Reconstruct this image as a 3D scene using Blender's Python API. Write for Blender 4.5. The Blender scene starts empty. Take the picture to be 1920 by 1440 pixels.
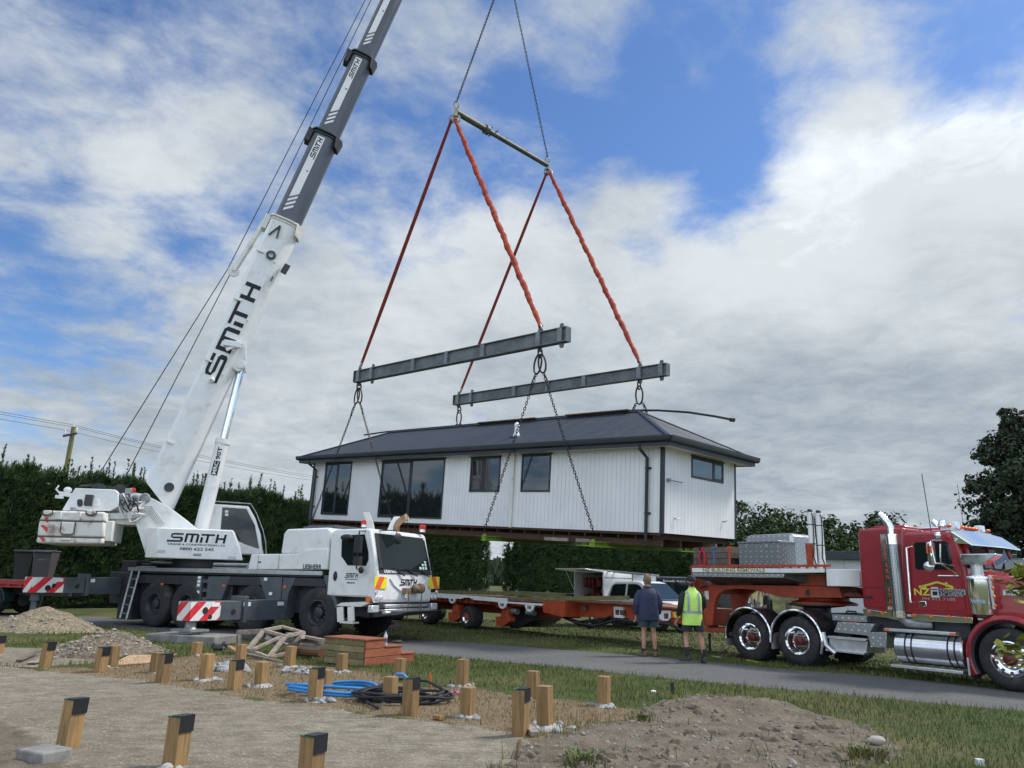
import bpy, math, random
from mathutils import Vector as V, Matrix, noise
SC = bpy.context.scene; COL = SC.collection
rad = math.radians
random.seed(7)
# ---------------------------------------------------------------- camera
FPX = 1400.0; PITCH = math.atan(372/1400.0); ROLL = 0.026; CAM = V((0, 0, 1.6))
cp, sp, cr, sr = math.cos(PITCH), math.sin(PITCH), math.cos(ROLL), math.sin(ROLL)
CF = V((0, cp, sp)); CU0 = V((0, -sp, cp)); CR0 = V((1, 0, 0))
CR = CR0*cr + CU0*sr; CU = CU0*cr - CR0*sr
cd = bpy.data.cameras.new('camera'); cam = bpy.data.objects.new('camera', cd); COL.objects.link(cam)
cd.sensor_width = 36; cd.lens = FPX/1920*36; cd.clip_start = 0.1; cd.clip_end = 6000
m = Matrix.Identity(4)
for i in range(3):
    m[i][0] = CR[i]; m[i][1] = CU[i]; m[i][2] = -CF[i]; m[i][3] = CAM[i]
cam.matrix_world = m; SC.camera = cam
def ray(px, py): return (CF*FPX + CR*(px-960) - CU*(py-720)).normalized()
def gnd(px, py, z=0.0):                       # the ground point seen at a photo position
    d = ray(px, py); return CAM + d*((z-CAM.z)/d.z)
def atY(px, py, y):
    d = ray(px, py); return CAM + d*(y/d.y)
class Frame:
    def __init__(s, M): s.M = M; s.I = M.inverted(); s.I3 = s.I.to_3x3()
    def p(s, ax, val, px, py):                # where a photo position meets a plane of this thing's own axes
        o = s.I @ CAM; d = s.I3 @ ray(px, py); return o + d*((val-o[ax])/d[ax])
    def y(s, px, py, v): return s.p(1, v, px, py)
    def x(s, px, py, v): return s.p(0, v, px, py)
    def z(s, px, py, v): return s.p(2, v, px, py)
    def w(s, *a): return s.M @ V(a)
def yawM(o, deg): return Matrix.Translation(V((o[0], o[1], o[2] if len(o) > 2 else 0))) @ Matrix.Rotation(rad(deg), 4, 'Z')
def fbm(x, y, z=0.0, o=4):
    t = 0; a = 1; s = 0
    for _ in range(o):
        t += a*noise.noise(V((x, y, z))); s += a; a *= .5; x *= 2.03; y *= 2.03; z = z*2.03+5.1
    return t/s
# ---------------------------------------------------------------- mesh builder
class MB:
    def __init__(s, M=None): s.v = []; s.f = []; s.M = M
    def add(s, vs, fs):
        o = len(s.v)
        s.v += [tuple(s.M @ V(p)) for p in vs] if s.M else [tuple(p) for p in vs]
        s.f += [tuple(i+o for i in f) for f in fs]; return s
    def box(s, x0, y0, z0, x1, y1, z1):
        x0, x1 = min(x0, x1), max(x0, x1); y0, y1 = min(y0, y1), max(y0, y1); z0, z1 = min(z0, z1), max(z0, z1)
        return s.add([(x0,y0,z0),(x1,y0,z0),(x1,y1,z0),(x0,y1,z0),(x0,y0,z1),(x1,y0,z1),(x1,y1,z1),(x0,y1,z1)],
              [(0,3,2,1),(4,5,6,7),(0,1,5,4),(1,2,6,5),(2,3,7,6),(3,0,4,7)])
    def bar(s, p, q, w, h=None, up=(0,0,1)):
        p = V(p); q = V(q); h = h or w; d = (q-p).normalized(); u = V(up)
        if abs(d.dot(u)) > .98: u = V((1,0,0)) if abs(d.x) < .9 else V((0,1,0))
        a = d.cross(u).normalized(); b = a.cross(d).normalized(); a *= w/2; b *= h/2
        return s.add([p-a-b,p+a-b,p+a+b,p-a+b,q-a-b,q+a-b,q+a+b,q-a+b],
              [(0,1,2,3),(7,6,5,4),(0,4,5,1),(1,5,6,2),(2,6,7,3),(3,7,4,0)])
    def prism(s, poly, a0, a1, ax='y'):
        n = len(poly); mk = {'y': lambda u, w, a: (u, a, w), 'x': lambda u, w, a: (a, u, w), 'z': lambda u, w, a: (u, w, a)}[ax]
        vs = [mk(u, w, a0) for u, w in poly] + [mk(u, w, a1) for u, w in poly]
        return s.add(vs, [tuple(range(n)), tuple(range(2*n-1, n-1, -1))] + [(i, i+n, (i+1) % n+n, (i+1) % n) for i in range(n)])
    def tube(s, pts, r, n=8, caps=True, closed=False, sq=None):
        pts = [V(p) for p in pts]; k = len(pts); vs = []; fs = []; prev = None
        for i, p in enumerate(pts):
            if closed: t = pts[(i+1) % k]-pts[i-1]
            else: t = pts[min(i+1, k-1)]-pts[max(i-1, 0)]
            t.normalize()
            if prev is None:
                u = V((0,0,1)) if abs(t.z) < .9 else V((1,0,0))
                a = t.cross(u).normalized()
            else: a = (prev-t*prev.dot(t)).normalized()
            prev = a; b = t.cross(a); rr = r[i] if isinstance(r, (list, tuple)) else r
            for j in range(n):
                an = 2*math.pi*j/n; vs.append(p+a*(rr*math.cos(an))+b*(rr*math.sin(an)*(sq or 1)))
        for i in range(k if closed else k-1):
            for j in range(n):
                a0 = i*n+j; a1 = i*n+(j+1) % n; b0 = ((i+1) % k)*n+j; b1 = ((i+1) % k)*n+(j+1) % n
                fs.append((a0, a1, b1, b0))
        if caps and not closed: fs += [tuple(range(n-1, -1, -1)), tuple(range((k-1)*n, k*n))]
        return s.add(vs, fs)
    def cyl(s, p, q, r, n=16, r2=None): return s.tube([p, q], [r, r if r2 is None else r2], n)
    def lathe(s, c, axis, prof, n=24, caps=False):
        c = V(c); t = V(axis).normalized(); u = V((0,0,1)) if abs(t.z) < .9 else V((1,0,0))
        a = t.cross(u).normalized(); b = t.cross(a); vs = []; fs = []
        for r, h in prof:
            for j in range(n):
                an = 2*math.pi*j/n; vs.append(c+t*h+a*(r*math.cos(an))+b*(r*math.sin(an)))
        for i in range(len(prof)-1):
            for j in range(n): fs.append((i*n+j, i*n+(j+1) % n, (i+1)*n+(j+1) % n, (i+1)*n+j))
        if caps: fs += [tuple(range(n-1, -1, -1)), tuple(range((len(prof)-1)*n, len(prof)*n))]
        return s.add(vs, fs)
    def ell(s, c, rx, ry=None, rz=None, n=12, m=8):
        ry = ry or rx; rz = rz or rx; c = V(c); vs = [c+V((0,0,-rz))]; fs = []
        for i in range(1, m):
            ph = -math.pi/2+math.pi*i/m
            for j in range(n):
                an = 2*math.pi*j/n; vs.append(c+V((rx*math.cos(ph)*math.cos(an), ry*math.cos(ph)*math.sin(an), rz*math.sin(ph))))
        vs.append(c+V((0,0,rz))); L = len(vs)-1
        for j in range(n): fs.append((0, 1+(j+1) % n, 1+j)); fs.append((L, L-n+j, L-n+(j+1) % n))
        for i in range(m-2):
            for j in range(n): fs.append((1+i*n+j, 1+i*n+(j+1) % n, 1+(i+1)*n+(j+1) % n, 1+(i+1)*n+j))
        return s.add(vs, fs)
    def loft(s, rings, caps=True):
        n = len(rings[0]); vs = [p for r in rings for p in r]; fs = []
        for i in range(len(rings)-1):
            for j in range(n): fs.append((i*n+j, i*n+(j+1) % n, (i+1)*n+(j+1) % n, (i+1)*n+j))
        if caps: fs += [tuple(range(n-1, -1, -1)), tuple(range((len(rings)-1)*n, len(rings)*n))]
        return s.add(vs, fs)
    def link(s, c, ax, bx, L, W, r, n=6, k=10):           # one oval chain ring
        ax = V(ax).normalized()*(L/2); bx = V(bx).normalized()*(W/2)
        return s.tube([V(c)+ax*math.cos(2*math.pi*i/k)+bx*math.sin(2*math.pi*i/k) for i in range(k)], r, n, closed=True)
    def chain(s, p, q, L=.12, W=.07, r=.012, k=8):
        p = V(p); q = V(q); d = q-p; n = max(1, int(d.length/(L*.78))); d.normalize()
        u = d.cross(V((0,0,1)) if abs(d.z) < .9 else V((1,0,0))).normalized(); w = d.cross(u)
        st = (q-p)/n
        for i in range(n): s.link(p+st*(i+.5), d, u if i % 2 else w, L, W, r, 5, k)
        return s
    def build(s, name, mat, parent=None, bev=0, smooth=35, seg=2):
        me = bpy.data.meshes.new(name); me.from_pydata(s.v, [], s.f); me.validate(verbose=False)
        import bmesh
        bm = bmesh.new(); bm.from_mesh(me); bmesh.ops.recalc_face_normals(bm, faces=bm.faces); bm.to_mesh(me); bm.free()
        if mat: me.materials.append(mat)
        if smooth:
            for p in me.polygons: p.use_smooth = True
            me.set_sharp_from_angle(angle=rad(smooth))
        o = bpy.data.objects.new(name, me); COL.objects.link(o)
        if parent: o.parent = parent
        if bev:
            b = o.modifiers.new('bevel', 'BEVEL'); b.width = bev; b.segments = seg; b.limit_method = 'ANGLE'; b.angle_limit = rad(40); b.harden_normals = False
        return o
def each(mb, name, mat, parent, **kw):        # one object for every separate piece of a mesh builder
    par = list(range(len(mb.v)))
    def fd(i):
        while par[i] != i: par[i] = par[par[i]]; i = par[i]
        return i
    for f in mb.f:
        for k in f[1:]: par[fd(k)] = fd(f[0])
    gr = {}
    for f in mb.f: gr.setdefault(fd(f[0]), []).append(f)
    for fs in gr.values():
        ix = sorted({k for f in fs for k in f}); mp = {k: i for i, k in enumerate(ix)}; q = MB(); q.v = [mb.v[k] for k in ix]; q.f = [tuple(mp[k] for k in f) for f in fs]; q.build(name, mat, parent, **kw)
def tag(o, label=None, cat=None, group=None, kind=None):
    if label: o['label'] = label
    if cat: o['category'] = cat
    if group: o['group'] = group
    if kind: o['kind'] = kind
    return o
def thing(name, label, cat, M=None, group=None):
    o = bpy.data.objects.new(name, None); COL.objects.link(o); o.empty_display_size = .2
    if M is not None: o.matrix_world = M
    return tag(o, label, cat, group)
def copy_tree(o, M=None, label=None):
    c = o.copy(); COL.objects.link(c)
    for ch in o.children:
        d = ch.copy(); COL.objects.link(d); d.parent = c
        for g in ch.children:
            e = g.copy(); COL.objects.link(e); e.parent = d
    if M is not None: c.matrix_world = M
    if label: c['label'] = label
    return c
def arc(cx, cy, r, a0, a1, n): return [(cx+r*math.cos(rad(a0+(a1-a0)*i/n)), cy+r*math.sin(rad(a0+(a1-a0)*i/n))) for i in range(n+1)]
# ---------------------------------------------------------------- materials
def nt(name):
    m = bpy.data.materials.new(name); m.use_nodes = True; t = m.node_tree; t.nodes.clear()
    o = t.nodes.new('ShaderNodeOutputMaterial'); b = t.nodes.new('ShaderNodeBsdfPrincipled'); t.links.new(b.outputs[0], o.inputs[0])
    return m, t, b
def node(t, ty, **kw):
    n = t.nodes.new(ty)
    for k, v in kw.items():
        if k.startswith('i_'): n.inputs[int(k[2:]) if k[2:].isdigit() else k[2:]].default_value = v
        else: setattr(n, k, v)
    return n
def mixc(t, fac, a, b, mode='MIX'):
    n = t.nodes.new('ShaderNodeMix'); n.data_type = 'RGBA'; n.blend_type = mode; n.clamp_factor = True
    for sock, val in ((n.inputs[0], fac), (n.inputs[6], a), (n.inputs[7], b)):
        if hasattr(val, 'is_output'): t.links.new(val, sock)
        elif isinstance(val, (int, float)): sock.default_value = val
        else: sock.default_value = tuple(val)+((1,) if len(val) == 3 else ())
    return n.outputs[2]
def mth(t, op, a, b=None, c=None):
    n = t.nodes.new('ShaderNodeMath'); n.operation = op
    for i, v in enumerate((a, b, c)):
        if v is None: continue
        if hasattr(v, 'is_output'): t.links.new(v, n.inputs[i])
        else: n.inputs[i].default_value = v
    return n.outputs[0]
def ramp(t, fac, lo, hi):
    n = t.nodes.new('ShaderNodeMapRange'); n.interpolation_type = 'SMOOTHSTEP'; n.clamp = True
    t.links.new(fac, n.inputs[0]); n.inputs[1].default_value = lo; n.inputs[2].default_value = hi; return n.outputs[0]
def ns(t, vec, scale, det=4, rough=.55, dist=0.0):
    n = node(t, 'ShaderNodeTexNoise'); n.inputs['Scale'].default_value = scale; n.inputs['Detail'].default_value = det
    n.inputs['Roughness'].default_value = rough; n.inputs['Distortion'].default_value = dist
    if vec is not None: t.links.new(vec, n.inputs['Vector'])
    return n.outputs['Fac']
def coord(t, scale=(1,1,1), kind='Object'):
    c = t.nodes.new('ShaderNodeTexCoord'); mp = t.nodes.new('ShaderNodeMapping'); mp.inputs['Scale'].default_value = scale
    t.links.new(c.outputs[kind], mp.inputs['Vector']); return mp.outputs[0]
def bump(t, b, h, dist=.01, strength=.6):
    n = t.nodes.new('ShaderNodeBump'); n.inputs['Strength'].default_value = strength; n.inputs['Distance'].default_value = dist
    t.links.new(h, n.inputs['Height']); t.links.new(n.outputs[0], b.inputs['Normal'])
MATS = {}
def mat(name, col, rough=.5, metal=0., var=.12, scale=3, bmp=0, bscale=60, stretch=(1,1,1), coat=0, spec=None, dirt=None, dirta=.5, dscale=2.5, rv=.1):
    if name in MATS: return MATS[name]
    m, t, b = nt(name); vec = coord(t, stretch)
    f = ramp(t, ns(t, vec, scale, 6, .6), .3, .7)
    c = mixc(t, f, [x*(1-var) for x in col], [min(1, x*(1+var)) for x in col])
    if dirt:
        c = mixc(t, mth(t, 'MULTIPLY', ramp(t, ns(t, vec, dscale, 8, .68), .52, .7), dirta), c, dirt)
    t.links.new(c, b.inputs['Base Color'])
    r = mth(t, 'MULTIPLY_ADD', ns(t, vec, scale*2.3, 5), rv*2, rough-rv); t.links.new(r, b.inputs['Roughness'])
    b.inputs['Metallic'].default_value = metal; b.inputs['Coat Weight'].default_value = coat; b.inputs['Coat Roughness'].default_value = .08
    if spec is not None: b.inputs['Specular IOR Level'].default_value = spec
    if bmp: bump(t, b, ns(t, vec, bscale, 6, .65), bmp)
    MATS[name] = m; return m
white = mat('white_paint', (.76,.77,.76), .35, var=.04, dirt=(.40,.36,.30), dirta=.38, dscale=1.7, coat=.2)
offwhite = mat('cream_paint', (.72,.71,.66), .4, var=.06, dirt=(.35,.3,.25), dirta=.4)
cgrey = mat('slate_grey_paint', (.075,.087,.10), .5, var=.14, dirt=(.14,.13,.12), dirta=.5)
dgrey = mat('dark_grey_paint', (.028,.032,.038), .5, var=.2, dirt=(.08,.075,.07), dirta=.4)
black = mat('black_rubber', (.016,.016,.018), .6, var=.2)
tyrem = mat('tyre_rubber', (.024,.024,.025), .85, var=.3, scale=6, dirt=(.10,.09,.08), dirta=.55, bmp=.004, bscale=30)
steel = mat('galvanised_steel', (.30,.31,.31), .5, .6, var=.2, scale=7)
alu = mat('aluminium', (.62,.63,.64), .38, .85, var=.12, scale=5)
chrome = mat('chrome', (.86,.87,.88), .1, 1, var=.03, rv=.05)
red = mat('red_truck_paint', (.28,.009,.016), .32, var=.1, coat=.5, dirt=(.2,.03,.03), dirta=.3)
orange = mat('orange_trailer_paint', (.36,.052,.016), .5, var=.18, dirt=(.16,.05,.03), dirta=.6, scale=4)
logoblk = mat('black_lettering', (.008,.008,.012), .7, var=.02)
lwhite = mat('white_lettering', (.8,.8,.8), .5, var=.02)
lyel = mat('yellow_lettering', (.62,.6,.06), .5, var=.1)
lred = mat('red_lettering', (.6,.05,.03), .5, var=.1)
blind = mat('amber_lens', (.75,.16,.03), .25, var=.1)
redlens = mat('red_lens', (.6,.03,.02), .25, var=.1)
clearlens = mat('lamp_lens', (.8,.82,.84), .12, .5, var=.1, scale=20)
rust = mat('rusty_steel', (.11,.07,.05), .8, var=.4, scale=9)
def glassmat(name, col=(.012,.015,.018), ior=1.75):
    m, t, b = nt(name); b.inputs['Base Color'].default_value = (*col, 1); b.inputs['Roughness'].default_value = .03
    b.inputs['IOR'].default_value = ior; b.inputs['Specular IOR Level'].default_value = .5; return m
glass = glassmat('window_glass'); cabglass = glassmat('cab_glass', (.012,.02,.02), 1.45)
def seeglass(name, tint=(.55,.6,.6)):
    m, t, b = nt(name); o = [n for n in t.nodes if n.type == 'OUTPUT_MATERIAL'][0]
    tr = node(t, 'ShaderNodeBsdfTransparent'); tr.inputs[0].default_value = (*tint, 1); gl = node(t, 'ShaderNodeBsdfGlossy'); gl.inputs['Roughness'].default_value = .03
    fr = node(t, 'ShaderNodeFresnel'); fr.inputs[0].default_value = 1.5; mx = node(t, 'ShaderNodeMixShader')
    t.links.new(fr.outputs[0], mx.inputs[0]); t.links.new(tr.outputs[0], mx.inputs[1]); t.links.new(gl.outputs[0], mx.inputs[2]); t.links.new(mx.outputs[0], o.inputs[0]); return m
cgl = seeglass('see_through_glass')
def diamond(name='diamond_plate', k=1.):
    m, t, b = nt(name); vec = coord(t)
    rot = node(t, 'ShaderNodeMapping'); rot.inputs['Rotation'].default_value = (rad(35), rad(35), rad(45)); t.links.new(vec, rot.inputs[0])
    w1 = node(t, 'ShaderNodeTexVoronoi'); w1.inputs['Scale'].default_value = 12; w1.inputs['Randomness'].default_value = .15; t.links.new(rot.outputs[0], w1.inputs['Vector'])
    h = ramp(t, w1.outputs['Distance'], .18, .34)
    c = mixc(t, h, (.62*k,.63*k,.63*k), (.36*k,.37*k,.38*k)); t.links.new(c, b.inputs['Base Color'])
    b.inputs['Metallic'].default_value = .75; b.inputs['Roughness'].default_value = .38; bump(t, b, h, -.006); return m
dplate = diamond()
dplate2 = diamond('dark_diamond_plate', .62)
def wood(name, c1, c2, sc=(14,14,1.2), rough=.75, grain=9):
    if name in MATS: return MATS[name]
    m, t, b = nt(name); vec = coord(t, sc)
    inf = node(t, 'ShaderNodeObjectInfo'); add = node(t, 'ShaderNodeVectorMath', operation='ADD'); t.links.new(vec, add.inputs[0]); 
    cmb = node(t, 'ShaderNodeCombineXYZ'); t.links.new(mth(t, 'MULTIPLY', inf.outputs['Random'], 40.), cmb.inputs[0]); t.links.new(cmb.outputs[0], add.inputs[1])
    f = ns(t, add.outputs[0], grain*.25, 8, .65, .8); g = ramp(t, ns(t, add.outputs[0], 1.2, 3), .35, .65)
    c = mixc(t, ramp(t, f, .35, .68), c1, c2); c = mixc(t, mth(t, 'MULTIPLY', g, .35), c, [x*.5 for x in c1])
    hv = node(t, 'ShaderNodeHueSaturation'); t.links.new(c, hv.inputs['Color']); t.links.new(mth(t, 'MULTIPLY_ADD', inf.outputs['Random'], .35, .82), hv.inputs['Value'])
    t.links.new(hv.outputs[0], b.inputs['Base Color']); b.inputs['Roughness'].default_value = rough; bump(t, b, f, .004); MATS[name] = m; return m
postw = wood('treated_pine', (.36,.215,.085), (.18,.115,.05))
oldw = wood('weathered_timber', (.36,.30,.24), (.20,.16,.13), (3,3,3))
deckw = wood('stained_deck_boards', (.32,.10,.045), (.22,.06,.03), (3,10,10))
greenw = wood('green_treated_timber', (.19,.18,.07), (.10,.10,.04), (2,8,8))
greyw = wood('grey_timber', (.17,.145,.115), (.09,.075,.06), (3,3,3))
brownw = wood('brown_bearer_timber', (.16,.075,.03), (.08,.04,.02), (1.5,8,8))
def stripes(name, c1, c2, w, ang=45, axis=(0,2), off=0.):       # diagonal warning stripes across two of the part's axes
    m, t, b = nt(name); c = t.nodes.new('ShaderNodeTexCoord'); s = t.nodes.new('ShaderNodeSeparateXYZ'); t.links.new(c.outputs['Object'], s.inputs[0])
    k = mth(t, 'ADD', mth(t, 'MULTIPLY', s.outputs[axis[0]], math.cos(rad(ang))), mth(t, 'MULTIPLY', s.outputs[axis[1]], math.sin(rad(ang))))
    f = mth(t, 'GREATER_THAN', mth(t, 'FRACT', mth(t, 'MULTIPLY_ADD', k, .5/w, off)), .5)
    cc = mixc(t, f, c1, c2); cc = mixc(t, mth(t, 'MULTIPLY', ramp(t, ns(t, c.outputs['Object'], 9, 6), .5, .75), .3), cc, (.3,.28,.26))
    t.links.new(cc, b.inputs['Base Color']); b.inputs['Roughness'].default_value = .5; return m
# ---------------------------------------------------------------- lettering
def text_mesh(body, h, bold=0):
    cu = bpy.data.curves.new('lettering', 'FONT'); cu.body = body; cu.align_x = 'CENTER'; cu.align_y = 'CENTER'; cu.size = h*1.4; cu.extrude = .002; cu.resolution_u = 3; cu.offset = h*(.028+bold)
    o = bpy.data.objects.new('lettering', cu); COL.objects.link(o); bpy.context.view_layer.update()
    me = bpy.data.meshes.new_from_object(o.evaluated_get(bpy.context.evaluated_depsgraph_get())); bpy.data.objects.remove(o); return me
def text(body, c, u, v, h, m, parent, w=None, name='lettering', bold=0, shear=0):   # centre, reading direction, up direction, letter height, total width
    me = text_mesh(body, h, bold); u = V(u).normalized(); v = V(v).normalized(); n = u.cross(v); v = n.cross(u)
    xs = [q.co.x for q in me.vertices]; sx = (w/(max(xs)-min(xs))) if w and xs else 1
    cx = (max(xs)+min(xs))/2
    for q in me.vertices:
        p = q.co.copy(); q.co = V(c)+u*((p.x-cx)*sx+shear*p.y)+v*p.y+n*(p.z+.002)
    me.materials.clear(); me.materials.append(m)
    o = bpy.data.objects.new(name, me); COL.objects.link(o); o.parent = parent; return o
def logo(c, u, v, w, h, m, parent, t=.004, shear=0., name='lettering'):      # the crane firm's block lettering, built bar by bar
    B = []; s = .2
    def R(x0, y0, x1, y1): B.append([(x0,y0),(x1,y0),(x1,y1),(x0,y1)])
    # S with its long foot, 0..1.15
    R(.30,.80,1.10,1); B.append([(.22,.72),(.30,.80),(.30,1),(.10,.90),(.10,.55),(.22,.48)]); 
    B.append([(.22,.48),(.30,.40),(.95,.40),(1.0,.42),(1.1,.5),(1.0,.6),(.30,.6),(.22,.6)]); B[-1] = [(.22,.48),(.32,.4),(.93,.4),(1.15,.46),(1.0,.6),(.32,.6),(.22,.6)]
    B.append([(.93,.4),(.93,.2),(1.05,.02),(1.15,.12),(1.15,.46)]); R(-.15,0,.93,.2); B.append([(.93,0),(1.05,.02),(.93,.2)])
    R(1.3,0,1.5,.8); B.append([(1.3,.8),(2.25,.8),(2.42,.85),(2.3,1),(1.3,1)]); R(1.78,0,1.98,.8); B.append([(2.25,0),(2.45,0),(2.45,.85),(2.42,.85),(2.25,.8)])
    R(2.6,0,2.8,.62); R(2.6,.8,3.75,1); R(3.08,0,3.28,.8)
    R(3.9,0,4.1,1); R(4.1,.4,4.55,.6); R(4.55,0,4.75,1)
    mb = MB(); u = V(u).normalized(); v = V(v).normalized(); n = u.cross(v); X0, X1 = -.15, 4.75
    for P in B:
        pts = [V(c)+u*(((x-(X0+X1)/2)/(X1-X0))*w+shear*(y-.5)*h)+v*((y-.5)*h) for x, y in P]; k = len(pts)
        mb.add([p+n*.002 for p in pts]+[p+n*(t+.002) for p in pts], [tuple(range(k, 2*k))]+[(i, (i+1) % k, (i+1) % k+k, i+k) for i in range(k)])
    return mb.build(name, m, parent, smooth=0)
# ---------------------------------------------------------------- sky, sun
W = bpy.data.worlds.new('World'); SC.world = W; W.use_nodes = True; t = W.node_tree; t.nodes.clear()
SUN_EL, SUN_AZ = 50, 72          # azimuth measured from the view direction (+Y) towards +X
wo = node(t, 'ShaderNodeOutputWorld'); bg = node(t, 'ShaderNodeBackground'); t.links.new(bg.outputs[0], wo.inputs[0])
bg.inputs[1].default_value = .1
sky = node(t, 'ShaderNodeTexSky'); sky.sky_type = 'NISHITA'; sky.sun_disc = False; sky.sun_elevation = rad(SUN_EL); sky.sun_rotation = rad(SUN_AZ)
sky.air_density = 1.0; sky.dust_density = .4; sky.ozone_density = 1.6
tc = node(t, 'ShaderNodeTexCoord'); D = tc.outputs['Generated']
sx = node(t, 'ShaderNodeSeparateXYZ'); t.links.new(D, sx.inputs[0])
zz = mth(t, 'ADD', mth(t, 'MAXIMUM', sx.outputs[2], 0.), .16)
cx = node(t, 'ShaderNodeCombineXYZ'); t.links.new(mth(t, 'DIVIDE', sx.outputs[0], zz), cx.inputs[0]); t.links.new(mth(t, 'DIVIDE', sx.outputs[1], zz), cx.inputs[1])
def field(blobs, base):
    acc = None
    for px, py, r, w in blobs:
        d = ray(px, py) if px is not None else V(py).normalized()
        dn = node(t, 'ShaderNodeVectorMath', operation='DOT_PRODUCT'); t.links.new(D, dn.inputs[0]); dn.inputs[1].default_value = d
        f = ramp(t, dn.outputs['Value'], math.cos(r/1450.), 1.0)
        acc = mth(t, 'MULTIPLY_ADD', f, w*1.15, acc if acc is not None else base)
    return acc
covb = [(1310,120,230,-.17),(1260,260,220,-.17),(1410,320,230,-.19),(1480,200,200,-.12),(1700,230,200,-.15),(1870,80,210,-.24),(400,430,170,-.24),
        (150,550,260,-.2),(20,540,200,-.16),(330,560,150,-.14),(790,400,200,-.19),(690,330,150,-.08),(560,110,160,-.07),(270,40,160,-.12),(960,270,200,-.14),
        (1100,200,220,-.14),(900,50,190,-.02),(820,200,200,.06),(1080,60,160,.1),(620,470,130,-.14),(1200,530,110,-.1),(1020,420,130,-.12),(60,60,120,-.06),
        (150,190,330,.12),(1390,165,110,.2),(1225,330,120,.15),(1180,130,150,.17),(1520,270,110,.15),(1310,60,110,.14),(1290,215,90,.1),(860,560,330,.26),(1720,420,330,.24),(1600,700,560,.4),(300,760,560,.3),(1620,30,190,.26),(1180,470,160,.04),(520,620,260,.16),(1100,760,480,.28),(960,900,700,.2),(1600,950,500,.2),(1920,300,160,.14)]
n1 = ns(t, cx.outputs[0], 2.1, 12, .6, .25); n1b = ns(t, cx.outputs[0], 6.5, 9, .62, .3)
nn = mth(t, 'MULTIPLY_ADD', n1b, .9, mth(t, 'MULTIPLY', n1, 1.9))
cov = ramp(t, mth(t, 'ADD', nn, field(covb, -.80)), .30, 1.0)
brb = [(1730,380,330,.3),(1460,430,260,.3),(1250,560,260,.15),(860,480,300,.2),(150,220,330,.12),(1880,230,220,.25),(1500,110,200,.1),(330,500,200,.1),
       (1700,640,380,-.13),(1500,900,560,-.07),(1300,820,300,-.1),(260,640,260,-.12),(100,800,330,-.05),(950,760,300,-.1),(None,(-.3,-.9,.45),2700,1.9),(None,(-.2,-.3,.9),1300,.5)]  # unseen sky behind and above the camera brightened, added to light facing surfaces
n2 = mth(t, 'MULTIPLY_ADD', ns(t, cx.outputs[0], 9.0, 8, .65, .5), .45, mth(t, 'MULTIPLY', ns(t, cx.outputs[0], 2.6, 8, .6, .3), .75))
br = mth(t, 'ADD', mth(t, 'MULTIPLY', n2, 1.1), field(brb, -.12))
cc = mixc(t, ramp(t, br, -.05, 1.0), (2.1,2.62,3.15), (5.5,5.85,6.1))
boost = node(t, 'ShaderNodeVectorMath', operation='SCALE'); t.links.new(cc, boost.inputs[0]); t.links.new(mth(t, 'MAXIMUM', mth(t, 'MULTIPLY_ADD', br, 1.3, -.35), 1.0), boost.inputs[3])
skc = mixc(t, 1.0, sky.outputs[0], (.66,.86,1.12), 'MULTIPLY')
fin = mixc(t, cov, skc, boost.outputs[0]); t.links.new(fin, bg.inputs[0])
ld = bpy.data.lights.new('sun', 'SUN'); ld.energy = 2.9; ld.angle = rad(11); ld.color = (1,.95,.88)
lo = bpy.data.objects.new('sun', ld); COL.objects.link(lo)
sd = V((math.sin(rad(SUN_AZ))*math.cos(rad(SUN_EL)), math.cos(rad(SUN_AZ))*math.cos(rad(SUN_EL)), math.sin(rad(SUN_EL))))
lo.rotation_euler = sd.to_track_quat('Z', 'Y').to_euler(); lo.location = (20, 10, 40)
SC.view_settings.view_transform = 'Standard'; SC.view_settings.look = 'None'; SC.view_settings.gamma = 1; SC.view_settings.exposure = 0.45
SC.cycles.use_adaptive_sampling = True; SC.cycles.max_bounces = 6; SC.cycles.transparent_max_bounces = 8; SC.cycles.use_denoising = True
# ================================================================ the ground
def poly_px(pts): return [(g.x, g.y) for g in (gnd(*p) for p in pts)]
def sdist(P, x, y):                           # >0 inside
    ins = False; best = 1e9; n = len(P); j = n-1
    for i in range(n):
        xi, yi = P[i]; xj, yj = P[j]
        if (yi > y) != (yj > y) and x < (xj-xi)*(y-yi)/(yj-yi)+xi: ins = not ins
        dx, dy = xj-xi, yj-yi; q = max(0, min(1, ((x-xi)*dx+(y-yi)*dy)/(dx*dx+dy*dy+1e-9)))
        d = (x-xi-q*dx)**2+(y-yi-q*dy)**2
        if d < best: best = d
        j = i
    d = math.sqrt(best); return d if ins else -d
GRAVEL = poly_px([(-260,1236),(0,1244),(70,1255),(173,1265),(260,1271),(317,1283),(427,1299),(500,1310),(580,1320),(653,1330),(707,1342),(780,1349),(853,1356),(920,1364),(963,1374),(990,1387),(985,1405),(945,1440),(900,1540),(-300,1640),(-700,1500)])
GRAVEL2 = poly_px([(-60,1212),(195,1218),(225,1230),(180,1242),(60,1250),(-60,1240)])
DIRT = poly_px([(975,1410),(1000,1398),(1050,1380),(1100,1360),(1180,1347),(1235,1322),(1290,1308),(1340,1304),(1400,1310),(1450,1330),(1520,1348),(1590,1356),(1660,1382),(1690,1402),(1650,1428),(1600,1445),(1540,1540),(900,1540),(945,1440)])
DIRT2 = poly_px([(-60,1352),(40,1356),(78,1376),(70,1398),(105,1412),(150,1420),(90,1445),(60,1500),(-200,1520),(-200,1400)])
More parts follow.
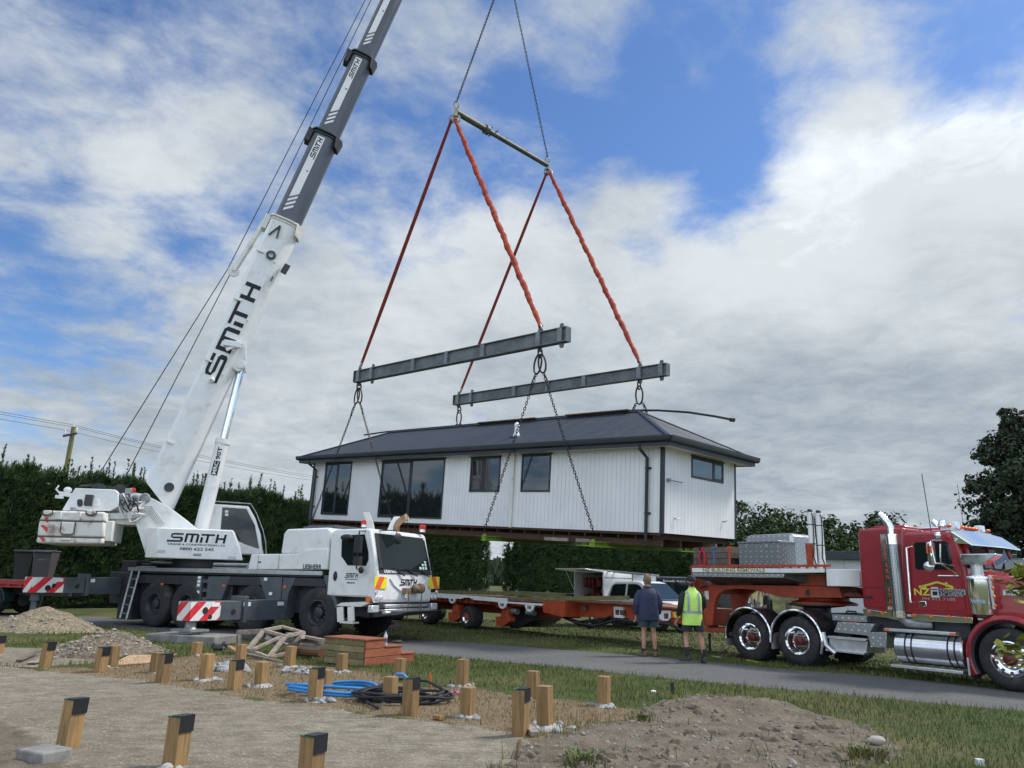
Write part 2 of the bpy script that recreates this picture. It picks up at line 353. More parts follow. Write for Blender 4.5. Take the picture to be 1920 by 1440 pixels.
DEAD = poly_px([(60,1250),(200,1252),(330,1233),(440,1228),(560,1243),(700,1262),(770,1292),(870,1286),(960,1302),(1080,1314),(1180,1326),(1220,1340),(1170,1352),(1100,1362),(1040,1384),(985,1392),(900,1364),(780,1352),(650,1336),(500,1314),(317,1287),(173,1268)])
RN = sorted(poly_px([(2500,1392),(1920,1333),(1600,1304),(1340,1281),(1150,1262),(967,1243),(760,1224),(180,1173)])); RF = sorted(poly_px([(2500,1338),(1920,1298),(1707,1274),(1466,1254),(1276,1235),(967,1211),(720,1197),(120,1153)]))
RN = [(-60, RN[0][1]+(RN[1][1]-RN[0][1])/(RN[1][0]-RN[0][0])*(-60-RN[0][0]))]+RN; RF = [(-60, RF[0][1]+(RF[1][1]-RF[0][1])/(RF[1][0]-RF[0][0])*(-60-RF[0][0]))]+RF
def lin(P, x):
    for i in range(len(P)-1):
        if x <= P[i+1][0] or i == len(P)-2:
            return P[i][1]+(P[i+1][1]-P[i][1])*(x-P[i][0])/(P[i+1][0]-P[i][0])
def sm(a, b, x): x = max(0, min(1, (x-a)/(b-a))); return x*x*(3-2*x)
MND = gnd(1400, 1338); MND2 = gnd(1290, 1400)
def masks(x, y):
    if not (-16 < x < 14 and 3 < y < 27):
        rd = sm(-.25, .25, min(y-lin(RN, x), lin(RF, x)-y)) if -60 < x < 20 and y < 70 else 0
        return 0, 0, 0, rd
    n = .28*fbm(x*1.3, y*1.3, 3)
    g = sm(-.22, .22, max(sdist(GRAVEL, x, y), sdist(GRAVEL2, x, y))+n*.8)
    d = sm(-.3, .3, max(sdist(DIRT, x, y), sdist(DIRT2, x, y)*.8 if x < 0 and y < 11 else -9)+n*1.1)
    de = sm(-.45, .45, sdist(DEAD, x, y)+n*1.6)
    rd = sm(-.12, .12, min(y-lin(RN, x), lin(RF, x)-y)+n*.12)
    return g, de, d, rd
def gh(x, y, m=None):
    if m is None: m = masks(x, y)
    g, de, d, rd = m; h = 0
    if y < 26 and abs(x) < 16:
        h = .05*fbm(x*.45, y*.45, 1)*(1-rd)+.012*fbm(x*5, y*5, 2, 3)*(1-rd)
        if d > 0:
            e = ((x-MND.x)/1.25)**2+((y-MND.y)/.55)**2; e2 = ((x-MND2.x)/1.9)**2+((y-MND2.y)/1.4)**2
            h += d*(.19*math.exp(-e)+.07*math.exp(-e2)+.07*fbm(x*1.7, y*1.7, 4)+.045*fbm(x*7, y*7, 6, 3))
        h += .03*g*fbm(x*.9, y*.9, 8)-.02*g
    elif y > 26: h = .08*fbm(x*.2, y*.2, 1)*sm(26, 32, y)*(1-rd)
    return h
def axis(a, b, step, far, k=1.22):
    L = []; x = a
    while x <= b+1e-6: L.append(x); x += step
    s = step; x = L[-1]; hi = []
    while x < far[1]: s *= k; x += s; hi.append(x)
    s = step; x = a; lo_ = []
    while x > far[0]: s *= k; x -= s; lo_.append(x)
    return lo_[::-1]+L+hi
XS = axis(-9.6, 10.4, .1, (-900, 900)); YS = axis(5.2, 21.2, .1, (-300, 1500))
nx, ny = len(XS), len(YS); GV = []; GM = []
for y in YS:
    for x in XS:
        mm = masks(x, y); GV.append((x, y, gh(x, y, mm))); GM.append(mm)
def ground_material():
    m, t, b = nt('ground_cover'); a = node(t, 'ShaderNodeAttribute', attribute_name='cover'); s = node(t, 'ShaderNodeSeparateColor'); t.links.new(a.outputs['Color'], s.inputs[0])
    P = coord(t); big = ns(t, P, .35, 5); mid = ns(t, P, 3.2, 7, .62); fine = ns(t, P, 26, 6, .7); ed = mth(t, 'MULTIPLY_ADD', ns(t, P, 7, 7, .7), .7, -.35)
    def e(v): return ramp(t, mth(t, 'ADD', v, ed), .42, .58)
    c = mixc(t, ramp(t, mid, .35, .65), (.045,.066,.018), (.075,.09,.028)); c = mixc(t, ramp(t, big, .45, .65), c, (.115,.105,.045)); c = mixc(t, mth(t, 'MULTIPLY', ramp(t, fine, .45, .7), .5), c, (.035,.045,.016))
    dd = mixc(t, ramp(t, fine, .3, .7), (.105,.078,.045), (.25,.19,.115)); dd = mixc(t, ramp(t, mid, .5, .7), dd, (.16,.12,.06)); c = mixc(t, e(s.outputs[1]), c, dd)
    gw = mixc(t, ramp(t, mid, .3, .72), (.17,.148,.105), (.28,.25,.19)); gw = mixc(t, mth(t, 'MULTIPLY', ramp(t, big, .45, .62), .4), gw, (.16,.13,.085))
    st = node(t, 'ShaderNodeMapping'); st.inputs['Scale'].default_value = (1.3, 7, 1); st.inputs['Rotation'].default_value = (0, 0, .25); t.links.new(P, st.inputs[0])
    gw = mixc(t, mth(t, 'MULTIPLY', ramp(t, ns(t, st.outputs[0], 1.6, 7, .7),   .48, .66), .75), gw, (.10,.09,.07))
    vo = node(t, 'ShaderNodeTexVoronoi'); vo.inputs['Scale'].default_value = 42; t.links.new(P, vo.inputs['Vector'])
    vc = node(t, 'ShaderNodeSeparateColor'); t.links.new(vo.outputs['Color'], vc.inputs[0])
    gw = mixc(t, mth(t, 'MULTIPLY', ramp(t, vc.outputs[0], .55, .95), .35), gw, (.13,.12,.10)); gw = mixc(t, mth(t, 'MULTIPLY', ramp(t, vc.outputs[1], .85, .97), .4), gw, (.40,.38,.33))
    c = mixc(t, e(s.outputs[0]), c, gw)
    so = mixc(t, ramp(t, mid, .3, .7), (.10,.082,.06), (.18,.15,.112)); vs = node(t, 'ShaderNodeTexVoronoi'); vs.inputs['Scale'].default_value = 17; t.links.new(P, vs.inputs['Vector'])
    v2 = node(t, 'ShaderNodeSeparateColor'); t.links.new(vs.outputs['Color'], v2.inputs[0])
    so = mixc(t, mth(t, 'MULTIPLY', ramp(t, v2.outputs[0], .68, .85), .4), so, (.17,.145,.115)); so = mixc(t, mth(t, 'MULTIPLY', ramp(t, fine, .5, .7), .6), so, (.07,.05,.034)); c = mixc(t, e(s.outputs[2]), c, so)
    va = node(t, 'ShaderNodeTexVoronoi'); va.inputs['Scale'].default_value = 60; t.links.new(P, va.inputs['Vector']); v3 = node(t, 'ShaderNodeSeparateColor'); t.links.new(va.outputs['Color'], v3.inputs[0])
    ro = mixc(t, v3.outputs[0], (.075,.077,.078), (.155,.157,.154)); ro = mixc(t, mth(t, 'MULTIPLY', ramp(t, mid, .4, .7), .5), ro, (.10,.10,.10)); ro = mixc(t, mth(t, 'MULTIPLY', ramp(t, big, .5, .7), .35), ro, (.16,.155,.145))
    rf = ramp(t, mth(t, 'ADD', a.outputs['Alpha'], mth(t, 'MULTIPLY', ed, .8)), .42, .58); c = mixc(t, rf, c, ro)
    t.links.new(c, b.inputs['Base Color']); b.inputs['Roughness'].default_value = .95; b.inputs['Specular IOR Level'].default_value = .2
    h = mth(t, 'ADD', mth(t, 'MULTIPLY', vo.outputs['Distance'], .5), fine); bump(t, b, h, .03, .7); return m
gmat = ground_material()
cls = {'ground': [], 'road': [], 'gravel_pad': [], 'soil_mound': []}
for j in range(ny-1):
    for i in range(nx-1):
        q = (j*nx+i, j*nx+i+1, (j+1)*nx+i+1, (j+1)*nx+i); g, de, d, rd = [sum(GM[k][c] for k in q)/4 for c in range(4)]
        cls['road' if rd > .5 else 'soil_mound' if d > .5 else 'gravel_pad' if g > .5 else 'ground'].append(q)
for nm, fs in cls.items():
    ix = {}; vs = []; ff = []
    for q in fs:
        for k in q:
            if k not in ix: ix[k] = len(vs); vs.append(k)
        ff.append([ix[k] for k in q])
    me = bpy.data.meshes.new(nm); me.from_pydata([GV[k] for k in vs], [], ff); me.materials.append(gmat)
    for p in me.polygons: p.use_smooth = True
    at = me.attributes.new('cover', 'FLOAT_COLOR', 'POINT')
    at.data.foreach_set('color', [c for k in vs for c in (GM[k][0], GM[k][1], GM[k][2], GM[k][3])])
    o = bpy.data.objects.new(nm, me); COL.objects.link(o); tag(o, kind='structure')
# ---- grass: blades standing on the ground
def blade_mat(name, a, b2):
    m, t, b = nt(name); P = coord(t); f = ns(t, P, 9, 5, .7); c = mixc(t, ramp(t, f, .3, .7), a, b2); c = mixc(t, ramp(t, ns(t, P, .6, 4), .45, .65), c, [x*.7+y*.3 for x, y in zip((.17,.14,.055), a)])
    t.links.new(c, b.inputs['Base Color']); b.inputs['Roughness'].default_value = .6; b.inputs['Specular IOR Level'].default_value = .25; return m
def blades(name, n, area, ok, hgt, wid, mtl, seed):
    rr = random.Random(seed); v = []; f = []
    while len(f) < n*2:
        # sample so that nearer ground gets more blades
        u = rr.random(); y = area[2]+(area[3]-area[2])*u**1.5; x = area[0]+(area[1]-area[0])*rr.random()
        if abs(x) > y*.76+1: f_ = None; n -= .35; continue
        mm = masks(x, y); q = ok(x, y, mm)
        if rr.random() > q: n -= .25; continue
        z = gh(x, y, mm)-.005; k = .55+.45*sm(-.25, .35, fbm(x*.8, y*.8, 11)); h = hgt*k*(.5+rr.random()); w = wid*(.6+.8*rr.random())*(1+(y-8)*.06)
        a = rr.random()*6.283; l = rr.random()*.75*h; b = rr.random()*6.283; dx, dy = math.cos(a)*w, math.sin(a)*w; o = len(v)
        v += [(x-dx, y-dy, z), (x+dx, y+dy, z), (x+math.cos(b)*l*.4-dx*.6, y+math.sin(b)*l*.4-dy*.6, z+h*.6), (x+math.cos(b)*l*.4+dx*.6, y+math.sin(b)*l*.4+dy*.6, z+h*.6), (x+math.cos(b)*l, y+math.sin(b)*l, z+h)]
        f += [(o, o+1, o+3, o+2), (o+2, o+3, o+4)]
    me = bpy.data.meshes.new(name); me.from_pydata(v, [], f); me.materials.append(mtl)
    o = bpy.data.objects.new(name, me); COL.objects.link(o); return o
gbm = blade_mat('grass_blades', (.058,.095,.02), (.122,.145,.04)); dbm = blade_mat('dry_grass_blades', (.15,.115,.06), (.30,.23,.13))
def okg(x, y, m):
    w = (1-m[0])*(1-m[2]**.5)*(1-m[3])*(1-m[1]*.97)
    if m[2] > .3 or m[1] > .3: w *= .4
    return w
tag(blades('grass', 62000, (-11, 12, 6.5, 19), okg, .085, .0042, gbm, 1), kind='stuff')
tag(blades('grass', 20000, (-12, 14, 15, 33), lambda x, y, m: (1-m[0])*(1-m[3])*(1-m[1]), .07, .009, gbm, 2), kind='stuff')
tag(blades('dry_grass', 22000, (-9, 5, 8, 17.5), lambda x, y, m: m[1]*(1-m[0])*(1-m[2]*.7), .05, .004, dbm, 3), kind='stuff')
# taller tufts along the verges
def okt(x, y, m):
    e = abs(m[2]-.4) < .35 or abs(m[3]-.3) < .25
    return (1-m[0])*(1-m[3])*(1-m[1])*(.9 if e else .06)*(1 if fbm(x*1.4, y*1.4, 21) > .02 else .12)
tag(blades('grass', 7000, (-3, 11, 6.8, 15), okt, .14, .005, gbm, 5), kind='stuff')
def tuft(x, y, n, h, seed):
    rr = random.Random(seed); v = []; f = []; z = gh(x, y)-.01
    for i in range(n):
        a = rr.random()*6.283; r = rr.random()*.24; bx, by = x+math.cos(a)*r, y+math.sin(a)*r; L = h*(.5+.7*rr.random()); w = .009; k = rr.random()*.9; o = len(v); c, s_ = math.cos(a), math.sin(a)
        v += [(bx-s_*w, by+c*w, z), (bx+s_*w, by-c*w, z), (bx+c*L*k*.4-s_*w, by+s_*L*k*.4+c*w, z+L*.6), (bx+c*L*k*.4+s_*w, by+s_*L*k*.4-c*w, z+L*.6), (bx+c*L*k, by+s_*L*k, z+L*.8)]
        f += [(o, o+1, o+3, o+2), (o+2, o+3, o+4)]
    return v, f
for i, (px, py, n, h, lb) in enumerate([(1092, 1436, 90, .13, 'low green grass tuft on bare soil at the bottom edge'), (1620, 1425, 120, .14, 'broad green grass tuft beside the stony soil mound edge'), (1205, 1352, 70, .1, 'small grass tuft near the post on the dry grass')]):
    g = gnd(px, py); v, f = tuft(g.x, g.y, n, h, i+50); me = bpy.data.meshes.new('grass_tuft'); me.from_pydata(v, [], f); me.materials.append(gbm); o = bpy.data.objects.new('grass_tuft', me); COL.objects.link(o); tag(o, lb, 'grass tuft')
# ---- stones
stone = mat('river_stone', (.19,.168,.138), .85, var=.35, scale=5, bmp=.004)
def stones(n, area, ok, s0, s1, seed, zf=None, mtl=None, name='loose_stones'):
    rr = random.Random(seed); v = []; f = []; k = 0; tr = 0
    while k < n and tr < n*40:
        tr += 1; x = area[0]+(area[1]-area[0])*rr.random(); y = area[2]+(area[3]-area[2])*rr.random()**1.3
        if rr.random() > ok(x, y): continue
        z = zf(x, y) if zf else gh(x, y); s = s0+(s1-s0)*rr.random()**3.5; o = len(v); a = rr.random()*3.14; e = .6+.4*rr.random(); c, si = math.cos(a), math.sin(a)
        P = [(1,0,.1),(.4,.8,.2),(-.6,.75,0),(-1,-.1,.15),(-.35,-.85,.1),(.55,-.7,.05)]; T = [(.5,.25,.7),(-.35,.35,.75),(-.25,-.4,.65),(.35,-.3,.8)]
        for px, py, pz in P+T:
            px += rr.uniform(-.15,.15); py += rr.uniform(-.15,.15); py *= e
            v.append((x+(px*c-py*si)*s, y+(px*si+py*c)*s, z+(pz*.8-.2)*s))
        f += [(o,o+1,o+6),(o+1,o+2,o+7),(o+1,o+7,o+6),(o+2,o+3,o+7),(o+3,o+8,o+7),(o+3,o+4,o+8),(o+4,o+5,o+9),(o+4,o+9,o+8),(o+5,o,o+9),(o,o+6,o+9),(o+6,o+7,o+8,o+9)]; k += 1
    me = bpy.data.meshes.new(name); me.from_pydata(v, [], f); me.materials.append(mtl or stone); o = bpy.data.objects.new(name, me); COL.objects.link(o); tag(o, kind='stuff')
def okd(x, y):
    m = masks(x, y); return m[2]*(.35+.65*sm(-.2, .3, fbm(x*2, y*2, 31)))
stones(2400, (-1, 7.5, 6.8, 14), okd, .005, .042, 4)
stones(2200, (-6, 1.5, 6.8, 14), lambda x, y: masks(x, y)[0]*(.15+.85*sm(0, .3, fbm(x*1.2, y*1.2, 37))), .004, .016, 5)
clod = mat('soil_clods', (.125,.10,.072), .95, var=.35, scale=8, bmp=.02, bscale=30)
stones(420, (-1, 7.5, 6.8, 14), lambda x, y: masks(x, y)[2]*(.1+.9*sm(0, .3, fbm(x*1.1, y*1.1, 71))), .02, .11, 14, mtl=clod, name='soil_clods')
g = gnd(1645, 1404); tag(MB().ell((g.x, g.y, gh(g.x, g.y)+.05), .1, .06, .05, 8, 6).build('pale_stone', mat('pale_stone', (.34,.31,.26), .8, var=.2, bmp=.005)), 'large pale stone on the stony soil mound beside the grass', 'stone')
# ---- heaps on the left
def heap(name, c, rx, ry, h, mtl, label, seed, sharp=1.):
    N = 46; v = []; f = []
    for j in range(N+1):
        for i in range(N+1):
            u, w = -1.15+2.3*i/N, -1.15+2.3*j/N; r = math.hypot(u, w); r += .22*fbm(u*2+seed, w*2, 2); z = h*max(-.12, (1-r))**1 if r < 1 else -.08*h
            z = z*sharp+(1-sharp)*h*math.exp(-r*r*2.2) if r < 1 else z; z += .07*h*fbm(u*7, w*7, seed)+.05*h*fbm(u*18, w*18, seed)
            v.append((u*rx, w*ry, z))
    for j in range(N):
        for i in range(N): f.append((j*(N+1)+i, j*(N+1)+i+1, (j+1)*(N+1)+i+1, (j+1)*(N+1)+i))
    mb = MB(); mb.add(v, f); o = mb.build(name, mtl, smooth=0)
    for p in o.data.polygons: p.use_smooth = True
    o.location = c; tag(o, label, 'heap'); rr = random.Random(seed); P = [q for q in v if q[2] > .03*h]; sv = []; sf = []
    for _ in range(260):
        q = V(rr.choice(P)); s = .012+.05*rr.random()**3; b = MB().ell(q+V((rr.uniform(-.03,.03), rr.uniform(-.03,.03), s*.2)), s, s*(.6+.4*rr.random()), s*.6, 6, 4); k = len(sv); sv += [tuple(V(p)+V((rr.uniform(-1,1), rr.uniform(-1,1), rr.uniform(-1,1)))*s*.15) for p in b.v]; sf += [tuple(i+k for i in f_) for f_ in b.f]
    sb = MB(); sb.add(sv, sf); tag(sb.build('embedded_stones', mat('pale_heap_stone', (.30,.26,.20), .9, var=.35, scale=4), o, smooth=0), kind='stuff'); return o
def heapmat(name, a, b2, st):
    m, t, b = nt(name); P = coord(t); f = ns(t, P, 3, 6, .65); c = mixc(t, ramp(t, f, .35, .65), a, b2)
    vo = node(t, 'ShaderNodeTexVoronoi'); vo.inputs['Scale'].default_value = 22; t.links.new(P, vo.inputs['Vector']); s = node(t, 'ShaderNodeSeparateColor'); t.links.new(vo.outputs['Color'], s.inputs[0])
    c = mixc(t, mth(t, 'MULTIPLY', ramp(t, s.outputs[0], .6, .9), .7), c, st); t.links.new(c, b.inputs['Base Color']); b.inputs['Roughness'].default_value = .95; bump(t, b, mth(t, 'ADD', vo.outputs['Distance'], ns(t, P, 30, 6)), .04); return m
sandm = heapmat('sandy_gravel', (.155,.118,.072), (.23,.183,.12), (.34,.30,.23)); soilm = heapmat('stony_soil', (.085,.063,.042), (.15,.118,.08), (.25,.225,.19))
g = gnd(70, 1183); heap('gravel_heap', (g.x, g.y+.3, 0), 1.62, 1.3, .64, sandm, 'tall sandy gravel heap in front of the rear outrigger jack', 3, .8)
g = gnd(178, 1228); heap('soil_heap', (g.x, g.y+.5, 0), 1.2, 1.0, .44, soilm, 'low stony soil heap beside two short posts', 9, .3)
# ================================================================ vehicles: shared wheel
def wheel(parent, x, yo, z, R, w, rr, s, rimm, hubm, dish=.16, hubr=.17, hubout=.06, bolts=0, lugs=0, name='wheel', holes=0, bcol=None):
    ax = (0, s, 0); c = (x, yo, z)
    tb = MB().lathe(c, ax, [(rr-.01,.05),(rr,.02),(rr+.05,.0),(R-.1,.004),(R-.035,.03),(R-.006,.075),(R,w*.3),(R,w*.7),(R-.006,w-.075),(R-.035,w-.03),(R-.1,w),(rr,w-.02)], 40)
    for k in range(lugs):
        a = 2*math.pi*k/lugs; e = V((math.cos(a), 0, math.sin(a))); q = V((-math.sin(a), 0, math.cos(a)))
        for d0, d1 in ((.035, w*.42), (w*.55, w-.035)):
            b = V(c)+e*(R-.03); b2 = q*(math.pi*R/lugs*.55)
            tb.add([b-b2+V((0,s*d0,0))-e*.02, b+b2+V((0,s*d0,0))-e*.02, b+b2+V((0,s*d1,0))+e*.02, b-b2+V((0,s*d1,0))+e*.02,
                    b-b2*.8+V((0,s*d0,0))+e*.012, b+b2*.8+V((0,s*d0,0))+e*.012, b+b2*.8+V((0,s*d1,0))+e*.045, b-b2*.8+V((0,s*d1,0))+e*.045],
                   [(0,1,2,3),(7,6,5,4),(0,4,5,1),(1,5,6,2),(2,6,7,3),(3,7,4,0)])
    o = tb.build(name, tyrem, parent, smooth=40)
    MBr = MB().lathe(c, ax, [(rr+.012,.025),(rr+.012,.005),(rr-.012,.0),(rr-.03,.03),(rr-.045,.05),(rr-.05,dish*.75),(rr-.075,dish*.96),(hubr+.05,dish),(hubr,dish)], 32)
    MBr.lathe(c, ax, [(rr-.02,w-.06),(rr*.5,w-.1),(.01,w-.1)], 24)
    MBr.build('rim', rimm, o, smooth=40)
    hb = MB().lathe(c, ax, [(hubr,dish),(hubr,hubout+.03),(hubr*.9,hubout),(hubr*.55,hubout-.015),(.001,hubout-.02)], 24)
    hb.build('hub', hubm, o, smooth=40)
    if bolts:
        bb = MB()
        for k in range(bolts):
            a = 2*math.pi*k/bolts; r = hubr+.035; p = V((x+r*math.cos(a), yo+s*(dish+.005), z+r*math.sin(a))); bb.cyl(p, p-V((0,s*.05,0)), .014, 6)
        bb.build('wheel_nuts', bcol or steel, o)
    if holes:
        hh = MB()
        for k in range(holes):
            a = 2*math.pi*(k+.5)/holes; r = (hubr+rr)*.5+.03; p = V((x+r*math.cos(a), yo+s*(dish-.012), z+r*math.sin(a))); hh.cyl(p, p+V((0,s*.01,0)), .03, 10)
        hh.build('vent_hole', black, o)
    return o
# ================================================================ mobile crane
CM = yawM((-4.49, 22.15), -28); c = Frame(CM)
crane = thing('mobile_crane', 'white four axle mobile crane with tall telescopic boom and grey outriggers', 'crane', CM)
def cy(pts, y): return [(q.x, q.z) for q in (c.y(px, py, y) for px, py in pts)]
for x in (-6.55, -5.12, -2.42, .02):
    wheel(crane, x, -1.3, .685, .685, .4, .325, 1, dgrey, dgrey, .17, .15, .06, 10, 34)
    wheel(crane, x, 1.3, .685, .685, .4, .325, -1, dgrey, dgrey, .17, .15, .06, 0, 34)
ch = MB().box(-9.2,-.95,.62,1.5,.95,1.6).box(-9.0,-1.2,1.0,-7.9,1.2,1.62)
for x in (-6.55,-5.12,-2.42,.02): ch.bar((x,-1,.68),(x,1,.68),.28,.3)
ch.box(-4.5,-1.15,.7,-3.4,1.15,1.5)
chassis = ch.build('chassis', dgrey, crane, .02)
dk = MB().box(-8.0,-1.27,1.6,.05,1.27,1.68); dk.box(-8.0,.9,1.68,-2.6,1.2,1.72); dk.build('deck_plate', dgrey, crane, .01)
MB().box(-7.98,-1.315,1.655,.1,-1.275,1.765).build('deck_edge_rail', alu, crane, .006)
pn = MB()
for P in ([(226,1073),(250,1074),(245,1162),(218,1160)], [(250,1077),(367,1080),(366,1097),(252,1093)], [(426,1081),(490,1082),(492,1098),(424,1097)], [(545,1083),(608,1085),(610,1101),(543,1098)]):
    MB().prism(cy(P, -1.27), -1.27, -.8).build('wheel_arch_guard', dgrey, crane, .012)
pn = MB()
for P in ([(368,1080),(379,1080),(375,1128),(364,1128)], [(390,1081),(432,1081),(424,1100),(415,1125),(386,1124)], [(486,1082),(529,1082),(526,1124),(498,1124)], [(531,1083),(554,1083),(541,1111),(531,1160),(524,1160)], [(606,1079),(615,1079),(634,1140),(622,1140)]):
    MB().prism(cy(P, -1.285), -1.285, -.9).build('side_panel', cgrey, crane, .012)
for q in ((384,1090),(383,1107),(381,1123)):
    p = c.y(*q, -1.28); pn.box(p.x-.12,-1.25,p.z-.05,p.x+.12,-1.1,p.z+.05)
each(pn, 'mounting_block', cgrey, crane, bev=.012)
pn = MB()
for px, py in ((374,1083),(373,1090),(372,1097),(371,1110),(366,1119),(507,1113),(498,1086)):
    p = c.y(px, py, -1.29); pn.box(p.x-.06,-1.292,p.z-.04,p.x+.06,-1.285,p.z+.04)
each(pn, 'warning_sticker', lwhite, crane)
pn = MB()
for px, py in ((304,1095),(420,1098),(534,1100),(327,1068)):
    p = c.y(px, py, -1.29); pn.box(p.x-.05,-1.30,p.z-.03,p.x+.05,-1.285,p.z+.03)
each(pn, 'marker_lamp', blind, crane)
# low engine fairing and high engine hood
fr = MB().prism(cy([(464,1068),(471,1039),(560,1038),(572,1029),(616,1028),(613,1068)], -1.29), -1.29, 1.29).build('engine_fairing', white, crane, .03)
hd = MB().prism(cy([(526,1038),(532,1000),(538,992),(615,989),(620,996),(615,1030),(574,1031),(561,1040)], -1.25), -1.25, 1.2).build('engine_hood', white, crane, .05)
ln = MB()
for a, b in (((485,1041),(483,1067)), ((524,1040),(522,1067))):
    p = c.y(*a, -1.292); q = c.y(*b, -1.292); ln.bar((p.x,-1.292,p.z),(q.x,-1.292,q.z),.012,.006)
p = c.y(487,1054,-1.292); ln.box(p.x-.05,-1.296,p.z-.02,p.x+.05,-1.29,p.z+.02); ln.build('panel_seam', black, fr)
p = c.y(585,1065,-1.295); text('LIEBHERR', (p.x,-1.292,p.z+.03), (1,0,0), (0,0,1), .12, logoblk, fr, w=.66)
gr = MB()
for k in range(5): gr.box(-1.5+.22*k,-.5,2.9,-1.32+.22*k,.9,3.04)
p = c.y(560,985,.6); gr.box(-1.4,-.4,2.88,-.4,.9,3.08); gr.build('air_intake', cgrey, crane, .01)
# driver cab
SL = [(1.60,2.86),(1.90,1.74)]                          # windscreen slope, top and bottom
cabp = [(.30,1.13),(1.78,1.13),(1.86,.98),(1.93,1.05),(1.945,1.72),(1.63,2.84),(1.55,2.9),(.42,2.88),(.30,2.8)]
cab = MB().prism(cabp, -1.3, 1.3).build('driver_cab', white, crane, .045, seg=3)
def scr(tt, y, off): # point on windscreen plane
    x = 1.945+(1.63-1.945)*tt; z = 1.72+(2.84-1.72)*tt; n = V((1.12, 0, .315)).normalized(); return V((x, y, z))+n*off
g = MB(); pts = [scr(.02,-1.2,.006), scr(.02,1.22,.006), scr(.95,1.12,.006), scr(.95,-1.14,.006)]; b = [p+V((.012,0,.003)) for p in pts]
g.add(pts+b, [(0,1,2,3),(7,6,5,4),(0,4,5,1),(1,5,6,2),(2,6,7,3),(3,7,4,0)]); ws = g.build('windscreen', cabglass, cab, smooth=0)
bz = MB(); 
for y0, y1, t0, t1 in ((-1.2,-1.06,.02,.95), (-1.06,1.22,.02,.13), (1.16,1.22,.13,.9)):
    pts = [scr(t0,y0,.02), scr(t0,y1,.02), scr(t1,y1*.96,.02), scr(t1,y0*.96,.02)]; b = [p+V((.006,0,.001)) for p in pts]
    bz.add(pts+b, [(0,1,2,3),(7,6,5,4),(0,4,5,1),(1,5,6,2),(2,6,7,3),(3,7,4,0)])
bz.build('windscreen_frame', black, cab, smooth=0)
w = V((-.315,0,1.12)).normalized(); text('LIEBHERR', tuple(scr(.075,-.72,.03)), (0,1,0), tuple(w), .10, lwhite, cab, w=.6)
wp = MB()
for y in (-.5,.1,.7): wp.bar(tuple(scr(-.03,y+.35,.05)), tuple(scr(.1,y,.05)), .03); wp.bar(tuple(scr(.1,y+.1,.05)), tuple(scr(.14,y-.75,.05)), .02)
wp.build('wiper', black, cab)
st = MB()
for a, y in ((.18,.72),(.18,.86),(.18,1.0),(.26,.86),(.26,1.0),(.33,1.0)):
    q = scr(a, y, .024); n = V((1.12,0,.315)).normalized(); st.add([q+w*u+V((0,v,0)) for u, v in ((-.035,-.05),(-.035,.05),(.035,.05),(.035,-.05))], [(0,1,2,3)])
each(st, 'windscreen_sticker', mat('pale_sticker', (.6,.75,.66), .6), cab, smooth=0)
# door on the near side
MB().prism(cy([(627,1001),(689,999),(697,1060),(689,1117),(628,1116),(623,1080)], -1.302), -1.314, -1.298).build('door', white, cab, .008)
MB().prism(cy([(641,1004),(684,1002),(691,1036),(691,1050),(686,1061),(652,1060),(640,1043)], -1.316), -1.319, -1.31).build('side_window', cabglass, cab)
mb = MB(); p = c.y(628.5,1080,-1.32); mb.ell((p.x,-1.32,p.z), .07, .025, .13).build('door_handle', black, cab)
p = c.y(659,1079,-1.315); logo((p.x,-1.314,p.z), (1,0,0), (0,0,1), .43, .12, logoblk, cab, shear=.2)
text('CRANE & CONSTRUCTION LTD', (p.x,-1.314,p.z-.10), (1,0,0), (0,0,1), .025, logoblk, cab, w=.42); text('0800 622 545', (p.x,-1.314,p.z-.19), (1,0,0), (0,0,1), .045, logoblk, cab, w=.26)
mr = MB(); p = c.y(672,1022,-1.55); mr.box(p.x-.1,-1.62,p.z-.2,p.x+.1,-1.5,p.z+.22); p2 = c.y(671,1051,-1.55); mr.box(p2.x-.11,-1.62,p2.z-.12,p2.x+.11,-1.5,p2.z+.1)
mr.tube([(p.x,-1.3,p.z+.38),(p.x,-1.55,p.z+.36),(p.x,-1.56,p2.z-.2),(p.x+.05,-1.35,p2.z-.28)], .02, 6); p3 = c.y(677,1069,-1.5); mr.ell((p3.x,-1.5,p3.z), .08, .06, .09); p4 = c.y(650,1008,-1.5); mr.ell((p4.x,-1.5,p4.z), .2, .1, .09)
mr.build('wing_mirror', black, cab, .03)
mr = MB(); q = c.x(746,1010,2.25); mr.ell((2.25,q.y,q.z), .06, .17, .15); r0 = c.x(728,998,1.7); mr.tube([(1.62,r0.y-.3,2.86),(1.95,r0.y,2.9),(2.22,q.y,q.z+.1)], .015, 6); mr.build('front_mirror', black, cab)
yo = stripes('chevron_board', (.85,.75,.02), (.9,.13,.02), .2, -30, (1,2), .2); yo2 = stripes('chevron_board_mirrored', (.85,.75,.02), (.9,.13,.02), .2, 210, (1,2), .75)
for (a, b2, mm) in (((703,1081),(724,1104),yo), ((805,1081),(823,1104),yo2)):
    p = c.x(*a, 1.96); q = c.x(*b2, 1.96); MB().box(1.948,p.y,q.z,1.962,q.y,p.z).build('chevron_panel', mm, cab)
p = c.x(766,1092,1.95); logo((1.946,p.y,p.z), (0,1,0), (0,0,1), .78, .17, logoblk, cab, shear=.15)
lm = MB()
for px, py in ((706,1110),(707,1122),(715,1122),(811,1120),(817,1120),(819,1110)):
    p = c.x(px, py, 1.95); lm.lathe((1.935,p.y,p.z), (1,0,0), [(.001,.03),(.05,.03),(.06,.02),(.062,0)], 14)
each(lm, 'front_lamp', clearlens, cab)
rb = MB(); a = c.x(748,1081,1.95); 
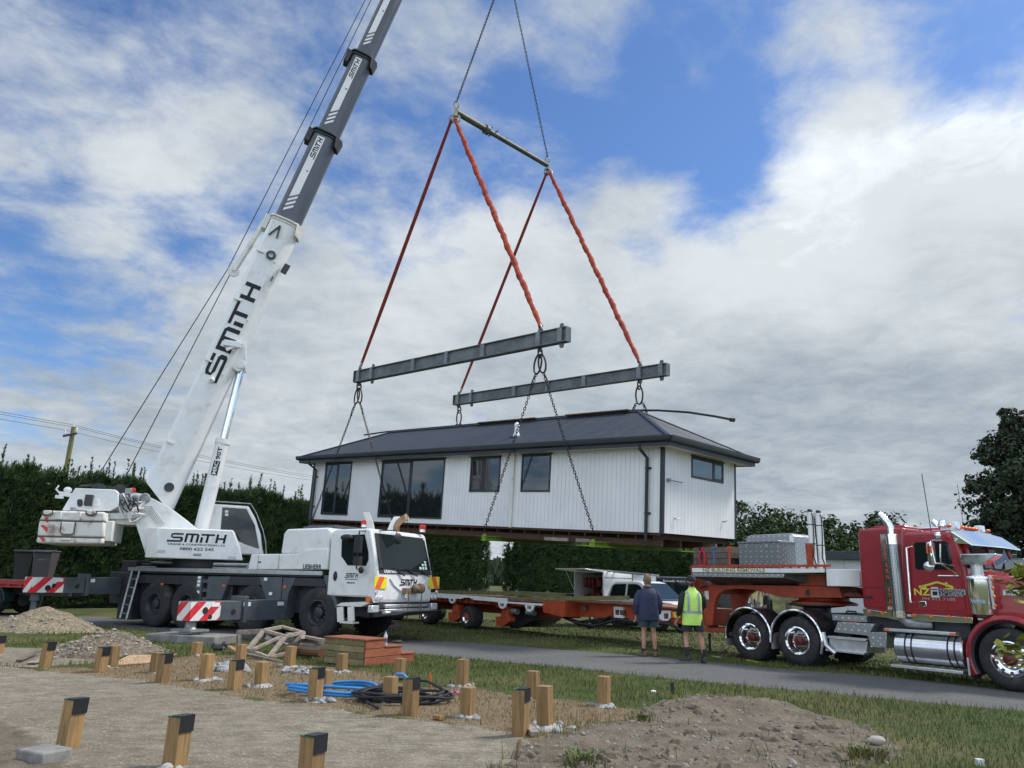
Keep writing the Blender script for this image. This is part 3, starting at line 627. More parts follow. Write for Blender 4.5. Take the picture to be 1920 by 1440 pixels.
rb.tube([(1.955,-.75,1.62),(1.955,-.55,1.45),(1.955,-.22,1.3),(1.955,-.1,1.12),(1.955,.1,1.12)], .018, 6).tube([(1.955,1.0,1.62),(1.955,.75,1.45),(1.955,.5,1.25)], .018, 6); rb.build('panel_crease', white, cab)
bp = MB().box(1.6,-.95,.78,2.02,1.15,.84).box(1.7,-.9,.88,1.98,1.1,.95).box(1.95,-1.0,.72,2.1,1.2,.78)
bp.build('bumper_bar', alu, cab, .01)
MB().box(1.55,-1.1,.86,1.9,1.25,1.0).build('bumper_recess', dgrey, cab)
hl = MB()
for px in (703,814):
    p = c.x(px, 1142 if px < 750 else 1137, 1.98); hl.box(1.86,p.y-.15,p.z-.09,2.0,p.y+.15,p.z+.09)
each(hl, 'headlight', clearlens, cab, bev=.02)
p = c.y(690,1125,-1.31); MB().box(p.x-.07,-1.33,p.z-.05,p.x+.07,-1.2,p.z+.06).build('indicator_lamp', blind, cab, .01)
sp = MB().prism(cy([(629,1136),(676,1138),(692,1131),(690,1128),(640,1130)], -1.3), -1.3, -.95); 
for px in (637,657): 
    a = c.y(px,1138,-1.3); b = c.y(px+1,1166,-1.3); sp.bar((a.x,-1.28,a.z),(b.x,-1.28,b.z),.06,.2)
a = c.y(636,1167,-1.3); b = c.y(662,1167,-1.3); sp.box(a.x,-1.3,a.z-.02,b.x,-1.05,a.z+.03); sp.build('cab_step', offwhite, cab, .01)
ub = MB().prism(cy([(662,1160),(700,1146),(752,1147),(735,1153)], -1.1), -.8, .8).build('front_underrun', cgrey, crane)
# roof fittings
br = MB()
for s in (-1, 1):
    p = V((.55, .55+s*.42, 2.9)); br.add([p+V((-.14,0,0)), p+V((.14,0,0)), p+V((.12,s*.12,.3)), p+V((.1,s*.3,.55)), p+V((-.1,s*.3,.55)), p+V((-.1,s*.1,.3)), *[p+V((dx,dy+s*.06,dz)) for dx, dy, dz in ((-.14,0,0),(.14,0,0),(.12,s*.12,.3),(.1,s*.3,.55),(-.1,s*.3,.55),(-.1,s*.1,.3))]],
      [(0,1,2,5),(5,2,3,4),(6,11,8,7),(11,10,9,8),(0,6,7,1),(1,7,8,2),(2,8,9,3),(3,9,10,4),(4,10,11,5),(5,11,6,0)])
br.box(.38,.1,2.88,.72,1.0,2.98); br.build('boom_rest', offwhite, crane, .01)
ex = MB(); ex.tube([(.85,.9,2.85),(.85,.9,3.12),(.9,.9,3.22),(1.0,.9,3.3),(1.2,.9,3.4)], .1, 14); ex.cyl((.85,.9,2.86),(.85,.9,2.95),.16,16); ex.build('exhaust_pipe', mat('copper_exhaust', (.30,.2,.13), .45, .8, var=.25), crane)
for px, py, y in ((683,985,.35), (792,994,1.1)):
    p = c.y(px, py, y); b = MB().cyl((p.x,y,p.z-.06),(p.x,y,p.z+.02),.09,14).build('beacon', clearlens, cab); MB().lathe((p.x,y,p.z+.02),(0,0,1),[(.1,0),(.1,.1),(.07,.13),(.001,.135)],14).build('red_lens', redlens, b)
an = MB().tube([(1.5,.6,2.9),(1.42,.6,3.5)], .006, 5); an.build('aerial', black, cab)
# outriggers
strA = stripes('red_white_stripes', (.72,.70,.68), (.62,.02,.03), .19, -45, (1,2), .1); strB = stripes('red_white_end_stripes', (.72,.70,.68), (.62,.02,.03), .19, -45, (0,2), .1)
hol = dgrey
def outrigger(x1, z0, z1, ya, yb, yc, sgn, foot, near):
    # x1: face towards the cab; ya root, yb stage joint, yc tip
    e = MB().box(x1-.42, sgn*yb, z0+.03, x1, sgn*yc, z1-.02); o = e.build('outrigger', cgrey, crane, .012)
    MB().box(x1-.46, sgn*ya, z0, x1+.035, sgn*yb, z1).box(x1-.46, sgn*(yb-.12), z0-.05, x1+.06, sgn*yb, z1+.1).build('beam_sleeve', cgrey, o, .012)
    jx, jy = x1-.2, sgn*(yc-.25); jk = MB().cyl((jx,jy,z0-.02),(jx,jy,foot+.16),.085,16).cyl((jx,jy,z0+.1),(jx,jy,z0-.18),.13,16); jk.build('jack', steel if near != 2 else cgrey, o)
    MB().lathe((jx,jy,foot),(0,0,1),[(.001,.16),(.12,.16),(.16,.1),(.22,.07),(.24,.05),(.24,0),(.001,0)],20).box(jx-.34,jy-.28,foot+.06,jx+.34,jy+.28,foot+.11).build('foot_plate', cgrey if near == 0 else steel, o)
    if near:
        L = .92; MB().box(x1+.002, sgn*(yc-L), z0+.05, x1+.012, sgn*yc, z1-.03).build('striped_panel', strA, o)
        MB().box(x1-.40, sgn*(yc+.002), z0+.05, x1+.0, sgn*(yc+.012), z1-.03).build('striped_panel', strB, o)
        hb = MB()
        for dy, dz, r in ((.45,.28 if near == 1 else .18,.085), (.62,.13 if near == 1 else .25,.06), (1.35,.24,.065)):
            p = V((x1+.013, sgn*(yc-dy), z0+dz)); hb.cyl(p, p+V((.004,0,0)), r, 18)
        each(hb, 'beam_hole', black, o)
        ss = MB()
        for dy in (.75, 1.75, 2.95): ss.box(x1+.037 if dy > 1.6 else x1+.013, sgn*(yc-dy-.12), z1-.15, x1+.042 if dy > 1.6 else x1+.018, sgn*(yc-dy+.12), z1-.05)
        each(ss, 'sticker', lwhite, o)
    return o
outrigger(-1.2, .46, .98, 1.0, 2.75, 4.4, -1, .2, 1)
outrigger(-8.3, .92, 1.43, .9, 2.45, 4.05, -1, .2, 2)
outrigger(-1.2, .46, .98, 1.0, 2.6, 4.0, 1, .16, 0); outrigger(-8.3, .92, 1.43, .9, 2.45, 4.05, 1, .16, 0)
# ladder
ld_ = MB(); T0 = c.y(248,1070,-1.36); T1 = c.y(262,1070,-1.36); B0 = c.y(225,1159,-1.75); B1 = c.y(237,1161,-1.75)
A0, A1, C0, C1 = [V((p.x, y, p.z)) for p, y in ((T0,-1.36),(T1,-1.36),(B0,-1.75),(B1,-1.75))]
ld_.bar(A0, C0, .05, .04); ld_.bar(A1, C1, .05, .04)
for k in range(1, 6): f = k/5.6; ld_.bar(A0+(C0-A0)*f, A1+(C1-A1)*f, .04, .03)
ld_.tube([A0, A0+V((-.05,.2,.12)), A0+V((.6,.4,.14))], .02, 6); ld_.build('ladder', steel, crane)
rk = MB()
for k in range(6): rk.tube([(-4.4+.0*k,-1.05+.12*(k % 3),1.78+.12*(k//3)),(-2.75,-1.05+.12*(k % 3),1.78+.12*(k//3))], .05, 8)
rk.build('stowed_poles', steel, crane)
each(MB().box(-8.9,-.9,1.62,-8.2,.6,1.98).box(-8.05,-.8,1.68,-7.6,.5,1.9), 'rear_locker', dgrey, crane, bev=.02)
MB().prism([(-2.95,1.78),(-2.65,2.15),(-2.45,2.15),(-2.62,1.78)], -1.2, .8).build('tread_plate', dplate, crane)
# ---------------- superstructure, slewed away from the carrier axis
SM = yawM((-9.79, 24.97), 16.29); S = Frame(SM); REL = CM.inverted() @ SM
def sy(pts, y): return [(q.x, q.z) for q in (S.y(px, py, y) for px, py in pts)]
def smb(): return MB(REL)
R3 = REL.to_3x3()
def sp_(p): return tuple(REL @ V(p))
def sd_(d): return tuple(R3 @ V(d))
smb().lathe((0,0,1.66), (0,0,1), [(1.15,0),(1.15,.14),(1.0,.16),(1.0,.42),(1.2,.44),(1.2,.5),(.001,.5)], 36).build('turntable', dgrey, crane)
oP = sy([(296,989),(437,994),(449,1026),(453,1051),(292,1046)], -1.35); rg = []
for y, dx in ((-1.35,0), (-.98,-.36), (-.55,-.36)): rg.append([V((x+(dx if i in (0,4) else 0), y, z)) for i, (x, z) in enumerate(oP)])
cov_ = smb().loft(rg).build('side_cover', white, crane, .03)
p = S.y(369.5,1009,-1.352); logo(sp_((p.x,-1.35,p.z)), sd_((1,0,0)), sd_((0,0,1)), 1.68, .27, logoblk, cov_, shear=.12)
p = S.y(369,1021.8,-1.352); text('CRANE & CONSTRUCTION LTD', sp_((p.x,-1.35,p.z)), sd_((1,0,0)), sd_((0,0,1)), .055, logoblk, cov_, w=1.66)
p = S.y(369,1030,-1.352); text('0800 622 545', sp_((p.x,-1.35,p.z)), sd_((1,0,0)), sd_((0,0,1)), .085, logoblk, cov_, w=.98)
p = S.y(370,1040,-1.352); smb().box(p.x-.12,-1.362,p.z-.04,p.x+.12,-1.34,p.z+.04).build('cover_handle', steel, cov_, .02)
sk = smb()
for px, py in ((302,1034),(435,1046)): p = S.y(px, py, -1.352); sk.box(p.x-.12,-1.355,p.z-.05,p.x+.12,-1.35,p.z+.05)
each(sk, 'sticker', mat('grey_sticker', (.5,.5,.5), .6), cov_)
smb().box(-1.6,.55,2.05,.2,1.3,2.9).build('side_cover', white, crane, .03)
fp = sy([(254,924),(268,926),(291,937),(314,949),(369,991),(369,1046),(275,1046),(251,972),(232,967),(226,945),(236,924)], -.55)
fm = smb(); 
for y in (-.55, .49): fm.prism(fp, y, y+.06)
fm.box(-1.75,-.5,2.1,.4,.5,2.75); fm.box(-3.3,-.5,3.05,-1.9,.5,3.35)
fr_ = fm.build('slewing_frame', white, crane, .012)
ap = sy([(190,961),(257,962),(258,970),(253,974),(190,973)], -.62); smb().prism(ap, -.62, .62).build('rear_arm', white, crane, .015)
q = S.y(272,934,-.56); pv = smb().lathe((q.x,-.56,q.z),(0,-1,0),[(.16,0),(.16,.03),(.12,.05),(.12,.02),(.001,.02)],20); pv.build('pivot_pin', steel, fr_)
wp_ = sy([(116,957),(137,921),(141,915),(216,918),(222,924),(222,950),(206,958)], -.85); wh = smb().prism(wp_, -.85, .85).build('winch_housing', white, crane, .02)
q = S.y(150,943,-.86); smb().prism(sy([(144.5,939),(147,936),(153,936),(155,940),(155,947),(152,950),(147,950),(144.5,946)], -.86), -.862, -.84).build('housing_opening', dgrey, wh)
q = S.y(166,940,-.9); smb().box(q.x-.1,-1.0,q.z-.14,q.x+.12,-.85,q.z+.2).build('winch_motor', dgrey, wh, .02); q2 = S.y(178,941,-.9); smb().prism(sy([(171,935),(186,936),(186,950),(170,948)], -.87), -.9, -.84).build('motor_cover', white, wh, .01)
cm_ = smb(); q = S.y(127,919,-.5); cm_.ell((q.x,-.5,q.z),.12,.12,.1); a0 = S.y(112,925,-.6); a1 = S.y(140,930,-.6); cm_.bar((a0.x,-.6,a0.z),(a1.x,-.6,a1.z),.1,.12); cm_.tube([(a0.x,-.6,a0.z),(a0.x-.12,-.6,a0.z+.12),(a0.x-.06,-.6,a0.z+.24)],.03,6); cm_.box(a0.x-.1,-.66,a0.z-.16,a0.x+.12,-.54,a0.z-.06); cm_.build('rear_camera_bracket', white, crane, .01)
hy = smb(); rr = random.Random(3)
for k in range(16):
    a = S.y(222+rr.random()*28, 924+rr.random()*30, -.75); b = S.y(256+rr.random()*18, 940+rr.random()*26, -.62)
    mz = (a.z+b.z)/2-.15-.25*rr.random(); hy.tube([(a.x,-.75,a.z),((a.x*2+b.x)/3,-.78,mz),((a.x+2*b.x)/3,-.72,mz+.05),(b.x,-.62,b.z)], .022+.018*rr.random(), 6)
for k in range(5):
    a = S.y(244+k*2.4, 952-k*1.5, -.62); b = S.y(300+k*2.2, 990-k*2.5, -.62); m_ = S.y(276+k*2.3, 957-k*2, -.62); hy.tube([(a.x,-.64,a.z),(m_.x,-.64,m_.z),(b.x,-.64,b.z)], .022, 6)
hy.build('hydraulic_hoses', mat('pale_hose', (.55,.55,.54), .5, var=.2), crane)
vb = smb()
for k in range(9): a = S.y(224+rr.random()*32, 922+rr.random()*34, -.6); vb.box(a.x-.09,-.72,a.z-.1,a.x+.09,-.45,a.z+.1)
a = S.y(206,918,-.3); b = S.y(180,917,-.3); vb.cyl((a.x+.2,-.3,a.z+.02),(b.x,-.3,b.z+.06),.05,8); vb.build('valve_block', steel, crane, .01)
q = S.y(248,921,-.45); bb = smb().cyl((q.x,-.45,q.z-.18),(q.x,-.45,q.z-.02),.05,10).build('beacon', dgrey, crane); smb().lathe((q.x,-.45,q.z-.02),(0,0,1),[(.1,0),(.1,.09),(.07,.12),(.001,.12)],14).build('red_lens', redlens, bb)
dh = smb()
for k in range(7):
    a = S.y(150+rr.random()*30, 916-rr.random()*2, -.2); b = S.y(205+rr.random()*20, 916+rr.random()*5, -.3); dh.tube([(a.x,-.3-.1*k,a.z),(a.x*.6+b.x*.4,-.4,a.z+.05+.08*rr.random()),(b.x,-.5,b.z+.05),(b.x+.2,-.6,b.z-.2)], .018, 5)
for k in range(9):
    a = S.y(226+rr.random()*26, 922+rr.random()*20, -.8); dh.tube([(a.x,-.76,a.z),(a.x+.12,-.84,a.z-.1-.12*rr.random()),(a.x+.25*rr.random(),-.8,a.z-.3)], .016+.012*rr.random(), 5)
dh.build('control_cables', black, crane)
# counterweight in three slabs
cwm = mat('rusty_white_counterweight', (.68,.665,.62), .6, var=.06, scale=2, dirt=(.15,.07,.03), dirta=.85, dscale=2.4)
sl = [sy([(84,957),(197,960),(196,978),(73,975)], -1.33), sy([(73,976),(196,979),(194,1008),(69,1005)], -1.33), sy([(69,1006),(193,1009),(192,1020),(67,1018)], -1.33)]
cw = None
for i, P in enumerate(sl):
    b = smb(); rg = [[V((x, y, z)) for x, z in P] for y in (-1.33, .75)]; b.loft(rg); o = b.build('counterweight', cwm, crane, .05) if i == 0 else b.build('slab', cwm, cw, .05)
    cw = cw or o
rp = smb()
for P in ([(104,958),(116,958),(114,974),(102,974)], [(143,959),(152,959),(151,976),(141,976)]): rp.prism(sy(P, -1.36), -1.37, -1.3)
rp.prism(sy([(116,979),(140,980),(137,1000),(133,1002),(117,1001),(114,997)], -1.37), -1.39, -1.3); rp.prism(sy([(114,1008),(133,1009),(131,1014),(113,1013)], -1.37), -1.38, -1.3)
for px in (89, 171): rp.prism(sy([(px-7,957),(px+7,957),(px+6,962),(px+2,965),(px-4,965),(px-8,962)], -1.37), -1.40, -1.25)
each(rp, 'lifting_lug', cwm, cw, bev=.02)
rl = smb()
for px in (89, 171): rl.tube([(p.x,-1.372,p.z) for p in (S.y(px+a, 957+b2, -1.37) for a, b2 in ((-10,2),(-9,7),(-4,9.5),(3,10),(9,7),(10,1)))], .02, 5)
rl.tube([(p.x,-1.372,p.z) for p in (S.y(*q, -1.37) for q in ((115,979),(113,997),(117,1003),(134,1003),(139,1000),(142,979)))], .015, 5)
for a, b2 in (((72,975.5),(196,978.5)), ((69,1005.5),(194,1008.5))):
    p = S.y(*a, -1.33); q = S.y(*b2, -1.33); rl.bar((p.x,-1.325,p.z),(q.x,-1.325,q.z),.012,.03)
rl.build('rust_streak', rust, cw)
rs = smb()
for P in ([(83,970),(91,970),(90,974),(84,974)], [(84,976),(91,977),(90,981)], [(76,985),(81,984),(90,989),(88,999)], [(73,1007),(81,1007),(85,1012),(83,1016),(80,1015)]): rs.prism(sy(P, -1.335), -1.338, -1.33)
each(rs, 'red_stripe', lred, cw)
smb().box(-2.88,-1.1,2.5,-2.66,.5,3.1).build('counterweight_bracket', offwhite, cw, .02)
smb().lathe((-3.85,-1.0,3.3),(0,0,1),[(.12,0),(.12,.06),(.07,.08),(.07,.16)],14,caps=True).build('locking_ram', steel, cw)
# lift ram
foot = V((-.32,0,2.55)); pin = V((.36,0,8.62)); dr = (pin-foot).normalized(); kb = foot+dr*3.5
lr = smb().tube([foot, foot+dr*.3, foot+dr*.3, kb-dr*.16, kb-dr*.16, kb], [.23,.23,.225,.225,.25,.25], 20).build('lift_cylinder', white, crane)
smb().cyl(kb, pin, .125, 18).build('piston_rod', chrome, lr)
pm = smb(); cc_ = foot+dr*2.75; nn_ = V((dr.z,0,-dr.x)); pm.add([cc_+dr*u+nn_*v_+V((0,-.235-e,0)) for e in (0,.006) for u, v_ in ((-.5,-.1),(-.5,.1),(.5,.1),(.5,-.1))], [(4,5,6,7)]); pm.build('name_plate', lwhite, lr, smooth=0)
pm = smb(); pm.add([cc_+dr*(u-.26)+nn_*v_+V((0,-.245,0)) for u, v_ in ((-.24,-.1),(-.24,.1),(.24,.1),(.24,-.1))], [(0,1,2,3)]); pm.build('name_plate', logoblk, lr, smooth=0)
text('MRC', sp_(cc_-dr*.26+V((0,-.247,0))), sd_(dr), sd_(-nn_), .12, lwhite, lr, w=.42); text('90T', sp_(cc_+dr*.24+V((0,-.247,0))), sd_(dr), sd_(-nn_), .13, logoblk, lr, w=.42)
# boom
B0 = V((-1.6,0,4.1)); U = V((6.1,0,21.03)).normalized(); N = V((U.z,0,-U.x))
def bp_(s, n, y): return B0+U*s+N*n+V((0,y,0))
def bsec(h, w, s0, s1, cut=0):
    pr = [(-h,-w*.7),(-h*.78,-w),(h*.1,-w)]+[(h*.1+h*.9*math.sin(rad(a)), -w*math.cos(rad(a))) for a in range(15, 180, 15)]+[(h*.1,w),(-h*.78,w),(-h,w*.7)]
    return [[bp_(s0+cut*(n/h), n, y) for n, y in pr], [bp_(s1, n, y) for n, y in pr]]
bo = smb().loft(bsec(.55,.42,-.15,10.5,-.35)).build('boom', white, crane, 0, smooth=28)
secs = [(.48,.37,10.5,14.55),(.43,.335,14.55,18.55),(.385,.30,18.55,22.9),(.34,.27,22.9,31),(.30,.24,31,39.6)]
steelg = mat('graphite_boom_steel', (.085,.092,.105), .32, .35, var=.12, scale=1.5, stretch=(1,1,.1))
for i, (h, w_, s0, s1) in enumerate(secs):
    o = smb().loft(bsec(h,w_,s0-.5,s1)).build('boom_section', steelg, crane, 0, smooth=28)
    cl = smb(); hh, ww = (.58,.45) if i == 0 else (secs[i-1][0]+.05, secs[i-1][1]+.05)
    for ds, e in ((-.10,.0), (.0,.05)): cl.loft(bsec(hh+e, ww+e, s0+ds, s0+ds+.06))
    cl.loft([[bp_(s0-.5,-hh-.02,-.2),bp_(s0-.5,-hh-.02,.2),bp_(s0-.5,-hh-.2,.2),bp_(s0-.5,-hh-.2,-.2)], [bp_(s0+.05,-hh,-.25),bp_(s0+.05,-hh,.25),bp_(s0+.05,-hh-.22,.25),bp_(s0+.05,-hh-.22,-.25)]])
    cl.loft([[bp_(s0-.42,hh-.1,-ww-.02),bp_(s0-.42,hh-.1,.1),bp_(s0-.42,hh+.06,.1),bp_(s0-.42,hh+.02,-ww*.5)], [bp_(s0+.05,hh-.2,-ww-.05),bp_(s0+.05,hh-.2,.1),bp_(s0+.05,hh+.1,.1),bp_(s0+.05,hh+.06,-ww*.5)]])
    cl.build('boom_collar', offwhite if i == 0 else dgrey, crane, .008)
    if s0 < 30:
        pl = smb(); y = -w_-.004; n0, n1 = -.62*h, -.02*h
        L = s1-s0; a0 = s0+L*.30; a1 = s1-.22; k = .25
        def quad(sa, sb, sk): pl.add([bp_(sa, n1, y), bp_(sa-sk, n0, y), bp_(sb-(sk if sb < a1 else 0), n0, y), bp_(sb, n1, y)], [(0,1,2,3)])
        quad(a0, a1, k)
        for j in range(3): quad(a0-.2-.2*j, a0-.09-.2*j, k)
        pl.build('white_panel', lwhite, o, smooth=0)
        logo(sp_(bp_(s1-.78,(n0+n1)/2,-w_-.005)), sd_(U), sd_(-N), .95, (n1-n0)*.66, logoblk, o, shear=.15)
        d_ = smb(); q = bp_(s0+L*.55,-.2*h,-w_-.006); d_.cyl(q, q+V((0,-.01,0)), .03, 10); d_.build('inspection_hole', black, o)
q0 = S.y(397,716,-.43); q1 = S.y(478,533,-.43); s0_ = (q0-B0).dot(U); s1_ = (q1-B0).dot(U)
mid_ = bp_((s0_+s1_)/2, -.09, -.424); logo(sp_(mid_), sd_(U), sd_(-N), (s1_-s0_), .52, logoblk, bo)
bd = smb()
for sv, nn in ((1.6,-.5),(4.6,-.5),(7.0,-.5),(9.0,-.5)): q = bp_(sv,nn,-.44); bd.bar(q, q+N*.25, .1, .06)
for sv in (2.2,3.2,4.3,5.2,6.4,8.8): q = bp_(sv,.22,-.43); bd.bar(q, q+U*.05, .06)
bd.bar(bp_(.8,.2,-.425), bp_(9.6,.2,-.425), .02, .03)
q = bp_(4.0,.0,-.5); bd.ell(q,.1,.12,.1); bd.cyl(bp_(4.0,-.03,-.42), bp_(4.0,-.03,-.72), .05, 10)
each(bd, 'boom_fitting', white, bo)
dkf = smb(); dkf.lathe(bp_(9.0,.02,-.44),(0,-1,0),[(.13,0),(.17,.02),(.17,.06),(.1,.07),(.1,.03)],16); dkf.bar(bp_(8.15,.38,-.4), bp_(8.3,.38,-.4), .18,.02); dkf.bar(bp_(8.6,.62,-.3), bp_(8.95,.66,-.3), .14,.2); dkf.lathe(bp_(.25,.2,-.43),(0,-1,0),[(.15,0),(.15,.04),(.001,.04)],18)
dkf.bar(bp_(9.7,-.35,-.47), bp_(10.2,-.12,-.47), .05); dkf.bar(bp_(9.7,-.05,-.47), bp_(10.2,-.12,-.47), .05); each(dkf, 'boom_fitting', dgrey, bo)
bk = smb(); pp = pin-V((0,0,0))
for y in (-.3,.24):
    bk.add([V((q.x, y+e, q.z)) for e in (0,.06) for q in (S.y(*k_, -.3) for k_ in ((439,648),(461,640),(461,690),(446,697),(436,690)))], [(0,1,2,3,4),(9,8,7,6,5)]+[(i, i+5, (i+1) % 5+5, (i+1) % 5) for i in range(5)])
bk.lathe(pin+V((0,-.34,0)),(0,1,0),[(.1,0),(.14,0),(.14,.68),(.1,.68)],16,caps=True); a = S.y(420,643,-.45); b = S.y(452,648,-.45); bk.bar((a.x,-.46,a.z),(b.x,-.46,b.z),.2,.2); bk.bar((a.x+.1,-.46,a.z-.25),(b.x,-.46,b.z+.1),.12,.12)
bk.build('ram_bracket', white, bo, .01)
pa = smb(); a = S.y(438,508,-.1); b = S.y(497,412,-.1); b2 = S.y(488,438,-.1)
for y in (-.16,.1): pa.bar((a.x,y,a.z),(b.x,y,b.z),.06,.12)
pa.bar((a.x+.1,-.05,a.z+.2),(S.y(474,460,0).x,-.05,S.y(474,460,0).z),.06,.1); pa.lathe((a.x,-.12,a.z),(0,1,0),[(.001,0),(.2,0),(.17,.04),(.2,.08),(.001,.08)],20); pa.build('rope_guide', offwhite, bo)
# winch drums and hoist ropes
wd = smb()
for x_, z_ in ((-3.35,4.15),(-2.75,4.15)): wd.lathe((x_,-.5,z_-.12),(0,1,0),[(.26,0),(.26,.03),(.2,.03),(.2,.97),(.26,.97),(.26,1.0)],20,caps=True)
each(wd, 'winch_drum', dgrey, crane)
TIP = SM.inverted() @ V((-.71,27.62,42.57)); hp = smb(); a = S.y(437,509,0); hk = SM.inverted() @ V((-.71,27.62,28.64))
e0 = S.y(183,889,0); e1 = S.y(230,896,0); hp.tube([(e0.x,-.06,e0.z-.15),(a.x-.18,-.06,a.z+.05),bp_(39.3,-.62,-.1)], .016, 6); hp.tube([(e1.x,.08,e1.z-.15),(a.x-.1,.08,a.z-.1),bp_(10.6,-.8,.08),bp_(39.3,-.72,.1)], .016, 6)
hp.tube([TIP+V((.25,-.1,0)), hk+V((.25,-.1,1.0))], .014, 6).tube([TIP+V((.25,.1,0)), hk+V((-.1,.1,1.0))], .014, 6); hp.build('hoist_rope', mat('wire_rope', (.05,.05,.05), .6, .4), crane)
hb = smb().box(TIP.x-.5,-.35,TIP.z-.4,TIP.x+.45,.35,TIP.z+.3).lathe((TIP.x+.25,-.15,TIP.z),(0,1,0),[(.001,0),(.3,0),(.25,.1),(.3,.2),(.3,.3),(.001,.3)],20); hb.build('boom_head', offwhite, crane, .03)
hb = smb().box(hk.x-.3,-.15,hk.z+.35,hk.x+.4,.15,hk.z+1.1).tube([hk+V((0,0,.4)),hk+V((0,0,.15)),hk+V((.16,0,.02)),hk+V((.1,0,-.14)),hk+V((-.08,0,-.1))],.06,8); hb.build('hook_block', orange, crane, .03)
# operator cab on the far side of the boom
op = sy([(392,944),(466,949),(479,972),(489,1003),(493,1040),(380,1040)], .4); oc = smb().prism(op, .4, 1.3).build('operator_cab', white, crane, .035)
smb().prism(sy([(417,951),(462,954),(478,985),(486,1029),(458,1020),(440,1010),(412,1012)], .39), .388, .402).build('side_window', cabglass, oc)
fg = smb()
for y0, y1, mm in ((.46,1.24,0),):
    F_ = sy([(469,953),(480,975),(489,1003),(492,1030)], .4); fg.loft([[V((x+.012,y0,z)) for x, z in F_]+[V((x+.02,y0,z)) for x, z in reversed(F_)], [V((x+.012,y1,z)) for x, z in F_]+[V((x+.02,y1,z)) for x, z in reversed(F_)]])
fg.build('front_window', cabglass, oc, smooth=0)
rlq = smb(); F_ = sy([(395,941),(468,946),(478,962),(491,995),(496,1018),(497,1040)], .37)
for y in (.37, .43): rlq.tube([(x+.03, y, z+.03) for x, z in F_], .018, 6)
rlq.build('guard_rail', steel, oc)
stq = smb()
for px, py in ((425,959),(425,965)): p = S.y(px, py, .386); stq.box(p.x-.05,.383,p.z-.04,p.x+.05,.387,p.z+.04)
each(stq, 'window_sticker', mat('pale_sticker', (.6,.75,.66), .6), oc)
# ================================================================ the house in the air
HM = Matrix.Translation(V((4.21, 20.72, 3.01))) @ Matrix.Rotation(rad(-42.01), 4, 'Z') @ Matrix.Rotation(rad(3.29), 4, 'Y') @ Matrix.Rotation(rad(1.17), 4, 'X')
H = Frame(HM); HL, HW, HH = 17.14, 4.47, 2.5
house = thing('house', 'white weatherboard house with dark hipped roof hanging in the air', 'house', HM)
def cladding(name, k, w, dk=.55):
    m, t, b = nt(name); cr_ = t.nodes.new('ShaderNodeTexCoord'); s = t.nodes.new('ShaderNodeSeparateXYZ'); t.links.new(cr_.outputs['Object'], s.inputs[0])
    f = mth(t, 'FRACT', mth(t, 'MULTIPLY', s.outputs[k], 1/w)); g = ramp(t, mth(t, 'ABSOLUTE', mth(t, 'SUBTRACT', f, .5)), .45, .485)
    n = ns(t, cr_.outputs['Object'], 1.5, 5); base = mixc(t, ramp(t, n, .3, .7), (.80,.80,.79), (.74,.745,.75))
    t.links.new(mixc(t, g, base, [.76*dk, .765*dk, .78*dk]), b.inputs['Base Color']); b.inputs['Roughness'].default_value = .5; bump(t, b, g, -.012, .8); return m
cladx = cladding('board_cladding_long', 0, .155, .91); clady = cladding('board_cladding_end', 1, .2, .76)
trim = mat('dark_trim', (.020,.026,.030), .45, var=.15); soff = mat('soffit_paint', (.62,.60,.56), .6, var=.05)
MB().box(-HL,0,0,-.02,.08,HH).build('wall', cladx, house); MB().box(-HL,HW-.08,0,-.02,HW,HH).build('wall', cladx, house)
MB().box(-.08,.02,0,0,HW-.02,HH).build('wall', clady, house); MB().box(-HL,.08,0,-HL+.08,HW-.08,HH).build('wall', clady, house)
MB().box(-HL+.08,.08,0,-.08,HW-.08,.06).build('floor', brownw, house)
for x, y in ((-.09,-.015), (-.09,HW-.08), (-HL-.015,-.015), (-HL-.015,HW-.08)): MB().box(x,y,-.02,x+.105,y+.095,HH-.02).build('corner_trim', trim, house)
OV = .5; EZ = 2.56; RZ = 3.89; x0, x1, y0, y1 = -HL-OV, OV, -OV, HW+OV; ym = HW/2; hx = (y1-y0)/2
def roofing(name, k, w=.19):
    m, t, b = nt(name); cr_ = t.nodes.new('ShaderNodeTexCoord'); s = t.nodes.new('ShaderNodeSeparateXYZ'); t.links.new(cr_.outputs['Object'], s.inputs[0])
    f = mth(t, 'FRACT', mth(t, 'MULTIPLY', s.outputs[k], 1/.76)); l = ramp(t, mth(t, 'ABSOLUTE', mth(t, 'SUBTRACT', f, .5)), .455, .49); f2 = mth(t, 'SINE', mth(t, 'MULTIPLY', s.outputs[k], 2*math.pi/w))
    n = ns(t, cr_.outputs['Object'], 2.2, 5); c = mixc(t, ramp(t, n, .3, .7), (.019,.024,.033), (.026,.033,.043)); t.links.new(mixc(t, l, c, (.036,.043,.053)), b.inputs['Base Color'])
    b.inputs['Roughness'].default_value = .55; bump(t, b, mth(t, 'MULTIPLY_ADD', ramp(t, f2, .2, .9), .5, l), .02, .7); return m
rfx = roofing('roof_sheet_long', 0); rfy = roofing('roof_sheet_hip', 1)
E_ = [V((x0,y0,EZ)), V((x1,y0,EZ)), V((x1,y1,EZ)), V((x0,y1,EZ)), V((x0+hx,ym,RZ)), V((x1-hx,ym,RZ))]; dz = V((0,0,-.03))
rf = MB().add(E_+[p+dz for p in E_], [(0,1,5,4),(2,3,4,5),(7,6,10,11),(9,8,11,10)]).build('roof', rfx, house, smooth=0)
MB().add([E_[1],E_[2],E_[5]], [(0,1,2)]).build('hip_end', rfy, rf, smooth=0); MB().add([E_[3],E_[0],E_[4]], [(0,1,2)]).build('hip_end', rfy, rf, smooth=0)
rc = MB()
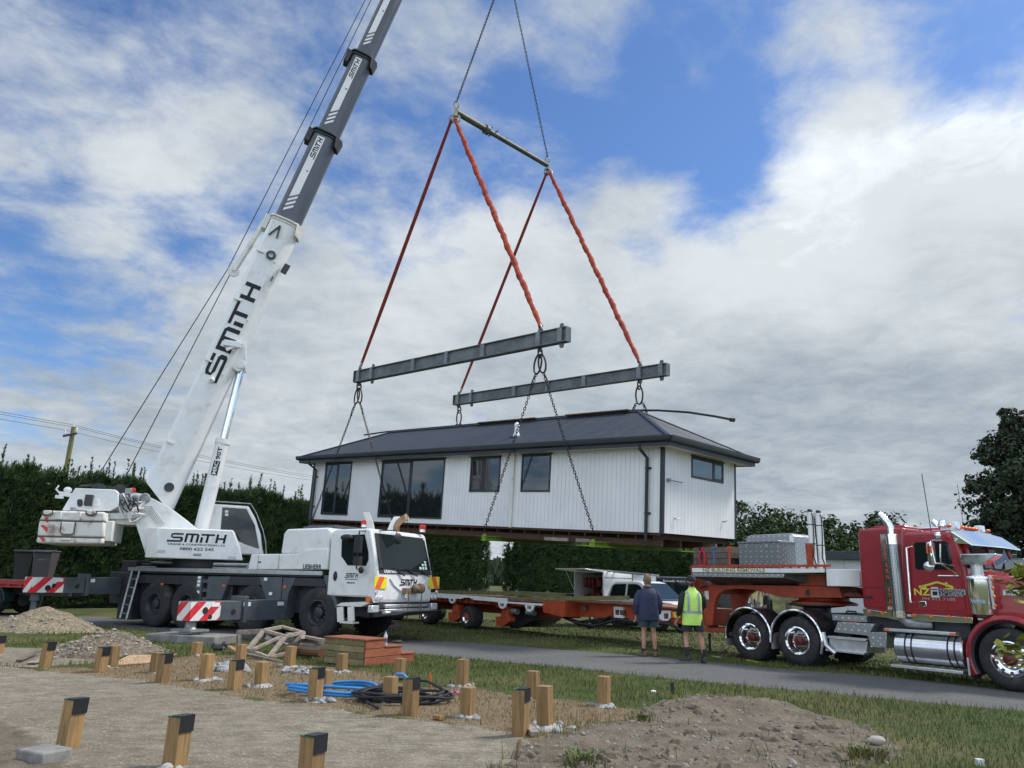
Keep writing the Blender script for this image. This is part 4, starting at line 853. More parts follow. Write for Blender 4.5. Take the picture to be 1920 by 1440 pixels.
for a, b in ((0,4),(1,5),(2,5),(3,4),(4,5)): rc.tube([E_[a]+V((0,0,.01)), E_[b]+V((0,0,.01))], .07, 8, sq=.6)
rc.build('ridge_cap', mat('ridge_cap', (.05,.058,.07), .3, .4, var=.1), rf)
MB().box(x0+.06,y0+.06,EZ-.20,x1-.06,0,EZ-.18).box(x0+.06,HW,EZ-.20,x1-.06,y1-.06,EZ-.18).box(0,0,EZ-.2,x1-.06,HW,EZ-.18).box(x0+.06,0,EZ-.2,-HL,HW,EZ-.18).build('soffit', soff, house)
MB().box(-HL,0,HH-.12,0,HW,HH-.07).build('ceiling', soff, house)
gp = [(0,.12),(-.13,.14),(-.13,.08),(-.11,.0),(-.02,-.03),(0,-.03)]
gt = MB(); gt.prism([(y0+.02+u, EZ-.09+v_) for u, v_ in gp], x0-.03, x1+.03, 'x'); gt.prism([(y1-.02-u, EZ-.09+v_) for u, v_ in gp], x0-.03, x1+.03, 'x')
gt.prism([(x1-.02-u, EZ-.093+v_) for u, v_ in gp], y0-.03, y1+.03, 'y'); gt.prism([(x0+.02+u, EZ-.093+v_) for u, v_ in gp], y0-.03, y1+.03, 'y'); gt.build('gutter', trim, house, smooth=25)
fa = MB().box(x0+.04,y0+.035,EZ-.23,x1-.04,y0+.06,EZ-.02).box(x0+.04,y1-.06,EZ-.23,x1-.04,y1-.035,EZ-.02).box(x1-.06,y0+.06,EZ-.23,x1-.035,y1-.06,EZ-.02).box(x0+.035,y0+.06,EZ-.23,x0+.06,y1-.06,EZ-.02); fa.build('fascia', trim, house)
for x, yy in ((-.5,-.06), (-16.84,-.06)):
    MB().tube([(x-.0,y0+.05,EZ-.1),(x-.0,y0+.06,EZ-.28),(x+.03,yy-.03,EZ-.5),(x+.03,yy-.03,-.25)], .048, 10).box(x-.06,-.05,1.75,x+.13,.0,1.8).box(x-.06,-.05,.5,x+.13,0,.55).build('downpipe', trim, house)
MB().cyl((-5.55,-.05,-.02),(-5.55,-.05,EZ-.18),.045,10).cyl((-5.55,-.05,1.1),(-5.55,-.05,1.18),.06,10).build('vent_pipe', offwhite, house)
def window(a0, a1, z0, z1, mull, kind='window', ax='x', sash=None, handle=None):
    f = MB(); w = .055; d0, d1 = -.03, .01
    def bx(mb, u0, v0, u1, v1, p0, p1): mb.box(u0,p0,v0,u1,p1,v1) if ax == 'x' else mb.box(-p1,u0,v0,-p0,u1,v1)
    bx(f,a0,z0,a0+w,z1,d0,d1); bx(f,a1-w,z0,a1,z1,d0,d1); bx(f,a0+w,z0,a1-w,z0+w,d0,d1); bx(f,a0+w,z1-w,a1-w,z1,d0,d1); bx(f,a0-.04,z1,a1+.04,z1+.03,-.05,d1)
    for m_ in mull: bx(f,m_-.04,z0+w,m_+.04,z1-w,d0+.004,d1)
    if sash: bx(f,sash[0],z0+w,sash[0]+.05,z1-w,d0+.008,d1); bx(f,sash[1]-.05,z0+w,sash[1],z1-w,d0+.008,d1); bx(f,sash[0]+.05,z0+w,sash[1]-.05,z0+w+.05,d0+.008,d1); bx(f,sash[0]+.05,z1-w-.05,sash[1]-.05,z1-w,d0+.008,d1)
    o = f.build(kind, trim, house, .004); es = [a0+w]+[e for m_ in mull for e in (m_-.04, m_+.04)]+[a1-w]
    for i in range(0, len(es), 2):
        g_ = MB(); bx(g_,es[i],z0+w,es[i+1],z1-w,-.012,-.004); g_.build('pane', glass, o)
    if handle: h_ = MB(); bx(h_,handle-.015,1.2,handle+.015,1.32,-.06,-.03); bx(h_,handle,1.25,handle+.12,1.27,-.07,-.05); h_.build('handle', black, o)
    return o
window(-16.23,-14.39,.2,2.34,[-15.31],'french_door',sash=(-16.15,-15.36),handle=-15.28); window(-12.45,-8.87,.17,2.31,[-10.66],'sliding_door',sash=(-12.37,-10.72))
window(-7.56,-6.16,1.12,2.29,[-6.9],sash=(-7.49,-6.96)); window(-5.22,-4.01,1.12,2.3,[]); window(1.58,3.6,1.67,2.3,[2.93],ax='y',sash=(2.98,3.54))
tp = MB().cyl((.0,.22,1.46),(.1,.22,1.46),.05,8).tube([(.08,.22,1.46),(.12,.5,1.45),(.13,.85,1.44)],.018,6).tube([(.0,.6,.42),(.08,.62,.42),(.1,.8,.44)],.014,6).tube([(0,3.55,.5),(.08,3.58,.5),(.1,3.68,.54)],.02,6); tp.build('outdoor_tap', steel, house)
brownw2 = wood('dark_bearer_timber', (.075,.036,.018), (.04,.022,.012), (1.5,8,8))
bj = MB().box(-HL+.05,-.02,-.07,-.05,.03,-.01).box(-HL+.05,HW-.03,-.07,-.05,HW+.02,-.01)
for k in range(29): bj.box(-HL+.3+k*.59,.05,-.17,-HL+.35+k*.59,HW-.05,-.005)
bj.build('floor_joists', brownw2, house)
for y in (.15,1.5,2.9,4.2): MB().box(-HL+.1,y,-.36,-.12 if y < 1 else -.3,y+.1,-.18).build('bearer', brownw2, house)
MB().box(-.6,3.6,-.3,-.25,3.7,-.18).build('bearer_end', oldw, house)
vp = MB().lathe((-6.0,.52,3.0),(0,0,1),[(.13,-.02),(.12,.06),(.075,.2),(.075,.36),(.09,.38),(.085,.46),(.03,.52),(.001,.52)],16).build('roof_vent', white, house); MB().box(-6.18,.34,2.99,-5.82,.7,3.01).build('flashing', trim, house)
# lime green lifting skids under the floor
lime = mat('lime_green_steel', (.17,.28,.025), .55, var=.2, dirt=(.1,.12,.04), dirta=.6)
SK = [-15.99, -10.81, -6.18, -1.91]; SKL = ['lime green lifting skid under the far left end of the hanging house','lime green lifting skid under the house beside the large sliding door','lime green lifting skid under the house below the white vent pipe','long lime green lifting skid under the near end of the hanging house']
for x, lb in zip(SK, SKL):
    b = MB().box(x-.09,-.62,-.42,x+.09,HW+.62,-.39).box(x-.09,-.62,-.55,x+.09,HW+.62,-.52).box(x-.015,-.6,-.52,x+.015,HW+.6,-.42)
    for y in (-.58,-.1,HW+.1,HW+.58): b.box(x-.085,y-.01,-.52,x+.085,y+.01,-.42)
    o = b.build('lifting_skid', lime); o.matrix_world = HM @ Matrix.Translation(V((0,0,.07))); tag(o, lb, 'lifting beam', 'lime lifting skids under the house')
    lg = MB()
    for y in (-.55, HW+.55): lg.prism([(-.07,-.4),(.07,-.4),(.04,-.33),(-.04,-.33)], y-.015, y+.015); 
    for v_ in range(len(lg.v)): lg.v[v_] = (lg.v[v_][0]+x, lg.v[v_][1], lg.v[v_][2])
    each(lg, 'lifting_lug', lime, o)
for x, y, L, lb in ((-2.4,-.05,.5,'short pale timber packer under the near corner of the house'),(-3.3,.05,.9,'timber packer on the lime skid under the house floor')):
    o = MB().box(x-L,y,-.36,x,y+.12,-.26).build('timber_packer', oldw); o.matrix_world = HM; tag(o, lb, 'timber')
# pipe and battens on the ridge
pp = [H.y(*q, ym) for q in ((683,815.5),(725,811),(900,797),(1190,770.5))]; pe = [H.y(*q, ym) for q in ((1235,769.5),(1290,773),(1340,780.5),(1376,787.5))]
o = MB().tube([V((p.x,p.y,max(p.z,RZ+.06) if i in (1,2,3) else p.z)) for i, p in enumerate(pp)]+pe, .035, 8).tube([pe[-1]+V((-.12,0,.02)), pe[-1]+V((.02,0,-.005))], .06, 8).build('plastic_pipe', black); o.matrix_world = HM; tag(o, 'long black plastic pipe along the roof ridge, drooping past its end', 'pipe')
for a, b, lb in ((-5.2,-2.6,'brown batten on the roof ridge near the drooping pipe end'),(-9.5,-6.6,'brown batten on the roof ridge above the middle windows')):
    o = MB().box(a,ym-.12,RZ+.06,b,ym+.02,RZ+.1).build('timber_batten', brownw); o.matrix_world = HM; tag(o, lb, 'batten', 'battens on the roof ridge')
# ================================================================ lifting gear
gbeam = mat('grey_spreader_beam', (.125,.14,.148), .55, .15, var=.3, scale=2, dirt=(.14,.12,.10), dirta=.5)
chm = mat('dark_chain', (.045,.042,.04), .5, .6, var=.3)
def spreader(y, xl, xr, zl, zr, lb, h=.48):
    M2 = HM @ Matrix.Translation(V((xl, y, zl))) @ Matrix.Rotation(-math.atan2(zr-zl, xr-xl), 4, 'Y'); L = xr-xl
    o = thing('spreader_beam', lb, 'spreader beam', M2, 'spreader beams above the house')
    MB().box(0,-.13,0,L,.13,.03).box(0,-.13,h-.03,L,.13,h).box(0,-.05,.03,L,.05,h-.03).build('beam', gbeam, o, .004)
    sf = MB(); 
    for x in [.25,1.1]+[L*k/6 for k in (2,3,4)]+[L-.9 if 0 else L*.895,L-.25]: sf.box(x-.09,-.128,.032,x+.09,-.052,h-.032).box(x-.09,.052,.032,x+.09,.128,h-.032)
    each(sf, 'stiffener', mat('lighter_grey_steel', (.17,.19,.205), .5, .2, var=.2), o)
    MB().box(L,-.13,0,L+.015,.13,h).box(-.015,-.13,0,0,.13,h).build('end_plate', gbeam, o)
    lg = MB()
    for x in (.25,1.1,L*.895,L-.25):
        for s_, z in ((1,h),(-1,0)): lg.prism([(x-.08,z),(x+.08,z),(x+.08,z+s_*.1),(x+.05,z+s_*.16),(x-.05,z+s_*.16),(x-.08,z+s_*.1)], -.02, .02)
    each(lg, 'lug', gbeam, o)
    return o
ya, yb = -.55, HW+.55
spreader(ya, -13.96, -3.1, 5.48, 5.71, 'grey steel spreader beam nearer the boom, above the front wall of the house'); spreader(yb, -13.94, -2.83, 5.5, 5.72, 'grey steel spreader beam hanging over the far side of the roof', .46)
slm = mat('red_sling_webbing', (.25,.03,.02), .8, var=.25, scale=6); slm2 = mat('orange_red_twisted_sling', (.36,.048,.02), .8, var=.4, scale=7, bmp=.02, bscale=9)
def pt(*a): return H.M @ V(a)
def sling(p, q, r, tw, m, lb):
    n = 130 if tw else 4; d = q-p; L = d.length; pts = []; rs = []; u = d.cross(V((0,1,0))).normalized(); w = d.cross(u).normalized()
    for i in range(n+1):
        f = i/n; a = f*L*5; k = r*.12 if tw else 0; e = min(1, 6*f, 6*(1-f))
        pts.append(p+d*f+(u*math.cos(a)+w*math.sin(a))*k*e); rs.append(r*(.75+.25*e)*(1+(.13*math.sin(f*L*11+1.3*math.sin(f*31))+.08*math.sin(f*L*23) if tw else 0)))
    o = MB().tube(pts, rs, 9, sq=.8 if tw else .45).build('lifting_sling', m); tag(o, lb, 'sling', 'lifting slings'); 
    MB().link(p+d.normalized()*-.02, d, u, .34, .22, .025, 6, 12).link(q+d.normalized()*.04, d, w, .3, .2, .03, 6, 12).build('shackle', steel, o)
A1 = pt(-9.23,ya,15.63); A2 = pt(-8.96,yb,15.66)
sling(A1+V((-.08,0,-.05)), pt(-13.71,ya,6.18), .085, 0, slm, 'thin taut red sling down to the near spreader beam, beside the crane boom'); sling(A1+V((.05,0,-.05)), pt(-4.24,ya,6.36), .12, 1, slm2, 'thick twisted orange sling down to the nearer spreader beam')
sling(A2+V((-.08,0,-.05)), pt(-13.6,yb,6.16), .085, 0, slm, 'thin taut red sling down to the far spreader beam, crossing behind the twisted one'); sling(A2+V((.05,0,-.05)), pt(-4.05,yb,6.38), .12, 1, slm2, 'thick twisted orange sling down to the far spreader beam')
b1, b2 = pt(-9.13,ya,15.87), pt(-9.05,yb,15.98); d = (b2-b1).normalized()
sbm = mat('olive_spreader_tube', (.10,.105,.08), .6, .1, var=.25, dirt=(.07,.06,.05), dirta=.6)
o = MB().cyl(b1, b2, .1, 16).cyl(b1, b1+d*1.75, .125, 16).cyl(b1+d*1.62, b1+d*1.8, .19, 16).build('spreader_bar', sbm); tag(o, 'olive tubular spreader bar slung below the hook chains', 'spreader bar')
eb = MB()
for k in (1.75,2.1): p = b1+d*k; eb.cyl(p-V((.2,0,.12)), p+V((.2,0,.15)), .025, 6)
for k in (2.9,4.2): p = b1+d*k; eb.link(p+V((0,0,.12)), (0,0,1), d, .1, .12, .015)
eb.build('locking_pin', chm, o)
for e, A, nm in ((b1,A1,0),(b2,A2,1)):
    mb = MB(); mb.box(e.x-.07,e.y-.07,e.z-.22,e.x+.07,e.y+.07,e.z+.16); mb.link(e+V((0,0,.32)), (0,0,1), (1,0,0), .34, .2, .03, 6, 12); mb.link(e+V((-.05,0,-.3)), (0,0,1), (1,0,.2), .3, .18, .03, 6, 12); mb.link(e+V((.08,0,-.3)), (0,0,1), (1,0,-.2), .3, .18, .03, 6, 12); mb.build('end_shackle', mat('zinc_shackle', (.28,.27,.2), .45, .6, var=.3), o)
HK = V((-.71,27.62,28.5))
for e, lb in ((b1,'dark chain from the hook to the boom end of the spreader bar'),(b2,'dark chain from the hook to the lower far end of the spreader bar')):
    o = MB().chain(HK, e+V((0,0,.45)), .13, .075, .0145, 8).build('hook_chain', chm); tag(o, lb, 'chain', 'chains from the hook')
for (hx_, y, hz, ends, lb, big) in ((-13.7,ya,5.42,(-15.99,-10.81),'chain pair below the near spreader beam, at the crane end of the house',1), (-4.22,ya,5.62,(-6.18,-1.91),'chain pair below the near spreader beam, in front of the two small windows',1),
      (-13.62,yb,5.4,(-15.99,-10.81),'chain pair below the far spreader beam, going behind the left part of the roof',0), (-4.05,yb,5.6,(-6.18,-1.91),'chain pair below the far spreader beam, going behind the ridge end',0)):
    t0 = pt(hx_, y, hz); u = pt(hx_+1, y, hz)-t0; o = thing('chain_sling', lb, 'chain sling', None, 'chain slings holding the house'); 
    ml = MB().link(t0+V((0,0,-.12)), (0,0,1), V((0,0,1)).cross(u), .34, .2, .03, 6, 12); c0 = t0+V((0,0,-.5))
    if big: ml.link(c0-u*.09, V((0,0,1))+u*.15, u, .64, .3, .032, 6, 14).link(c0+u*.09, V((0,0,1))-u*.15, u, .64, .3, .032, 6, 14)
    else: ml.link(c0, V((0,0,1)), u, .7, .3, .032, 6, 14)
    ml.build('master_link', chm, o)
    for e, s_ in zip(ends, (-1, 1)):
        p = c0+u*(.14*s_)+V((0,0,-.3)); q = pt(e, y, -.05); dd = (q-p).normalized()
        MB().chain(p, q, .12, .07, .0135, 8).tube([p+u*(.03*s_), p+u*(.07*s_)+dd*.3, p+u*(.02*s_)+dd*.55, p+dd*.45], .022, 6).build('chain', chm, o)
# ================================================================ red tractor unit
TM = yawM((9.71, 14.37), -54); T = Frame(TM)
truck = thing('tractor_truck', 'dark red bonneted tractor truck with chrome stacks parked on the grass', 'truck', TM)
def ty(pts, y): return [(q.x, q.z) for q in (T.y(px, py, y) for px, py in pts)]
hubred = mat('maroon_hub', (.10,.008,.012), .4, var=.3)
for x in (-4.12, -5.34):
    for s_ in (1, -1): wheel(truck, x, -1.22*s_, .53, .52, .58, .29, s_, chrome, hubred, .17, .10, .06, 10, 26, bcol=black, holes=10)
for s_ in (1, -1): wheel(truck, 0, -1.22*s_, .53, .52, .32, .29, s_, chrome, hubred, .05, .11, -.01, 10, 0, bcol=chrome, holes=10)
cb = MB().box(-6.2,-.45,.72,1.3,-.33,1.0).box(-6.2,.33,.72,1.3,.45,1.0).box(-5.6,-.4,.5,-3.8,.4,.8).box(-3.3,-.9,.75,-.7,.9,1.1); 
for x in (-6.1,-4.7,-3.0,.9): cb.box(x-.08,-.33,.74,x+.08,.33,.95)
for x in (-5.34,-4.12,0): cb.bar((x,-.9,.53),(x,.9,.53),.2)
cb.build('chassis', dgrey, truck, .01)
fw = MB().lathe((-4.35,0,1.0),(0,0,1),[(.55,0),(.55,.06),(.3,.1),(.3,.22),(.62,.26),(.62,.3),(.001,.3)],28).box(-5.0,-.5,.98,-3.7,.5,1.06); fw.prism([(-5.3,.98),(-3.2,.98),(-3.3,1.12),(-3.6,1.14),(-5.2,1.04)], -.42, .42); fw.build('fifth_wheel', dgrey, truck, .01)
for x, a0, a1 in ((-5.36,188,-8), (-4.12,180,-22)):
    g = MB(); R0 = .62; A = [a0+(a1-a0)*i/22 for i in range(23)]; rg = [[V((x+R0*k*math.cos(rad(a)), y, .55+R0*k*math.sin(rad(a)))) for y, k in ((-1.24,.97),(-1.24,1.0),(-1.1,1.03),(-.95,1.015),(-.8,1.03),(-.62,1.03),(-.62,.99),(-1.1,.99))] for a in A]
    g.loft(rg); o = g.build('mudguard', mat('polished_black_mudguard', (.03,.03,.033), .22, .3, var=.3), truck, smooth=50)
    MB().tube([(x+R0*math.cos(rad(a)), -1.25, .55+R0*math.sin(rad(a))) for a in A], .028, 6).build('chrome_edge', chrome, o)
    sl_ = MB(); 
    for a in (a1+14,): sl_.cyl((x+R0*1.04*math.cos(rad(a)),-1.02,.55+R0*1.04*math.sin(rad(a))),(x+R0*1.1*math.cos(rad(a)),-1.02,.55+R0*1.1*math.sin(rad(a))),.035,8)
    sl_.build('marker_lamp', blind, o)
MB().box(-6.0,-1.22,.3,-5.97,-.65,.75).build('mudflap', mat('grey_mudflap', (.2,.2,.2), .6), truck); MB().box(-4.78,-1.2,.32,-4.72,-.65,.8).build('mudflap', mat('grey_mudflap', (.2,.2,.2), .6), truck)
MB().tube([(-3.5,-1.2,.75),(-3.45,-1.2,.5),(-3.25,-1.2,.35)], .05, 8).build('mudguard_bracket', alu, truck)
# sleeper, cab, bonnet
YS_ = -1.08
slp = MB().prism(ty([(1607,998),(1611,992),(1650,989),(1694,989),(1700,1152),(1650,1146),(1618,1140)], YS_), YS_, -YS_).build('sleeper_box', red, truck, .05, seg=3)
MB().prism(ty([(1628,991),(1640,986),(1694,984),(1700,990)], -.9), -.9, .9).build('roof_fairing', red, slp, .03)
hp_ = ty([(1620,1104),(1622,1101),(1654,1101),(1660,1107),(1662,1136),(1657,1140),(1626,1137),(1622,1132)], YS_-.004); MB().tube([(x, YS_-.004, z) for x, z in hp_], .008, 5, closed=True).build('locker_seam', mat('dark_red_seam', (.16,.01,.02), .5), slp, smooth=0)
p = T.y(1629,1120,YS_-.01); MB().box(p.x-.06,YS_-.015,p.z-.03,p.x+.07,YS_,p.z+.03).build('locker_latch', black, slp)
cabt = MB().prism(ty([(1690,1000),(1703,999),(1780,997),(1790,1001),(1812,1068),(1816,1100),(1826,1158),(1690,1151)], YS_), YS_, -YS_).build('cab', red, truck, .05, seg=3)
MB().prism(ty([(1696,1010),(1704,1006),(1778,1005),(1786,1010),(1801,1070),(1812,1146),(1712,1144),(1700,1060)], YS_-.006), YS_-.012, YS_).build('door', red, cabt, .012)
MB().prism(ty([(1714,1020),(1717,1017),(1772,1015),(1778,1018),(1787,1064),(1785,1068),(1720,1068),(1716,1064)], YS_-.016), YS_-.018, YS_-.005).build('side_window', cabglass, cabt)
q = [T.y(*k, YS_-.02) for k in ((1770,1016),(1786,1066))]; MB().bar((q[0].x,YS_-.022,q[0].z),(q[1].x,YS_-.022,q[1].z),.025,.01).build('quarter_light_bar', black, cabt)
p = T.y(1730,1132,YS_-.02); MB().box(p.x-.07,YS_-.03,p.z-.05,p.x+.07,YS_-.01,p.z+.05).build('door_handle', chrome, cabt, .015); MB().box(p.x+.0,YS_-.033,p.z-.035,p.x+.02,YS_-.028,p.z+.035).build('handle_slot', black, cabt)
# door lettering
yl = YS_-.016; P0 = T.y(1760,1110,yl); X_ = (1,0,0); Z_ = (0,0,1); pr = lambda px, py: T.y(px, py, yl-.003)
rl_ = MB(); ro_ = [V((p.x,yl-.003,p.z)) for p in (pr(*k) for k in ((1723,1100.5),(1740,1096.5),(1757,1091.5),(1774,1096.5),(1787,1101),(1785,1103.5),(1771,1105)))]
for a, b in zip(ro_, ro_[1:]): rl_.bar(a, b, .004, .035, up=(0,0,1))
p = pr(1774.5,1095); rl_.box(p.x-.02,yl-.005,p.z-.05,p.x+.02,yl-.001,p.z+.03); p = pr(1732,1101); rl_.box(p.x-.05,yl-.005,p.z-.03,p.x+.05,yl-.001,p.z+.03); rl_.build('lettering', lyel, cabt)
p = pr(1729,1110.5); text('NZ', (p.x,yl-.002,p.z), X_, Z_, .125, lyel, cabt, w=.3); p = pr(1783.5,1108.5); text('BUILDING', (p.x,yl-.001,p.z), X_, Z_, .06, mat('pale_outline', (.5,.52,.54), .5), cabt, w=.49, bold=.11); text('BUILDING', (p.x,yl-.004,p.z), X_, Z_, .058, logoblk, cabt, w=.45); p = pr(1784.5,1114.5); text('REMOVALS', (p.x,yl-.001,p.z), X_, Z_, .06, mat('pale_outline', (.5,.52,.54), .5), cabt, w=.49, bold=.11); text('REMOVALS', (p.x,yl-.004,p.z), X_, Z_, .058, logoblk, cabt, w=.45)
p = pr(1760,1123.5); text('PH 312 7105', (p.x,yl-.002,p.z), X_, Z_, .05, mat('grey_lettering', (.3,.28,.28), .6), cabt, w=.6)
ti = MB(); p = pr(1753,1111); 
ti.prism([(p.x-.075,p.z-.09),(p.x+.075,p.z-.09),(p.x+.08,p.z-.02),(p.x+.06,p.z+.1),(p.x-.06,p.z+.1),(p.x-.08,p.z-.02)], yl-.004, yl-.001); ti.build('truck_emblem', mat('pale_emblem', (.55,.57,.55), .5), cabt, smooth=0)
ti = MB().box(p.x-.045,yl-.006,p.z-.05,p.x+.045,yl-.004,p.z+.02).box(p.x-.055,yl-.006,p.z+.045,p.x+.055,yl-.004,p.z+.065); ti.build('truck_emblem', logoblk, cabt)
sk_ = MB().prism(ty([(1618,1141),(1690,1152),(1690,1163),(1620,1152)], YS_-.01), YS_-.02, YS_+.2); sk_.prism(ty([(1708,1151),(1824,1158),(1824,1169),(1710,1163)], YS_-.01), YS_-.02, YS_+.2); sk_.build('chrome_skirt', chrome, cabt, .005)
ml_ = MB()
for px, py in ((1629,1147),(1655,1149),(1714,1153),(1746,1155),(1779,1156),(1812,1159)): p = T.y(px, py, YS_-.03); ml_.cyl((p.x,YS_-.02,p.z),(p.x,YS_-.045,p.z),.03,10)
each(ml_, 'marker_lamp', blind, cabt)
ch_ = T.y(1815,1066,-.8)
hood = MB(); z1 = ch_.z
def hs(x, w_, zt, zb): return [V((x,-w_,zb)),V((x,-w_,zt-.18)),V((x,-w_*.86,zt-.04)),V((x,-w_*.5,zt)),V((x,w_*.5,zt)),V((x,w_*.86,zt-.04)),V((x,w_,zt-.18)),V((x,w_,zb))]
hood.loft([hs(-.62,.98,2.03,1.2), hs(-.3,.93,2.0,1.15), hs(.5,.82,1.91,1.05), hs(1.3,.74,1.82,.8)]).build('bonnet', red, truck, .03, seg=3, smooth=40)
q0, q1 = T.y(1880,1110,-.9), T.y(1920,1112,-.85); MB().box(q0.x,-.905,q0.z-.06,q0.x+.8,-.87,q0.z+.04).build('bonnet_badge', chrome, truck, .005); text('WESTERN STAR', (q0.x+.4,-.91,q0.z-.01), X_, Z_, .05, black, truck, w=.7)
fn = MB(); A = [208-i*9 for i in range(25)]; R0 = .66
for s_ in (1, -1): fn.loft([[V((.02+R0*k*math.cos(rad(a)), s_*y, .53+R0*k*math.sin(rad(a)))) for y, k in ((-1.2,.95),(-1.23,1.0),(-1.2,1.1),(-1.08,1.16),(-.78,1.2),(-.78,.95))] for a in A])
each(fn, 'front_mudguard', red, truck, bev=.01, smooth=50); fl_ = MB()
for s_ in (1, -1): fl_.loft([[V((.02+R0*k*math.cos(rad(a)), s_*y, .53+R0*k*math.sin(rad(a)))) for y, k in ((-1.19,.9),(-1.21,.96),(-1.0,.97),(-1.0,.9))] for a in A])
each(fl_, 'wheel_arch_liner', black, truck, smooth=50); MB().box(-.68,-1.2,.12,-.64,-.85,.48).build('front_mudflap', black, truck); MB().box(-.69,-1.23,.2,-.655,-1.2,.5).build('mudflap_stay', alu, truck)
gr_ = MB().box(1.3,-.68,.85,1.36,.68,1.78).build('grille_surround', chrome, truck, .02); gb_ = MB()
for k in range(11): gb_.box(1.355,-.6+k*.115,.92,1.37,-.54+k*.115,1.72)
gb_.build('grille_bars', dgrey, gr_); MB().box(1.3,-1.2,.3,1.5,1.2,.68).build('bumper', chrome, truck, .03)
for s_ in (-1, 1): MB().box(1.05,s_*.82-.14,1.0,1.3,s_*.82+.14,1.28).build('headlight', clearlens, truck, .03)
wf = MB(); 
A_, B_, C_, D_ = V((-.555,-.98,2.07)), V((-.555,.98,2.07)), V((-.69,.93,2.63)), V((-.69,-.93,2.63)); n_ = V((.9,0,.44)).normalized()*.05
wf.add([p+n_*1 for p in (A_,B_,C_,D_)]+[p-n_*3 for p in (A_,B_,C_,D_)], [(0,1,2,3),(7,6,5,4),(0,4,5,1),(1,5,6,2),(2,6,7,3),(3,7,4,0)]); wf.build('windscreen', cabglass, cabt, smooth=0)
each(MB().bar(A_*.5+B_*.5+n_*1.1, C_*.5+D_*.5+n_*1.1, .05, .03).bar(A_+n_*1.2, D_+n_*1.2, .06, .05).bar(B_+n_*1.2, C_+n_*1.2, .06,.05), 'windscreen_pillar', red, cabt)
wi = MB(); 
for y in (-.5,.4): wi.bar(A_+n_*1.4+V((0,y+.98,.0)), A_+n_*1.4+V((-.2,y+.5+.98,.42)), .025)
wi.build('wiper', black, cabt); vs_ = MB(); 
V0 = [V((-.74,-1.1,2.75)),V((-.70,-.0,2.80)),V((-.74,1.1,2.75)),V((-.42,1.08,2.50)),V((-.32,0,2.50)),V((-.42,-1.08,2.50))]
vs_.add(V0+[p+V((0,0,-.02)) for p in V0], [(0,1,4,5),(1,2,3,4),(6,11,10,7),(7,10,9,8)]+[(i, i+6, (i+1) % 6+6, (i+1) % 6) for i in range(6)]); vs_.add([V((-.74,-1.1,2.75)),V((-.42,-1.08,2.50)),V((-.70,-1.08,2.52))],[(0,1,2)]); vs_.build('sun_visor', chrome, cabt, smooth=20)
# stacks, air cleaner, mirrors, rails
st0, st1 = T.y(1683,1153,-1.2), T.y(1677,1001,-1.2)
pf, t_, b_ = nt('perforated_chrome'); vv = node(t_, 'ShaderNodeTexVoronoi'); vv.inputs['Scale'].default_value = 38; vv.inputs['Randomness'].default_value = 0; t_.links.new(coord(t_), vv.inputs['Vector']); f_ = ramp(t_, vv.outputs['Distance'], .25, .4); t_.links.new(mixc(t_, f_, (.02,.02,.02), (.34,.36,.38)), b_.inputs['Base Color']); b_.inputs['Metallic'].default_value = .9; b_.inputs['Roughness'].default_value = .2
for s_ in (1, -1):
    o = MB().cyl((st0.x,-1.13*s_,st0.z+.08),(st0.x,-1.13*s_,st1.z-.2),.135,24).build('exhaust_stack', pf, truck, smooth=50)
    MB().cyl((st0.x,-1.13*s_,st0.z-.05),(st0.x,-1.13*s_,st0.z+.08),.138,24).build('stack_base', chrome, o, smooth=50); MB().cyl((st0.x,-1.13*s_,st1.z-.2),(st0.x,-1.13*s_,st1.z),.138,24).tube([(st0.x,-1.13*s_,st1.z-.05),(st0.x,-1.13*s_,st1.z+.14),(st0.x-.03,-1.13*s_,st1.z+.22),(st0.x-.12,-1.13*s_,st1.z+.33),(st0.x-.2,-1.13*s_,st1.z+.42)], [.07,.07,.07,.065,.05], 14).build('stack_pipe', chrome, o, smooth=50)
    MB().tube([(st0.x,-1.1*s_,st0.z-.03),(st0.x+.1,-1.05*s_,st0.z-.14),(st0.x+.5,-.9*s_,st0.z-.16)], .09, 12).build('elbow_pipe', steel, o)
a, b = T.y(1650,1002,-1.24), T.y(1665,1002,-1.24); a2, b2_ = T.y(1664,1153,-1.24), T.y(1680,1153,-1.24)
pl_ = MB(); pl_.add([V((p.x,-1.24,p.z)) for p in (a,b,b2_,a2)]+[V((p.x,-1.21,p.z)) for p in (a,b,b2_,a2)], [(0,1,2,3),(7,6,5,4),(0,4,5,1),(1,5,6,2),(2,6,7,3),(3,7,4,0)]); po = pl_.build('stack_guard', chrome, truck)
for i, ch in enumerate('WESTERN STAR'):
    if ch == ' ': continue
    f = .09+.075*i; pc = (a+(a2-a)*f+b+(b2_-b)*f)*.5; text(ch, (pc.x+.0,-1.243,pc.z), X_, Z_, .075, lred, po)
pc = a*.04+a2*.46+b*.04+b2_*.46; text('CAT', (pc.x+.01,-1.243,pc.z), X_, Z_, .05, lwhite, po)
